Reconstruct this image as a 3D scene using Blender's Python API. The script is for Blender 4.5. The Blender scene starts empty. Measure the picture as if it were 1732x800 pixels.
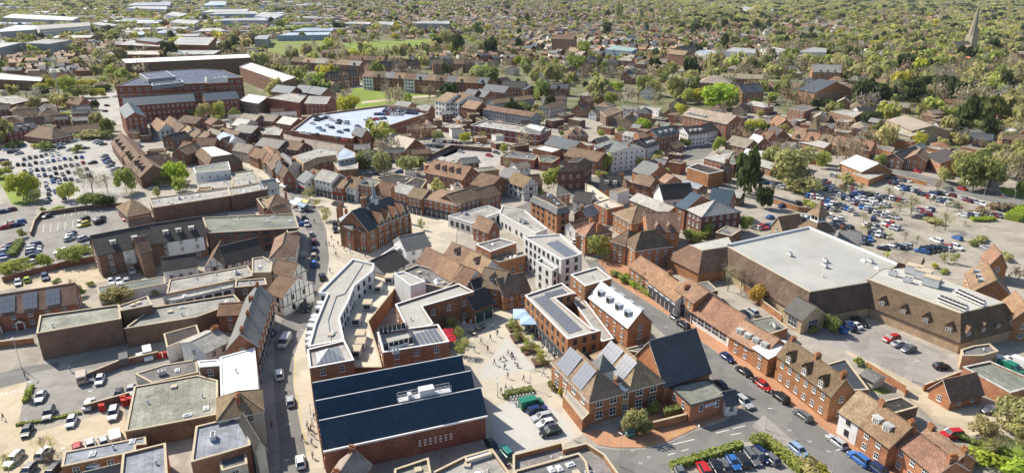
import bpy, math, random
import numpy as np
R = math.radians
rnd = random.Random(7)
# ------------------------------------------------------------ camera, world, sun, exposure
FPX, PITCH, CAMH = 1155.0, R(20.3), 83.0
SP, CP = math.sin(PITCH), math.cos(PITCH)
scene = bpy.context.scene
col = scene.collection
cam_d = bpy.data.cameras.new("camera")
cam_d.sensor_width = 36.0
cam_d.lens = 36.0 * FPX / 1732.0
cam_d.clip_start = 1.0
cam_d.clip_end = 30000.0
cam = bpy.data.objects.new("camera", cam_d)
cam.location = (0, 0, CAMH)
cam.rotation_euler = (R(90) - PITCH, 0, 0)
col.objects.link(cam)
scene.camera = cam
SUN_EL, SUN_DIR = R(41), (-0.81, 0.59)
world = bpy.data.worlds.new("World")
scene.world = world
world.use_nodes = True
wn = world.node_tree.nodes
sky = wn.new("ShaderNodeTexSky")
sky.sky_type = 'NISHITA'
sky.sun_disc = False
sky.sun_elevation = SUN_EL
sky.sun_rotation = math.atan2(SUN_DIR[0], SUN_DIR[1])
bg = wn["Background"]
bg.inputs[1].default_value = 0.108
world.node_tree.links.new(sky.outputs[0], bg.inputs[0])
sun_d = bpy.data.lights.new("sun", 'SUN')
sun_d.energy = 5.0
sun_d.angle = R(0.5)
sun_d.color = (1.0, 0.93, 0.81)
sun = bpy.data.objects.new("sun", sun_d)
from mathutils import Vector
sv = Vector((SUN_DIR[0] * math.cos(SUN_EL), SUN_DIR[1] * math.cos(SUN_EL), math.sin(SUN_EL)))
sun.rotation_euler = sv.to_track_quat('Z', 'Y').to_euler()
sun.location = (-200, 200, 300)
col.objects.link(sun)
scene.view_settings.view_transform = 'Standard'
scene.view_settings.look = 'None'
scene.view_settings.gamma = 1.0
scene.view_settings.exposure = 0.48
scene.cycles.max_bounces = 5
scene.cycles.diffuse_bounces = 2
scene.cycles.glossy_bounces = 2
scene.cycles.transparent_max_bounces = 4

# ------------------------------------------------------------ where things stand
def W(px, py, z=0.0):
    u = (px - 866.0) / FPX; v = (py - 400.0) / FPX
    t = (CAMH - z) / (SP + v * CP)
    return (u * t, (CP - v * SP) * t)
def proj(x, y, z=0.0):
    dz = z - CAMH
    dep = y * CP - dz * SP
    up = y * SP + dz * CP
    return (866 + FPX * x / dep, 400 - FPX * up / dep)
VIEW = {'V1': (560, 300, 5.71), 'V2': (1140, 330, 3.636), 'V3': (870, 280, 5.333), 'V4': (1050, 280, 5.333), 'V5': (640, 370, 5.333),
        'V6': (340, 400, 3.636), 'V8': (340, 580, 3.636), 'V9': (230, 190, 5.333), 'VA': (1080, 150, 4.704), 'VB': (700, 130, 4.708),
        'VC': (160, 90, 5.773), 'VD': (0, 120, 5.714), '': (0, 0, 1.0)}
for c, x0 in enumerate((0, 430, 860, 1292)):
    for r, y0 in enumerate((0, 200, 400, 600)):
        VIEW['%d%d' % (c, r)] = (x0, y0, 3.936)
def full(v, pts):
    ox, oy, s = VIEW[v]
    return [(ox + pts[i] / s, oy + pts[i + 1] / s) for i in range(0, len(pts), 2)]
def WP(v, pts, z=0.0):
    return [W(a, b, z) for a, b in full(v, pts)]

# ------------------------------------------------------------ materials
MATS = {}
class NT:
    def __init__(s, name, rough=0.8, spec=0.3):
        s.m = bpy.data.materials.new(name); s.m.use_nodes = True
        s.t = s.m.node_tree; s.n = s.t.nodes; s.b = s.n["Principled BSDF"]
        s.b.inputs['Roughness'].default_value = rough
        s.b.inputs['Specular IOR Level'].default_value = spec
        MATS[name] = s.m
    def add(s, typ, **kw):
        n = s.n.new(typ)
        for k, v in kw.items(): setattr(n, k, v)
        return n
    def link(s, a, b): s.t.links.new(a, b)
    def coord(s, kind='Object'): return s.add('ShaderNodeTexCoord').outputs[kind]
    def noise(s, vec, scale, detail=3, rough=0.55):
        n = s.add('ShaderNodeTexNoise'); n.inputs['Scale'].default_value = scale
        n.inputs['Detail'].default_value = detail; n.inputs['Roughness'].default_value = rough
        s.link(vec, n.inputs['Vector']); return n.outputs['Fac']
    def ramp(s, fac, stops):
        n = s.add('ShaderNodeValToRGB'); e = n.color_ramp.elements
        while len(e) < len(stops): e.new(0.5)
        for k, (p, c) in enumerate(stops):
            e[k].position = p; e[k].color = (c if len(c) == 4 else (*c, 1)) if isinstance(c, tuple) else (c, c, c, 1)
        s.link(fac, n.inputs[0]); return n.outputs[0]
    def mix(s, a, b, fac, mode='MIX'):
        n = s.add('ShaderNodeMix', data_type='RGBA', blend_type=mode)
        for sock, v in ((n.inputs[0], fac), (n.inputs[6], a), (n.inputs[7], b)):
            if isinstance(v, (int, float)): sock.default_value = v
            elif isinstance(v, tuple): sock.default_value = (*v, 1) if len(v) == 3 else v
            else: s.link(v, sock)
        return n.outputs[2]
    def base(s, c): s.link(c, s.b.inputs['Base Color'])
    def bump(s, h, strength=0.3, dist=0.05):
        n = s.add('ShaderNodeBump'); n.inputs['Strength'].default_value = strength; n.inputs['Distance'].default_value = dist
        s.link(h, n.inputs['Height']); s.link(n.outputs[0], s.b.inputs['Normal'])
def objcol(k): return k.add('ShaderNodeObjectInfo').outputs['Color']
def wallvec(k, sx=1.0, sz=1.0):
    sep = k.add('ShaderNodeSeparateXYZ'); k.link(k.coord(), sep.inputs[0])
    ad = k.add('ShaderNodeMath', operation='ADD'); k.link(sep.outputs[0], ad.inputs[0]); k.link(sep.outputs[1], ad.inputs[1])
    m1 = k.add('ShaderNodeMath', operation='MULTIPLY'); k.link(ad.outputs[0], m1.inputs[0]); m1.inputs[1].default_value = sx
    m2 = k.add('ShaderNodeMath', operation='MULTIPLY'); k.link(sep.outputs[2], m2.inputs[0]); m2.inputs[1].default_value = sz
    cb = k.add('ShaderNodeCombineXYZ'); k.link(m1.outputs[0], cb.inputs[0]); k.link(m2.outputs[0], cb.inputs[1])
    return cb.outputs[0]
def bricktex(k, vec, c1, c2, mortar, w, h, ms):
    n = k.add('ShaderNodeTexBrick'); k.link(vec, n.inputs['Vector'])
    n.inputs['Color1'].default_value = (c1, c1, c1, 1); n.inputs['Color2'].default_value = (c2, c2, c2, 1)
    n.inputs['Mortar'].default_value = (mortar, mortar, mortar, 1); n.inputs['Scale'].default_value = 1.0
    n.inputs['Brick Width'].default_value = w; n.inputs['Row Height'].default_value = h; n.inputs['Mortar Size'].default_value = ms
    n.inputs['Bias'].default_value = 0.0
    return n.outputs['Color'], n.outputs['Fac']
def world_vec(k): return k.add('ShaderNodeNewGeometry').outputs['Position']

k = NT('brick', 0.9, 0.2)
c, f = bricktex(k, wallvec(k), 0.8, 1.15, 1.25, 0.45, 0.15, 0.012)
c = k.mix(objcol(k), c, 1.0, 'MULTIPLY')
c = k.mix(c, k.ramp(k.noise(world_vec(k), 0.35, 5, 0.7), [(0.3, 0.72), (0.7, 1.22)]), 1.0, 'MULTIPLY')
c = k.mix(c, k.ramp(k.noise(world_vec(k), 2.5, 4, 0.7), [(0.3, 0.8), (0.7, 1.2)]), 1.0, 'MULTIPLY')
k.base(c)
k = NT('render_wall', 0.85, 0.2)
c = k.mix(objcol(k), k.ramp(k.noise(world_vec(k), 0.6, 5, 0.7), [(0.3, 0.86), (0.7, 1.05)]), 1.0, 'MULTIPLY')
mp = k.add('ShaderNodeMapping'); mp.inputs['Scale'].default_value = (1.6, 1.6, .12); k.link(world_vec(k), mp.inputs['Vector'])
c = k.mix(c, k.ramp(k.noise(mp.outputs[0], 1.0, 5, 0.75), [(0.42, 0.78), (0.58, 1.03)]), 0.5, 'MULTIPLY')
k.base(c)
for nm, lo, hi, lo2, hi2, spec in (('tile_roof', 0.68, 1.32, 0.82, 1.18, 0.2), ('slate_roof', 0.8, 1.2, 0.85, 1.15, 0.35)):
    k = NT(nm, 0.85 if nm[0] == 't' else 0.6, spec)
    c, f = bricktex(k, wallvec(k, 1.0, 1.5), 0.72, 1.22, 0.62, 0.35, 0.3, 0.03)
    c = k.mix(objcol(k), c, 0.9, 'MULTIPLY')
    c = k.mix(c, k.ramp(k.noise(world_vec(k), 0.28, 6, 0.72), [(0.3, lo), (0.7, hi)]), 1.0, 'MULTIPLY')
    c = k.mix(c, k.ramp(k.noise(world_vec(k), 1.6, 5, 0.75), [(0.3, lo2), (0.7, hi2)]), 1.0, 'MULTIPLY')
    if nm[0] == 't':
        fac = k.ramp(k.noise(world_vec(k), 0.9, 6, 0.8), [(0.56, 0.0), (0.74, 0.45)])
        c = k.mix(c, (0.33, 0.29, 0.2), fac)
    k.base(c); k.bump(f, 0.5, 0.03)
k = NT('felt_roof', 0.9, 0.2)
ov = k.coord()
c = k.mix(objcol(k), k.ramp(k.noise(world_vec(k), 0.16, 6, 0.7), [(0.32, 0.62), (0.68, 1.25)]), 1.0, 'MULTIPLY')
c = k.mix(c, k.ramp(k.noise(world_vec(k), 1.1, 6, 0.8), [(0.35, 0.72), (0.65, 1.15)]), 1.0, 'MULTIPLY')
mp = k.add('ShaderNodeMapping'); mp.inputs['Rotation'].default_value = (0, 0, 0); k.link(ov, mp.inputs['Vector'])
c2, f2 = bricktex(k, mp.outputs[0], 0.84, 1.1, 0.62, 7.0, 1.3, 0.05)
c = k.mix(c, c2, 0.75, 'MULTIPLY')
c = k.mix(c, (0.09, 0.085, 0.07), k.ramp(k.noise(world_vec(k), 0.35, 7, 0.75), [(0.57, 0.0), (0.63, 0.4)]))
c = k.mix(c, (0.55, 0.52, 0.44), k.ramp(k.noise(world_vec(k), 0.27, 7, 0.8), [(0.6, 0.0), (0.7, 0.5)]))
k.base(c)
k = NT('plain_deck', 0.8, 0.3)
c = k.mix(objcol(k), k.ramp(k.noise(world_vec(k), 0.2, 6, 0.65), [(0.3, 0.84), (0.7, 1.1)]), 1.0, 'MULTIPLY')
c = k.mix(c, k.ramp(k.noise(world_vec(k), 1.5, 5, 0.8), [(0.35, 0.88), (0.65, 1.08)]), 1.0, 'MULTIPLY')
k.base(c)
k = NT('metal_roof', 0.45, 0.5)
wv = k.add('ShaderNodeTexWave', wave_type='BANDS', bands_direction='Y'); k.link(k.coord(), wv.inputs['Vector'])
wv.inputs['Scale'].default_value = 0.33
c = k.mix(objcol(k), k.ramp(wv.outputs['Fac'], [(0.0, 0.66), (0.25, 1.0)]), 1.0, 'MULTIPLY')
c = k.mix(c, k.ramp(k.noise(world_vec(k), 0.08, 5, 0.7), [(0.3, 0.8), (0.7, 1.1)]), 1.0, 'MULTIPLY')
k.base(c); k.bump(wv.outputs['Fac'], 0.3, 0.05)
def simple(name, rgb, rough=0.6, spec=0.4, var=0.0, metal=0.0):
    k = NT(name, rough, spec)
    k.b.inputs['Metallic'].default_value = metal
    if rgb is None: c = objcol(k)
    else:
        n = k.add('ShaderNodeRGB'); n.outputs[0].default_value = (*rgb, 1); c = n.outputs[0]
    if var: c = k.mix(c, k.ramp(k.noise(world_vec(k), 1.2, 5, 0.7), [(0.3, 1 - var), (0.7, 1 + var)]), 1.0, 'MULTIPLY')
    k.base(c)
simple('white_trim', (0.78, 0.77, 0.74), 0.5, 0.4, 0.06)
simple('dark_trim', (0.035, 0.035, 0.04), 0.5, 0.4)
simple('stone_trim', (0.5, 0.42, 0.3), 0.85, 0.2, 0.12)
simple('paint', None, 0.28, 0.6)
simple('matt_colour', None, 0.8, 0.3, 0.08)
simple('glass', (0.03, 0.04, 0.055), 0.08, 0.8)
simple('window_glass', (0.035, 0.045, 0.06), 0.25, 0.5)
simple('solar_cell', (0.20, 0.215, 0.25), 0.25, 0.7, 0.1)  # paler than bare cells: sky glare on the panels is put into the colour
simple('tyre', (0.018, 0.018, 0.02), 0.85, 0.2)
simple('rim', (0.45, 0.46, 0.48), 0.35, 0.6)
simple('headlight', (0.75, 0.77, 0.8), 0.2, 0.7)
simple('taillight', (0.4, 0.02, 0.02), 0.3, 0.6)
simple('steel', (0.33, 0.34, 0.35), 0.4, 0.5)
simple('galvanised', (0.55, 0.56, 0.57), 0.45, 0.5, 0.08)
simple('chimney_pot', (0.46, 0.17, 0.07), 0.8, 0.2, 0.1)
simple('skin', (0.5, 0.28, 0.18), 0.6, 0.3)
simple('denim', (0.03, 0.04, 0.07), 0.85, 0.2)
simple('bark', (0.10, 0.075, 0.05), 0.95, 0.1, 0.25)
simple('line_paint', (0.62, 0.62, 0.58), 0.8, 0.2, 0.15)
simple('yellow_line', (0.55, 0.42, 0.08), 0.8, 0.2, 0.15)
simple('sign_blue', (0.03, 0.10, 0.42), 0.5, 0.4)
def leafmat(name, src):
    k = NT(name, 0.75, 0.15)
    c = objcol(k) if src == 'obj' else k.add('ShaderNodeAttribute', attribute_name='Col').outputs['Color']
    g = k.add('ShaderNodeNewGeometry')
    c = k.mix(c, k.ramp(g.outputs['Random Per Island'], [(0.0, 0.8), (0.5, 1.0), (1.0, 1.25)]), 1.0, 'MULTIPLY')
    k.base(c)
    tr = k.add('ShaderNodeBsdfTranslucent'); k.link(c, tr.inputs['Color'])
    ms = k.add('ShaderNodeMixShader'); ms.inputs[0].default_value = 0.42
    k.link(k.b.outputs[0], ms.inputs[1]); k.link(tr.outputs[0], ms.inputs[2])
    k.link(ms.outputs[0], k.n['Material Output'].inputs[0])
leafmat('leaf', 'obj'); leafmat('leaf_mass', 'attr')
for nm, rgh in (('mass_wall', 0.9), ('mass_roof', 0.8)):
    k = NT(nm, rgh, 0.2)
    c = k.add('ShaderNodeAttribute', attribute_name='Col').outputs['Color']
    c = k.mix(c, k.ramp(k.noise(world_vec(k), 0.7, 4, 0.7), [(0.3, 0.75), (0.7, 1.25)]), 1.0, 'MULTIPLY')
    k.base(c)
# grounds: name -> (dark colour, light colour, large scale, fine contrast)
def groundmat(name, stops, big=0.03, fine=0.15, rough=0.9, mid=0.3, midc=0.12):
    k = NT(name, rough, 0.2); p = world_vec(k)
    c = k.ramp(k.noise(p, big, 6, 0.65), stops)
    c = k.mix(c, k.ramp(k.noise(p, mid, 6, 0.7), [(0.3, 1 - midc), (0.7, 1 + midc)]), 1.0, 'MULTIPLY')
    c = k.mix(c, k.ramp(k.noise(p, 4.0, 3, 0.7), [(0.3, 1 - fine), (0.7, 1 + fine)]), 1.0, 'MULTIPLY')
    if name in ('asphalt', 'lot_asphalt', 'tan_lot', 'pale_lot', 'yard', 'dark_pavement', 'paving', 'gravel_yard'):
        c = k.mix(c, k.ramp(k.noise(p, 0.11, 2, 0.5), [(0.545, 1.0), (0.555, 0.86)]), 1.0, 'MULTIPLY')
        c = k.mix(c, k.ramp(k.noise(p, 0.5, 7, 0.8), [(0.58, 1.0), (0.68, 0.8)]), 1.0, 'MULTIPLY')
        v = k.add('ShaderNodeTexVoronoi', feature='DISTANCE_TO_EDGE'); v.inputs['Scale'].default_value = .13; k.link(p, v.inputs['Vector'])
        c = k.mix(c, k.ramp(v.outputs['Distance'], [(0.0, 0.72), (0.012, 1.0)]), 0.6, 'MULTIPLY')
    k.base(c); return k
groundmat('earth', [(0.35, (0.11, 0.12, 0.05)), (0.5, (0.16, 0.16, 0.08)), (0.62, (0.24, 0.22, 0.15))], 0.05, 0.25)
groundmat('yard', [(0.3, (0.30, 0.27, 0.225)), (0.7, (0.42, 0.38, 0.32))], 0.03, 0.08, midc=0.16)
groundmat('asphalt', [(0.3, (0.17, 0.165, 0.155)), (0.7, (0.235, 0.225, 0.21))], 0.04, 0.07, midc=0.1)
groundmat('lot_asphalt', [(0.3, (0.235, 0.22, 0.2)), (0.7, (0.33, 0.31, 0.28))], 0.05, 0.08, midc=0.14)
groundmat('tan_lot', [(0.3, (0.30, 0.265, 0.215)), (0.7, (0.40, 0.36, 0.30))], 0.05, 0.08, midc=0.16)
groundmat('pale_lot', [(0.3, (0.36, 0.34, 0.31)), (0.7, (0.46, 0.44, 0.41))], 0.05, 0.06)
groundmat('paving', [(0.3, (0.46, 0.41, 0.33)), (0.7, (0.56, 0.50, 0.40))], 0.04, 0.06, midc=0.06)
groundmat('gravel_yard', [(0.3, (0.44, 0.36, 0.25)), (0.7, (0.55, 0.46, 0.34))], 0.06, 0.1)
groundmat('white_paving', [(0.3, (0.44, 0.425, 0.39)), (0.7, (0.53, 0.51, 0.47))], 0.04, 0.04, midc=0.04)
groundmat('dark_pavement', [(0.3, (0.28, 0.26, 0.24)), (0.7, (0.36, 0.33, 0.30))], 0.05, 0.08)
groundmat('brick_paving', [(0.3, (0.36, 0.19, 0.11)), (0.7, (0.50, 0.27, 0.16))], 0.05, 0.12)
groundmat('kerb_stone', [(0.3, (0.42, 0.40, 0.36)), (0.7, (0.5, 0.48, 0.44))], 0.3, 0.08)
groundmat('grass', [(0.3, (0.15, 0.21, 0.035)), (0.7, (0.23, 0.30, 0.05))], 0.03, 0.15)
groundmat('rough_grass', [(0.3, (0.13, 0.17, 0.03)), (0.7, (0.24, 0.27, 0.07))], 0.05, 0.2)

# ------------------------------------------------------------ mesh building
OBJ_COUNT = 0
def newobj(name, me, parent=None, color=None, loc=None, rot=None, scale=None):
    o = bpy.data.objects.new(name, me); col.objects.link(o)
    if parent is not None: o.parent = parent
    if loc is not None: o.location = loc
    if rot is not None: o.rotation_euler = (0, 0, rot)
    if scale is not None: o.scale = scale if isinstance(scale, tuple) else (scale,) * 3
    if color is not None: o.color = (*color, 1)
    return o
class MB:
    def __init__(s): s.v = []; s.f = []; s.m = []; s.names = []
    def mi(s, name):
        if name not in s.names: s.names.append(name)
        return s.names.index(name)
    def face(s, pts, mat):
        b = len(s.v); s.v.extend(pts); s.f.append(tuple(range(b, b + len(pts)))); s.m.append(s.mi(mat))
    def hexa(s, p, mat, bottom=False):      # p: 4 bottom ccw, 4 top ccw
        fs = [(0, 1, 5, 4), (1, 2, 6, 5), (2, 3, 7, 6), (3, 0, 4, 7), (4, 5, 6, 7)]
        if bottom: fs.append((3, 2, 1, 0))
        b = len(s.v); s.v.extend(p); i = s.mi(mat)
        for f in fs: s.f.append(tuple(b + q for q in f)); s.m.append(i)
    def box(s, x0, x1, y0, y1, z0, z1, mat, bottom=True):
        s.hexa([(x0, y0, z0), (x1, y0, z0), (x1, y1, z0), (x0, y1, z0), (x0, y0, z1), (x1, y0, z1), (x1, y1, z1), (x0, y1, z1)], mat, bottom)
    def cyl(s, x, y, z0, z1, r0, r1, n, mat, cap=True):
        b = len(s.v); i = s.mi(mat)
        for z, r in ((z0, r0), (z1, r1)):
            for q in range(n):
                a = 2 * math.pi * q / n; s.v.append((x + r * math.cos(a), y + r * math.sin(a), z))
        for q in range(n):
            q2 = (q + 1) % n; s.f.append((b + q, b + q2, b + n + q2, b + n + q)); s.m.append(i)
        if cap: s.f.append(tuple(b + n + q for q in range(n))); s.m.append(i)
    def tube(s, p, q, r, n, mat, r2=None):
        p = Vector(p); q = Vector(q); d = (q - p)
        if d.length < 1e-6: return
        d.normalize(); a = d.orthogonal().normalized(); c = d.cross(a); r2 = r if r2 is None else r2
        b = len(s.v); i = s.mi(mat)
        for o, rr in ((p, r), (q, r2)):
            for t in range(n):
                an = 2 * math.pi * t / n; s.v.append(tuple(o + a * (rr * math.cos(an)) + c * (rr * math.sin(an))))
        for t in range(n):
            t2 = (t + 1) % n; s.f.append((b + t, b + t2, b + n + t2, b + n + t)); s.m.append(i)
    def mesh(s, name):
        me = bpy.data.meshes.new(name); me.from_pydata(s.v, [], s.f)
        for n in s.names: me.materials.append(MATS[n])
        if len(s.names) > 1: me.polygons.foreach_set('material_index', s.m)
        me.update(); return me
    def build(s, name, parent=None, color=None, **kw):
        if not s.f: return None
        return newobj(name, s.mesh(name), parent, color, **kw)
def area(P): return 0.5 * sum(P[i][0] * P[(i + 1) % len(P)][1] - P[(i + 1) % len(P)][0] * P[i][1] for i in range(len(P)))
def ccw(P): return P if area(P) > 0 else P[::-1]
def offset(P, d):       # ccw polygon, d>0 grows
    out = []; n = len(P)
    for i in range(n):
        a, b, c = P[i - 1], P[i], P[(i + 1) % n]
        e1 = (b[0] - a[0], b[1] - a[1]); e2 = (c[0] - b[0], c[1] - b[1])
        l1 = math.hypot(*e1) or 1e-6; l2 = math.hypot(*e2) or 1e-6
        n1 = (e1[1] / l1, -e1[0] / l1); n2 = (e2[1] / l2, -e2[0] / l2)
        k_ = 1 + n1[0] * n2[0] + n1[1] * n2[1]; k_ = max(k_, 0.35)
        out.append((b[0] + d * (n1[0] + n2[0]) / k_, b[1] + d * (n1[1] + n2[1]) / k_))
    return out
# occupancy raster
GX0, GY0, GS, GNX, GNY = -3800.0, 30.0, 2.0, 3800, 2200
OCC = np.zeros((GNX, GNY), bool)
def mark(P, grow=0.0, grid=None):
    g = OCC if grid is None else grid
    P = ccw(list(P))
    if grow: P = offset(P, grow)
    xs = [p[0] for p in P]; ys = [p[1] for p in P]
    i0 = max(0, int((min(xs) - GX0) / GS)); i1 = min(GNX - 1, int((max(xs) - GX0) / GS) + 1)
    j0 = max(0, int((min(ys) - GY0) / GS)); j1 = min(GNY - 1, int((max(ys) - GY0) / GS) + 1)
    if i1 <= i0 or j1 <= j0: return
    X = GX0 + (np.arange(i0, i1) + 0.5)[:, None] * GS; Y = GY0 + (np.arange(j0, j1) + 0.5)[None, :] * GS
    ins = np.zeros((i1 - i0, j1 - j0), bool); n = len(P)
    for q in range(n):
        x1, y1 = P[q]; x2, y2 = P[(q + 1) % n]
        if abs(y2 - y1) < 1e-9: continue
        ins ^= ((y1 > Y) != (y2 > Y)) & (X < (x2 - x1) * (Y - y1) / (y2 - y1) + x1)
    g[i0:i1, j0:j1] |= ins
def busy(x, y, r, grid=None):
    g = OCC if grid is None else grid
    i0 = int((x - r - GX0) / GS); i1 = int((x + r - GX0) / GS) + 1; j0 = int((y - r - GY0) / GS); j1 = int((y + r - GY0) / GS) + 1
    if i0 < 0 or j0 < 0 or i1 >= GNX or j1 >= GNY: return True
    return bool(g[i0:i1, j0:j1].any())
# ------------------------------------------------------------ labels: look + place, told apart by their order in a row
AUTO = []
ORD = 'first second third fourth fifth sixth seventh eighth ninth tenth eleventh twelfth'.split()
def ordinal(i):
    if i < 12: return ORD[i]
    n = i + 1
    return '%d%s' % (n, 'th' if 10 <= n % 100 <= 20 else {1: 'st', 2: 'nd', 3: 'rd'}.get(n % 10, 'th'))
def auto(o, cat, look, place, group=None, xy=None):
    o['category'] = cat
    if group: o['group'] = group
    AUTO.append((o, cat, look, place, xy or (o.location.x, o.location.y)))
def finish_labels():
    d = {}
    for a in AUTO: d.setdefault((a[2], a[3]), []).append(a)
    for (look, place), L in d.items():
        if len(L) == 1: L[0][0]['label'] = (look + ' ' + place); continue
        L.sort(key=lambda a: proj(*a[4])[0])
        for i, a in enumerate(L):
            if i == 0: t = 'leftmost such one'
            elif i == len(L) - 1: t = 'rightmost such one'
            else: t = ordinal(i) + ' such from left'
            a[0]['label'] = look + ' ' + place + ', ' + t
def label(o, text, cat, group=None):
    o['label'] = text; o['category'] = cat
    if group: o['group'] = group

hm = bpy.data.materials.new('haze'); hm.use_nodes = True; MATS['haze'] = hm
hm.node_tree.nodes.remove(hm.node_tree.nodes['Principled BSDF'])
pv = hm.node_tree.nodes.new('ShaderNodeVolumePrincipled'); pv.inputs['Color'].default_value = (.80, .88, 1, 1); pv.inputs['Density'].default_value = .00003
hm.node_tree.links.new(pv.outputs[0], hm.node_tree.nodes['Material Output'].inputs['Volume'])
VIEW.update({'VE': (0, 330, 5.335), 'VF': (0, 230, 6.665), 'VG': (1250, 270, 5.0), 'VH': (1490, 270, 5.0), 'VI': (490, 170, 6.928)})
# ------------------------------------------------------------ shared meshes: windows, dormers, chimneys
MESHES = {}
def window_mesh(w, h, kind):
    key = ('win', round(w, 1), round(h, 1), kind)
    if key in MESHES: return MESHES[key]
    b = MB(); fr = 'dark_trim' if kind in ('dark', 'grey') else 'white_trim'; t = 0.07
    b.box(-w / 2 - .03, w / 2 + .03, -0.03, 0.05, 0, h, 'window_glass', False)
    for x0, x1, z0, z1 in ((-w / 2, -w / 2 + t, 0, h), (w / 2 - t, w / 2, 0, h), (-w / 2 + t, w / 2 - t, 0, t), (-w / 2 + t, w / 2 - t, h - t, h)):
        b.box(x0, x1, -0.08, 0.02, z0, z1, fr, False)
    nx = 1 if w < 1.0 else (2 if w < 1.7 else int(w / 0.8))
    for i in range(1, nx): b.box(-w / 2 + w * i / nx - .035, -w / 2 + w * i / nx + .035, -0.07, 0.02, t, h - t, fr, False)
    if kind == 'sash': b.box(-w / 2 + t, w / 2 - t, -0.071, 0.02, h * .5 - .035, h * .5 + .035, fr, False)
    if kind in ('sash', 'dark'): b.box(-w / 2 - .08, w / 2 + .08, -0.14, 0.02, -0.1, 0.0, 'white_trim' if kind == 'sash' else 'stone_trim')
    MESHES[key] = b.mesh('window'); return MESHES[key]
def dormer_mesh(kind):
    key = ('dormer', kind)
    if key in MESHES: return MESHES[key]
    b = MB(); w, d, h = 1.5, 2.6, 1.25
    if kind == 'box':
        b.box(-w / 2, w / 2, 0, d, 0, h, 'matt_colour'); b.box(-w / 2 - .12, w / 2 + .12, -.12, d, h, h + .1, 'matt_colour')
    elif kind == 'white':
        b.box(-w / 2, w / 2, 0, d, 0, h, 'white_trim'); b.box(-w / 2 - .12, w / 2 + .12, -.12, d, h, h + .12, 'felt_roof')
    else:
        b.box(-w / 2, w / 2, 0, d, 0, h, 'matt_colour')
        b.face([(-w / 2, 0, h), (w / 2, 0, h), (0, 0, h + .95)], 'render_wall')
        for s in (-1, 1):
            b.face([(s * (w / 2 + .2), -.2, h - .15), (s * (w / 2 + .2), d, h - .15), (0, d + .8, h + 1.1), (0, -.2, h + 1.1)], 'tile_roof')
    MESHES[key] = b.mesh('dormer'); return MESHES[key]
def chimney_mesh(pots, hh):
    key = ('chim', pots, hh)
    if key in MESHES: return MESHES[key]
    b = MB(); w = 0.45 + 0.32 * pots
    b.box(-w / 2, w / 2, -.35, .35, -1.6, hh, 'brick'); b.box(-w / 2 - .08, w / 2 + .08, -.43, .43, hh, hh + .14, 'brick')
    for i in range(pots):
        x = -w / 2 + .28 + (w - .56) * (i / max(1, pots - 1) if pots > 1 else .5)
        b.cyl(x, 0, hh + .14, hh + .62, .16, .12, 7, 'chimney_pot')
    MESHES[key] = b.mesh('chimney'); return MESHES[key]
FLOORS_H = 2.5
NWIN = 0
def far(x, y): return math.hypot(x, y - 0) > 275
class Bld:
    """root empty at the base of a building with local axes along its long side"""
    def __init__(s, name, ox, oy, ang, oz=0.0):
        s.e = bpy.data.objects.new(name, None); s.e.empty_display_size = 1
        s.e.location = (ox, oy, oz); s.e.rotation_euler = (0, 0, ang); col.objects.link(s.e)
        s.o = (ox, oy); s.c, s.s = math.cos(ang), math.sin(ang); s.ang = ang; s.far = far(ox, oy); s.panes = MB()
    def loc(s, p): dx, dy = p[0] - s.o[0], p[1] - s.o[1]; return (dx * s.c + dy * s.s, -dx * s.s + dy * s.c)
    def glob(s, p): return (s.o[0] + p[0] * s.c - p[1] * s.s, s.o[1] + p[0] * s.s + p[1] * s.c)
    def part(s, mb, name, color=None, **kw): return mb.build(name, s.e, color, **kw)
    def windows(s, a, b, z0, h, kind='sash', sp=3.1, w=1.1, wh=1.45, floors=None, edge=0.7, zs=0.95, fh=None, skip0=False, every=1):
        global NWIN
        L = math.hypot(b[0] - a[0], b[1] - a[1])
        if L < w + 0.5: return
        d = ((b[0] - a[0]) / L, (b[1] - a[1]) / L); nrm = (d[1], -d[0])       # outward for a ccw plan
        m = s.glob(((a[0] + b[0]) / 2, (a[1] + b[1]) / 2)); g = (nrm[0] * s.c - nrm[1] * s.s, nrm[0] * s.s + nrm[1] * s.c)
        if g[0] * -m[0] + g[1] * -m[1] < 0.06 * math.hypot(*m): return
        n = max(1, int(round((L - 2 * edge) / sp))); fl = floors or max(1, int(h / FLOORS_H)); fh = fh or h / fl
        for k in range(1 if skip0 else 0, fl):
            z = z0 + k * fh + zs * min(1, fh / 2.7)
            hh = min(wh, fh - .95)
            for i in range(n):
                t = edge + (L - 2 * edge) * (i + .5) / n
                x, y = a[0] + d[0] * t, a[1] + d[1] * t
                if s.far:
                    q = [(x - d[0] * w / 2 + nrm[0] * .05, y - d[1] * w / 2 + nrm[1] * .05), (x + d[0] * w / 2 + nrm[0] * .05, y + d[1] * w / 2 + nrm[1] * .05)]
                    fr = 'dark_trim' if kind in ('dark', 'grey') else 'white_trim'
                    s.panes.face([(*q[0], z), (*q[1], z), (*q[1], z + hh), (*q[0], z + hh)], fr)
                    i_ = .17 if kind == 'sash' else .1
                    q = [(x - d[0] * (w / 2 - i_) + nrm[0] * .08, y - d[1] * (w / 2 - i_) + nrm[1] * .08), (x + d[0] * (w / 2 - i_) + nrm[0] * .08, y + d[1] * (w / 2 - i_) + nrm[1] * .08)]
                    s.panes.face([(*q[0], z + i_), (*q[1], z + i_), (*q[1], z + hh - i_), (*q[0], z + hh - i_)], 'window_glass')
                else:
                    newobj('window', window_mesh(w, hh, kind), s.e, None, (x, y, z), math.atan2(d[1], d[0])); NWIN += 1
    def done(s):
        if s.panes.f:
            o = s.panes.build('window_panes', s.e); o['kind'] = 'stuff'
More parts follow.
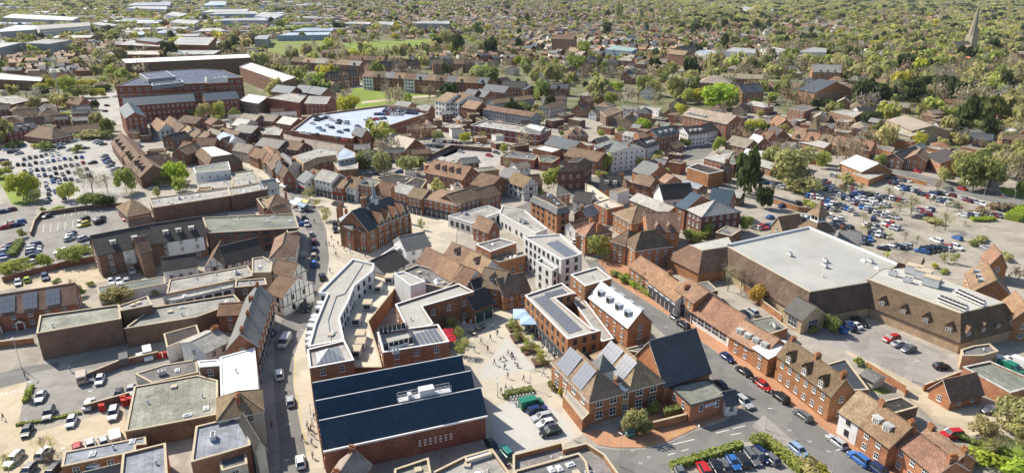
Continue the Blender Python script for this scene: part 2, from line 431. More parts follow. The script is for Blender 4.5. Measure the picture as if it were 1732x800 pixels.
def shopfront(B, a, b, color, z0=0):
    L = math.hypot(b[0] - a[0], b[1] - a[1]); ang = math.atan2(b[1] - a[1], b[0] - a[0])
    m = MB(); m.box(.3, L - .3, -.1, .02, 0, 2.45, 'window_glass', False)
    n = max(2, int(L / 2.2))
    for i in range(n + 1): x = .3 + (L - .6) * i / n; m.box(x - .08, x + .08, -.16, .02, 0, 2.45, 'white_trim', False)
    m.box(.3, L - .3, -.15, .02, 0, .45, 'matt_colour', False); m.box(.2, L - .2, -.28, .02, 2.45, 3.05, 'matt_colour')
    newobj('shopfront', m.mesh('shopfront'), B.e, color, (a[0], a[1], z0), ang)
TILE = [(.26, .145, .085), (.22, .13, .085), (.19, .125, .085), (.30, .17, .10), (.17, .125, .095), (.24, .165, .115)]
BRK = {'brick': (.275, .13, .078), 'orange': (.375, .18, .095), 'dark': (.15, .085, .065), 'red': (.24, .09, .065), 'buff': (.43, .32, .2), 'brown': (.19, .12, .085), 'pale': (.5, .45, .36)}
RC = {'brown': (.215, .145, .098), 'orange': (.31, .185, .12), 'tan': (.31, .215, .14), 'slate': (.075, .085, .10), 'blue': (.03, .066, .105), 'grey': (.20, .20, .19),
      'dark': (.07, .06, .055), 'pale': (.47, .455, .41), 'white': (.78, .78, .77), 'felt': (.30, .29, .265), 'green': (.26, .27, .23), 'light': (.42, .40, .365), 'cream': (.6, .53, .42), 'stone': (.35, .30, .235),
      'sky': (.42, .5, .6), 'deck': (.44, .50, .60), 'lilac': (.3, .32, .36), 'red': (.30, .14, .10)}
def rc(c): return RC[c] if isinstance(c, str) else c
def wc(c):
    if c == 'white': return ('render_wall', (.80, .79, .76))
    if c == 'cream': return ('render_wall', (.66, .60, .48))
    if c == 'black': return ('render_wall', (.05, .05, .05))
    if c == 'grey': return ('render_wall', (.32, .33, .34))
    if c == 'sky': return ('render_wall', (.30, .38, .47))
    return ('brick', BRK[c])
def jit(c, a=.1):
    f = 1 + rnd.uniform(-a, a)
    if min(c) > .28: f = 1 + (f - 1) * .5; return tuple(q * f * (1 + rnd.uniform(-.008, .008)) for q in c)
    return tuple(max(0, q * f * (1 + rnd.uniform(-.055, .055))) for q in c)
def start(v, kind, ox, oy, ang, name, text, cat, place=None, group=None):
    B = Bld(name, ox, oy, ang)
    if place: auto(B.e, cat, text, place, group)
    else: label(B.e, text, cat, group)
    return B
def mat_for_roof(c): return 'slate_roof' if c in ('slate', 'blue', 'grey', 'dark', 'lilac') else ('metal_roof' if c in ('white', 'pale') else 'tile_roof')
def house(text, P, h, rise, wall='brick', roof='brown', kind='G', d=None, win=1, fl=None, chim=0, dorm=None, shop=None, wk='sash', rmat=None, ov=.35,
          name='house', cat='house', place=None, group=None, sp=2.8, ww=1.0, wh=1.35, cpos=None, base=0, hipw=None, solar=0, win_s=0, mk=True, porch=0, bars=0):
    """P: world xy of eave corners A, B (ridge runs along AB) and C on the far side, or depth d in metres away from the camera"""
    A, Bp = P[0], P[1]; L = math.hypot(Bp[0] - A[0], Bp[1] - A[1]); dx, dy = (Bp[0] - A[0]) / L, (Bp[1] - A[1]) / L
    n = (-dy, dx)
    if d is None:
        wd = (P[2][0] - A[0]) * n[0] + (P[2][1] - A[1]) * n[1]
    else:
        mid = ((A[0] + Bp[0]) / 2, (A[1] + Bp[1]) / 2)
        wd = d if n[0] * mid[0] + n[1] * mid[1] > 0 else -d
    if wd < 0: A, Bp = Bp, A; dx, dy = -dx, -dy; n = (-n[0], -n[1]); wd = -wd
    cx, cy = A[0] + dx * L / 2 + n[0] * wd / 2, A[1] + dy * L / 2 + n[1] * wd / 2
    B = start(None, kind, cx, cy, math.atan2(dy, dx), name, text, cat, place, group)
    B.L, B.Wd, B.h, B.rise = L, wd, h, rise
    X, Y = L / 2, wd / 2
    if mk: mark([B.glob(p) for p in ((-X, -Y), (X, -Y), (X, Y), (-X, Y))], 1.0)
    wm, wcol = wc(wall); wcol = jit(wcol); m = MB()
    cs = [(-X, -Y), (X, -Y), (X, Y), (-X, Y)]
    for i in range(4):
        a, b = cs[i], cs[(i + 1) % 4]
        if kind == 'G' and i in (1, 3):
            apex = (a[0], 0, h + rise); m.face([(*a, base), (*b, base), (*b, h), apex, (*a, h)], wm)
        else: m.face([(*a, base), (*b, base), (*b, h), (*a, h)], wm)
    B.part(m, 'wall', wcol)
    rcol = jit(rc(roof), .2); rm = rmat or mat_for_roof(roof); r = MB(); t = .16; k = rise / Y; zo = h - ov * k
    if kind == 'G':
        ox = .3
        for s in (-1, 1):
            q = [(-X - ox, s * (Y + ov), zo), (X + ox, s * (Y + ov), zo), (X + ox, 0, h + rise), (-X - ox, 0, h + rise)]
            if s > 0: q = [q[1], q[0], q[3], q[2]]
            r.hexa([(a, b, c) for a, b, c in q], rm, True) if False else None
            top = [(a, b, c + t) for a, b, c in q]
            for f in ((0, 1, 2, 3),): r.face([top[i] for i in f], rm)
            r.face([q[0], q[1], top[1], top[0]], 'dark_trim' if rm != 'metal_roof' else rm)
            r.face([q[1], q[2], top[2], top[1]], 'white_trim' if s * 1 < 2 and wall != 'brown' else rm); r.face([q[3], q[0], top[0], top[3]], 'white_trim' if wall != 'brown' else rm)
            r.face(q[::-1], rm)
        r.box(-X - ox, X + ox, -.13, .13, h + rise + .08, h + rise + .24, rm)
        rp = [(-X, X)]
    else:
        hp = hipw if hipw is not None else min(Y, X * .98); xa = max(X - hp, .01)
        E = [(-X - ov, -Y - ov), (X + ov, -Y - ov), (X + ov, Y + ov), (-X - ov, Y + ov)]; zt = h + .02
        e = [(*p, zt) for p in E]; p0, p1 = (-xa, 0, h + rise), (xa, 0, h + rise)
        for f in ([e[0], e[1], p1, p0], [e[1], e[2], p1], [e[2], e[3], p0, p1], [e[3], e[0], p0]): r.face(f, rm)
        for i in range(4): a, b = E[i], E[(i + 1) % 4]; r.face([(*a, zt - .2), (*b, zt - .2), (*b, zt), (*a, zt)], 'white_trim' if wall not in ('brown', 'dark') else 'dark_trim')
        r.face([(*p, zt - .2) for p in E][::-1], 'white_trim')
        if not B.far:
            for a, b in ((e[0], p0), (e[3], p0), (e[1], p1), (e[2], p1)): r.tube(a, b, .1, 4, rm)
        r.box(-xa, xa, -.13, .13, h + rise - .05, h + rise + .12, rm); rp = [(-xa, xa)]
    B.part(r, 'roof', rcol)
    fl = fl or max(1, int(round(h / FLOORS_H - .15)))
    if win:
        for i in range(4):
            a, b = cs[i], cs[(i + 1) % 4]
            s0 = shop is not None and i in (shop if isinstance(shop, tuple) else (0,))
            gable = i in (1, 3)
            if gable and win == 1 and kind == 'G' and not B.far: B.windows(a, b, base, h, wk, sp * 1.5, ww, wh, fl, skip0=s0, edge=1.4)
            else: B.windows(a, b, base, h, wk, sp, ww, wh, fl, skip0=s0)
            if s0:
                shopfront(B, a, b, jit((.05, .06, .08) if rnd.random() < .6 else rnd.choice([(.3, .03, .03), (.6, .6, .55), (.03, .12, .08)])))
    if 'tudor' in text or 'timber' in text:
        q = MB()
        for i in range(4):
            a_, b_ = cs[i], cs[(i + 1) % 4]; L_ = math.hypot(b_[0] - a_[0], b_[1] - a_[1]); ux, uy = (b_[0] - a_[0]) / L_, (b_[1] - a_[1]) / L_; nx, ny = uy, -ux; nb = max(2, int(L_ / 1.4))
            def bar(t0, t1, z0, z1):
                p0, p1 = (a_[0] + ux * t0, a_[1] + uy * t0), (a_[0] + ux * t1, a_[1] + uy * t1); q.hexa([(*p0, z0), (*p1, z0), (p1[0] + nx * .06, p1[1] + ny * .06, z0), (p0[0] + nx * .06, p0[1] + ny * .06, z0), (*p0, z1), (*p1, z1), (p1[0] + nx * .06, p1[1] + ny * .06, z1), (p0[0] + nx * .06, p0[1] + ny * .06, z1)], 'dark_trim', True)
            for k_ in range(nb + 1):
                t = L_ * k_ / nb; top = h + (rise * (1 - abs(t - L_ / 2) / (L_ / 2)) if kind == 'G' and i in (1, 3) else 0); bar(max(0, t - .09), min(L_, t + .09), h * .45, max(h, top - .1))
            for z_ in (h * .45, h - .1): bar(0, L_, z_, z_ + .18)
        B.part(q, 'timber_frame')
    for i in range(chim):
        px = (cpos[i] if cpos else (-.92 + 1.84 * i / max(1, chim - 1) if chim > 1 else .9)) * X
        lift = h + rise - .2 if kind == 'G' or abs(px) < X - Y else h + rise * .7
        c_ = newobj('chimney', chimney_mesh(rnd.choice((2, 3, 4)), .95), B.e, jit(BRK['orange' if wall in ('orange', 'white') else 'brick']), (px, rnd.uniform(-.3, .3), lift), R(90) if rnd.random() < .7 else 0)
    if dorm: dormers(B, *dorm, roofc=rcol)
    if porch:
        for i in range(porch):
            x = -X + L * (i + .5) / porch; q = MB()
            q.box(-.9, -.75, -1.2, -.05, 0, 2.2, 'white_trim'); q.box(.75, .9, -1.2, -.05, 0, 2.2, 'white_trim'); q.box(-.5, .5, -.1, .02, 0, 2.1, 'matt_colour', False)
            for s in (-1, 1): q.face([(s * 1.1, -1.4, 2.2), (s * 1.1, 0, 2.2), (0, 0, 3.0), (0, -1.4, 3.0)], 'tile_roof')
            q.face([(-1, -1.3, 2.2), (1, -1.3, 2.2), (0, -1.3, 2.95)], 'white_trim')
            newobj('porch', q.mesh('porch'), B.e, (.3, .12, .08), (x, -Y, 0))
    if solar: solar_on_slope(B, solar)
    B.done(); return B
def solar_on_slope(B, groups):
    pitch = math.atan2(B.rise, B.Wd / 2)
    key = 'solarpanel'
    if key not in MESHES:
        q = MB(); q.box(-.48, .48, -.78, .78, 0, .05, 'solar_cell'); q.box(-.5, .5, -.8, .8, -.03, .035, 'galvanised'); MESHES[key] = q.mesh('solar_panel')
    for (side, x0, x1, rows, v0) in groups:
        n = int(abs(x1 - x0) * B.L / 1.06); s = -1 if side == 0 else 1
        for i in range(n):
            for j in range(rows):
                x = (x0 - .5) * B.L + (i + .5) * 1.06; v = v0 + j * 1.68 + .8
                y = B.Wd / 2 + .3 - v * math.cos(pitch); z = B.h + v * math.sin(pitch) + .12
                o = newobj('solar_panel', MESHES[key], B.e, None, (x, s * y, z)); o.rotation_euler = (-s * pitch, 0, 0)
def dormers(B, kind, n, side=0, v=.3, x0=.12, x1=.88, sc=1.0, roofc=(.2, .12, .08), wallc=None):
    pitch = B.rise / (B.Wd / 2)
    for i in range(n):
        x = (-.5 + x0 + (x1 - x0) * (i + .5) / n) * B.L; y = -B.Wd / 2 + v * B.Wd / 2; z = B.h + v * B.rise
        s = 1 if side == 0 else -1
        c_ = {'box': (.34, .38, .42), 'white': (.55, .55, .52)}.get(kind, roofc) if wallc is None else wallc
        o = newobj('dormer', dormer_mesh(kind), B.e, c_, (s * x, s * y, z - .1), 0 if s > 0 else math.pi, sc)
        newobj('window', window_mesh(1.0, 1.0, 'sash' if kind != 'box' else 'dark'), o, None, (0, -.02, .14))
def poly_roof_tri(m, P, z, mat): m.face([(*p, z) for p in P], mat)
def flat(text, P, h, wall='brick', roof='felt', par=.5, cop='stone_trim', win=0, fl=None, wk='sash', sp=3.1, name='building', cat='building', clutter=0, base=0,
         shop=None, place=None, group=None, ww=1.1, wh=1.45, rmat=None, skipw=(), mk=True, zs=.95, cw=.3, bands=0):
    P = ccw(P); cx = sum(p[0] for p in P) / len(P); cy = sum(p[1] for p in P) / len(P)
    e = max(range(len(P)), key=lambda i: math.hypot(P[i][0] - P[i - 1][0], P[i][1] - P[i - 1][1]))
    ang = math.atan2(P[e][1] - P[e - 1][1], P[e][0] - P[e - 1][0])
    B = start(None, 'F', cx, cy, ang, name, text, cat, place, group); B.h = h
    if mk: mark(P, 1.0)
    Q = [B.loc(p) for p in P]; I = offset(Q, -cw); n = len(Q); wm, wcol = wc(wall); wcol = jit(wcol); m = MB()
    top = h + par
    for i in range(n):
        a, b = Q[i], Q[(i + 1) % n]; m.face([(*a, base), (*b, base), (*b, top), (*a, top)], wm)
        a2, b2 = I[i], I[(i + 1) % n]; m.face([(*b2, h), (*a2, h), (*a2, top), (*b2, top)], wm)
    B.part(m, 'wall', wcol)
    c_ = MB(); O = offset(Q, .06); I2 = offset(Q, -cw - .05)
    for i in range(n):
        j = (i + 1) % n
        c_.face([(*O[i], top + .08), (*O[j], top + .08), (*I2[j], top + .08), (*I2[i], top + .08)], cop)
        c_.face([(*O[i], top - .12), (*O[j], top - .12), (*O[j], top + .08), (*O[i], top + .08)], cop); c_.face([(*I2[j], top - .05), (*I2[i], top - .05), (*I2[i], top + .08), (*I2[j], top + .08)], cop)
    B.part(c_, 'coping', (.5, .48, .44))
    r = MB(); r.face([(*p, h) for p in I], rmat or ('plain_deck' if roof in ('cream', 'deck', 'white') else 'felt_roof'))
    B.part(r, 'roof', jit((.33, .315, .275) if roof == 'stone' else rc(roof), .07))
    if name == 'warehouse' and B.far:
        w_ = MB(); x0, x1, y0, y1 = min(p[0] for p in Q), max(p[0] for p in Q), min(p[1] for p in Q), max(p[1] for p in Q)
        for kk in range(1, 6): x = x0 + (x1 - x0) * kk / 6; w_.box(x - .7, x + .7, y0 * .7, y1 * .7, h + .02, h + .2, 'headlight' if kk % 2 else 'steel')
        if len(Q) == 4: B.part(w_, 'rooflights')['kind'] = 'stuff'
    if bands:
        bb = MB()
        for kk in range(1, bands + 1):
            z = h * kk / (bands + 1)
            for i in range(n):
                j = (i + 1) % n; bb.face([(*O[i], z - .15), (*O[j], z - .15), (*O[j], z + .15), (*O[i], z + .15)], cop)
        B.part(bb, 'band')
    if win:
        for i in range(n):
            if i in skipw: continue
            s0 = shop is not None and (shop is True or i in shop)
            B.windows(Q[i], Q[(i + 1) % n], base, h - base, wk, sp, ww, wh, fl, skip0=s0, zs=zs)
            if s0:
                L = math.hypot(Q[i][0] - Q[(i + 1) % n][0], Q[i][1] - Q[(i + 1) % n][1])
                if L > 4: shopfront(B, Q[i], Q[(i + 1) % n], (.06, .07, .08))
    xs = [p[0] for p in I]; ys = [p[1] for p in I]; tries = 0; k_ = 0
    while k_ < clutter and tries < 200:
        tries += 1; x = rnd.uniform(min(xs), max(xs)); y = rnd.uniform(min(ys), max(ys))
        if not inside(x, y, offset(Q, -1.6)): continue
        kind = rnd.choice(('vent', 'skylight', 'unit', 'vent', 'skylight', 'hatch')); newobj(*rooftop(kind), B.e, None, (x, y, h), rnd.choice((0, math.pi / 2))); k_ += 1
    B.done(); B.Q = Q; return B
def inside(x, y, P):
    r = False
    for i in range(len(P)):
        x1, y1 = P[i]; x2, y2 = P[i - 1]
        if (y1 > y) != (y2 > y) and x < (x2 - x1) * (y - y1) / (y2 - y1) + x1: r = not r
    return r
def rooftop(kind):
    nm = {'vent': 'roof_vent', 'skylight': 'skylight', 'unit': 'air_conditioning_unit', 'hatch': 'roof_hatch', 'bigunit': 'air_handling_unit', 'fan': 'condenser'}[kind]
    if kind not in MESHES:
        b = MB()
        if kind == 'vent': b.cyl(0, 0, 0, .6, .14, .14, 8, 'galvanised'); b.cyl(0, 0, .6, .85, .3, .12, 8, 'galvanised')
        elif kind == 'skylight': b.box(-.75, .75, -.5, .5, 0, .25, 'white_trim'); b.hexa([(-.65, -.4, .25), (.65, -.4, .25), (.65, .4, .25), (-.65, .4, .25), (-.35, -.15, .5), (.35, -.15, .5), (.35, .15, .5), (-.35, .15, .5)], 'headlight')
        elif kind == 'unit': b.box(-.8, .8, -.45, .45, .15, 1.1, 'galvanised'); b.cyl(-.35, 0, 1.1, 1.16, .3, .3, 10, 'dark_trim'); b.cyl(.38, 0, 1.1, 1.16, .3, .3, 10, 'dark_trim'); b.box(-.7, -.6, -.4, .4, 0, .15, 'dark_trim'); b.box(.6, .7, -.4, .4, 0, .15, 'dark_trim')
        elif kind == 'hatch': b.box(-.55, .55, -.55, .55, 0, .35, 'galvanised'); b.box(-.6, .6, -.6, .6, .35, .42, 'stone_trim')
        elif kind == 'bigunit': b.box(-1.5, 1.5, -1.1, 1.1, .2, 1.9, 'galvanised'); b.box(-1.55, 1.55, -1.15, 1.15, 1.9, 2.0, 'stone_trim'); b.box(-1.51, -1.4, -.8, .8, .5, 1.6, 'dark_trim'); [b.box(x, x + .15, -1, 1, 0, .2, 'dark_trim') for x in (-1.3, 1.15)]
        elif kind == 'fan':
            b.box(-.6, .6, -.6, .6, .3, 1.5, 'white_trim'); b.cyl(0, 0, 1.5, 1.62, .5, .5, 12, 'dark_trim'); b.box(-.55, .55, -.62, .62, .7, 1.2, 'dark_trim')
        MESHES[kind] = b.mesh(nm)
    return nm, MESHES[kind]
def mansard(text, P, h, hb, off, wall='brick', slope='brown', roof='felt', win=0, name='building', cat='building', topm=None, dorm=None, place=None, fl=None, clutter=0, wk='sash', smat=None, sp=3.2):
    """P: flat top outline at height h; slopes run out by off to the eave at hb"""
    P = ccw(P); cx = sum(p[0] for p in P) / len(P); cy = sum(p[1] for p in P) / len(P)
    e = max(range(len(P)), key=lambda i: math.hypot(P[i][0] - P[i - 1][0], P[i][1] - P[i - 1][1]))
    B = start(None, 'S', cx, cy, math.atan2(P[e][1] - P[e - 1][1], P[e][0] - P[e - 1][0]), name, text, cat, place)
    Q = [B.loc(p) for p in P]; O = offset(Q, off); Wl = offset(Q, off - .4); n = len(Q); mark([B.glob(p) for p in O], .5); B.h = h
    wm, wcol = wc(wall); m = MB(); s = MB()
    sm = smat or mat_for_roof(slope)
    for i in range(n):
        j = (i + 1) % n
        m.face([(*Wl[i], 0), (*Wl[j], 0), (*Wl[j], hb), (*Wl[i], hb)], wm)
        s.face([(*O[i], hb), (*O[j], hb), (*Q[j], h), (*Q[i], h)], sm); s.face([(*O[i], hb - .18), (*O[j], hb - .18), (*O[j], hb), (*O[i], hb)], 'dark_trim')
    s.face([(*p, hb - .18) for p in O][::-1], sm)
    B.part(m, 'wall', jit(wcol)); B.part(s, 'roof_slope', jit(rc(slope), .06))
    r = MB(); I = offset(Q, -.25)
    r.face([(*p, h - .02) for p in I], topm or 'felt_roof')
    for i in range(n):
        j = (i + 1) % n; r.face([(*Q[i], h), (*Q[j], h), (*I[j], h + .12), (*I[i], h + .12)], 'stone_trim'); r.face([(*I[j], h - .02), (*I[i], h - .02), (*I[i], h + .12), (*I[j], h + .12)], 'stone_trim')
    B.part(r, 'roof', rc(roof))
    if win:
        for i in range(n): B.windows(Wl[i], Wl[(i + 1) % n], 0, hb, wk, sp, 1.1, 1.45, fl)
    if dorm:
        for (ei, nd, v, dk, sc) in dorm:
            a, b = O[ei], O[(ei + 1) % n]; a2, b2 = Q[ei], Q[(ei + 1) % n]
            an = math.atan2(b[1] - a[1], b[0] - a[0])
            for i in range(nd):
                t = (i + .5) / nd
                x = (a[0] * (1 - v) + a2[0] * v) * (1 - t) + (b[0] * (1 - v) + b2[0] * v) * t; y = (a[1] * (1 - v) + a2[1] * v) * (1 - t) + (b[1] * (1 - v) + b2[1] * v) * t
                o = newobj('dormer', dormer_mesh(dk), B.e, jit(rc(slope)), (x, y, hb + (h - hb) * v - .15), an, sc)
                newobj('window', window_mesh(1.0, 1.0, 'sash'), o, None, (0, -.02, .14))
    I3 = offset(Q, -2)
    k_ = t_ = 0; xs = [p[0] for p in Q]; ys = [p[1] for p in Q]
    while k_ < clutter and t_ < 200:
        t_ += 1; x = rnd.uniform(min(xs), max(xs)); y = rnd.uniform(min(ys), max(ys))
        if inside(x, y, I3): newobj(*rooftop(rnd.choice(('vent', 'skylight', 'unit'))), B.e, None, (x, y, h), 0); k_ += 1
    B.done(); B.Q = Q; B.O = O; return B
# short forms that take photograph coordinates of the eaves / roof edge and stand the building on the ground under them
HS = 0.8
def H(text, v, pts, h, rise, *a, **k): h *= HS; return house(text, WP(v, pts, h), h, rise, *a, **k)
def F(text, v, pts, h, *a, **k): h *= HS; k['base'] = k.get('base', 0) * HS; return flat(text, WP(v, pts, h), h, *a, **k)
def M(text, v, pts, h, hb, *a, **k): h *= HS; return mansard(text, WP(v, pts, h), h, hb * HS, *a, **k)
# ------------------------------------------------------------ grounds
def sheet(name, mat, P, z, kind='structure', base=None):
    P = ccw(P); m = MB(); m.face([(*p, z) for p in P], mat)
    o = m.build(name); o['kind'] = kind; return o
def kerb(P, z=0.12, w=.18, name='kerb', closed=False):
    m = MB(); n = len(P)
    for i in range(n if closed else n - 1):
        a, b = P[i], P[(i + 1) % n]; L = math.hypot(b[0] - a[0], b[1] - a[1])
        if L < .1: continue
        d = ((b[0] - a[0]) / L, (b[1] - a[1]) / L); q = (-d[1] * w / 2, d[0] * w / 2)
        c4 = [(a[0] - q[0], a[1] - q[1]), (b[0] - q[0], b[1] - q[1]), (b[0] + q[0], b[1] + q[1]), (a[0] + q[0], a[1] + q[1])]
        m.hexa([(*p, 0) for p in c4] + [(*p, z + .001 * (i % 2)) for p in c4], 'kerb_stone')
    o = m.build(name); o['kind'] = 'structure'; return o
def slab(name, mat, P, h, side='kerb_stone'):     # a raised pavement with a real edge
    P = ccw(P); m = MB(); m.face([(*p, h) for p in P], mat)
    for i in range(len(P)): a, b = P[i], P[(i + 1) % len(P)]; m.face([(*a, 0), (*b, 0), (*b, h), (*a, h)], side)
    o = m.build(name); o['kind'] = 'structure'; return o
def wall_run(text, v, pts, h, t=.35, wall='brick', name='garden_wall', cat='wall', cop='stone_trim', place=None, col_=None, z=0):
    P = WP(v, pts, z); cx, cy = P[0]
    B = start(None, 'W', cx, cy, 0, name, text, cat, place); wm, wcol = wc(wall)
    m = MB(); c_ = MB()
    for i in range(len(P) - 1):
        a, b = B.loc(P[i]), B.loc(P[i + 1]); L = math.hypot(b[0] - a[0], b[1] - a[1]) or 1; d = ((b[0] - a[0]) / L, (b[1] - a[1]) / L); q = (-d[1] * t / 2, d[0] * t / 2)
        c4 = [(a[0] - q[0], a[1] - q[1]), (b[0] - q[0], b[1] - q[1]), (b[0] + q[0], b[1] + q[1]), (a[0] + q[0], a[1] + q[1])]
        m.hexa([(*p, z) for p in c4] + [(*p, h + z) for p in c4], wm)
        q = (q[0] * 1.25, q[1] * 1.25); c4 = [(a[0] - q[0], a[1] - q[1]), (b[0] - q[0], b[1] - q[1]), (b[0] + q[0], b[1] + q[1]), (a[0] + q[0], a[1] + q[1])]
        c_.hexa([(*p, z + h) for p in c4] + [(*p, z + h + .1) for p in c4], cop)
    B.part(m, 'brickwork', jit(wcol) if col_ is None else col_); B.part(c_, 'coping')
    return B
def hbrick(*a): pass
# ------------------------------------------------------------ cars
PAINTS = [('white', (.78, .78, .77), 22), ('silver', (.42, .43, .45), 20), ('black', (.012, .012, .015), 18), ('grey', (.12, .125, .135), 17), ('dark blue', (.015, .03, .12), 9),
          ('blue', (.03, .13, .42), 6), ('red', (.42, .015, .015), 7), ('pale blue', (.25, .38, .52), 3), ('maroon', (.12, .01, .02), 2), ('beige', (.4, .35, .26), 1)]
PD = {p[0]: p[1] for p in PAINTS}; PD.update({'yellow': (.7, .5, .02), 'orange': (.6, .15, .02), 'lime': (.4, .55, .05), 'green': (.02, .2, .12), 'teal': (.03, .2, .17)})
# (name, length, width, lower profile heights, cabin: x of windscreen base, roof front, roof back, rear glass base, roof height)
CARS = {'hatchback': (3.95, 1.72, .42, .86, .78, -.95, -.25, 1.35, 1.85, 1.48), 'saloon car': (4.6, 1.8, .40, .86, .86, -.95, -.2, 1.05, 1.75, 1.43),
        'estate car': (4.6, 1.8, .42, .88, .84, -1.05, -.35, 1.75, 2.2, 1.47), 'tall off-roader': (4.6, 1.9, .5, 1.02, .95, -1.1, -.45, 1.8, 2.2, 1.72)}
def car_parts(kind):
    L, Wd, zb, zh, zw, xs, xr0, xr1, xe, zr = CARS[kind]; b = MB(); h = L / 2; w = Wd / 2; sh = 1.0 if kind[0] != 't' else 1.12
    # body: cross-sections along x (front at -x): (x, half width, bottom, shoulder z, half width at the shoulder)
    S = [(-h, .62, .34, .58, .55), (-h + .12, .80, .24, .70, .72), (-h + .55, .96, .22, .80, .84), (xs, 1.0, .2, .93, .88), (0, 1.0, .2, .95, .90), (xr1, 1.0, .2, .97, .88), (min(xe, h - .3), .97, .24, .98, .82), (h - .08, .86, .3, .9, .72), (h, .72, .38, .72, .6)]
    ring = []
    for x, hw, z0, z1, tw in S:
        z0 *= sh; z1 *= sh; a, c_ = hw * w, tw * w
        ring.append([(x, -a * .94, z0), (x, -a, (z0 + z1) / 2), (x, -a * .985, z1 - .06), (x, -c_, z1), (x, c_, z1), (x, a * .985, z1 - .06), (x, a, (z0 + z1) / 2), (x, a * .94, z0)])
    for i in range(len(ring) - 1):
        for j in range(7):
            b.face([ring[i][j], ring[i + 1][j], ring[i + 1][j + 1], ring[i][j + 1]], 'paint')
        b.face([ring[i][7], ring[i + 1][7], ring[i + 1][0], ring[i][0]], 'dark_trim')
    b.face(ring[0], 'paint'); b.face(ring[-1][::-1], 'paint')
    # roof skin
    zq = .95 * sh; tw = .66 * w
    r = [(xr0, -tw, zr - .03), (xr1, -tw, zr - .03), (xr1, tw, zr - .03), (xr0, tw, zr - .03)]
    t = [(xr0 + .12, -tw * .85, zr), (xr1 - .12, -tw * .85, zr), (xr1 - .12, tw * .85, zr), (xr0 + .12, tw * .85, zr)]
    b.hexa(r + t, 'paint')
    for y in (-1, 1):   # pillars
        for xa, xb in ((xs, xr0), (xe - .05, xr1), ((xr0 + xr1) / 2, (xr0 + xr1) / 2)):
            b.tube((xa, y * .875 * w, zq), (xb, y * tw * 1.0, zr - .03), .055, 4, 'paint')
    b.box(-h - .01, -h + .02, -.25 * w * 2, .25 * w * 2, .38 * sh, .52 * sh, 'dark_trim')
    for y in (-1, 1):
        b.tube((xs + .25, y * w * .95, zq), (xs + .2, y * (w + .12), zq + .06), .07, 4, 'paint')
        b.box(-h + .03, -h + .3, min(y * w * .5, y * w * .82), max(y * w * .5, y * w * .82), .56 * sh, .70 * sh, 'headlight')
        b.box(h - .2, h - .015, min(y * w * .5, y * w * .8), max(y * w * .5, y * w * .8), .68 * sh, .84 * sh, 'taillight')
    g = MB(); tq = .865 * w
    p = [(xs, -tq, zq), (xe, -tq, zq), (xe, tq, zq), (xs, tq, zq), (xr0, -tw * .97, zr - .03), (xr1, -tw * .97, zr - .03), (xr1, tw * .97, zr - .03), (xr0, tw * .97, zr - .03)]
    g.hexa(p, 'glass')
    return b, g, L, w, sh
def van_parts(big=1):
    b = MB(); L, w, z = (5.2, .98, 2.1) if big else (4.4, .88, 1.8); h = L / 2
    pr = [(-h, .35), (-h, .95), (-h + .7, 1.15), (-h + 1.45, z - .1), (-h + 1.8, z), (h - .05, z), (h, z - .15), (h, .35)]
    for i in range(len(pr) - 1):
        (x0, z0), (x1, z1) = pr[i], pr[i + 1]; b.face([(x0, -w * .95, z0), (x0, w * .95, z0), (x1, w * .95, z1), (x1, -w * .95, z1)], 'glass' if i == 2 else 'paint')
    for s in (-1, 1):
        b.face([(x, s * w * .95, q) for x, q in (pr if s < 0 else pr[::-1])], 'paint')
        b.face([(-h + 1.0, s * w * .957, 1.2), (-h + 2.1, s * w * .957, 1.2), (-h + 2.1, s * w * .957, z - .35), (-h + 1.55, s * w * .957, z - .35)][::s * -1], 'glass')
        b.box(-h - .02, -h + .1, min(s * w * .55, s * w * .85), max(s * w * .55, s * w * .85), .7, .92, 'headlight'); b.box(h - .05, h + .02, min(s * w * .8, s * w * .92), max(s * w * .8, s * w * .92), .8, 1.3, 'taillight')
    b.face([(-h, -w * .95, .35), (h, -w * .95, .35), (h, w * .95, .35), (-h, w * .95, .35)][::-1], 'dark_trim')
    g = MB(); g.box(h - .01, h + .015, -w * .7, w * .7, 1.25, z - .35, 'glass')
    return b, g, L, w, 1.15
WHEEL = MB(); WHEEL.tube((0, -.1, 0), (0, .1, 0), .32, 12, 'tyre')
WHEEL.face([(.32 * math.cos(a * math.pi / 6), -.1, .32 * math.sin(a * math.pi / 6)) for a in range(12)], 'tyre'); WHEEL.face([(.32 * math.cos(-a * math.pi / 6), .1, .32 * math.sin(-a * math.pi / 6)) for a in range(12)], 'tyre')
for s in (-1, 1): WHEEL.face([(.19 * math.cos(s * -a * math.pi / 4), s * .112, .19 * math.sin(s * -a * math.pi / 4)) for a in range(8)][::-1], 'rim')
CM = {}
def car_meshes(kind):
    if kind in CM: return CM[kind]
    b, g, L, w, sh = van_parts(kind == 'van') if 'van' in kind else car_parts(kind)
    body, glass, wh = b.mesh('car_body'), g.mesh('window_glass'), WHEEL.mesh('wheel')
    allb = MB(); allb.v = list(b.v); allb.f = list(b.f); allb.m = list(b.m); allb.names = list(b.names)
    pos = [(sx * (L / 2 - .82), sy * (w - .1)) for sx in (-1, 1) for sy in (-1, 1)]
    for src, offs in [(g, (0, 0, 0))] + [(WHEEL, (x, y, .32)) for x, y in pos]:
        k0 = len(allb.v); allb.v += [(p[0] + offs[0], p[1] + offs[1], p[2] + offs[2]) for p in src.v]
        for f, mi in zip(src.f, src.m): allb.f.append(tuple(q + k0 for q in f)); allb.m.append(allb.mi(src.names[mi]))
    CM[kind] = (body, glass, wh, pos, allb.mesh('car')); return CM[kind]
CARLIST = []
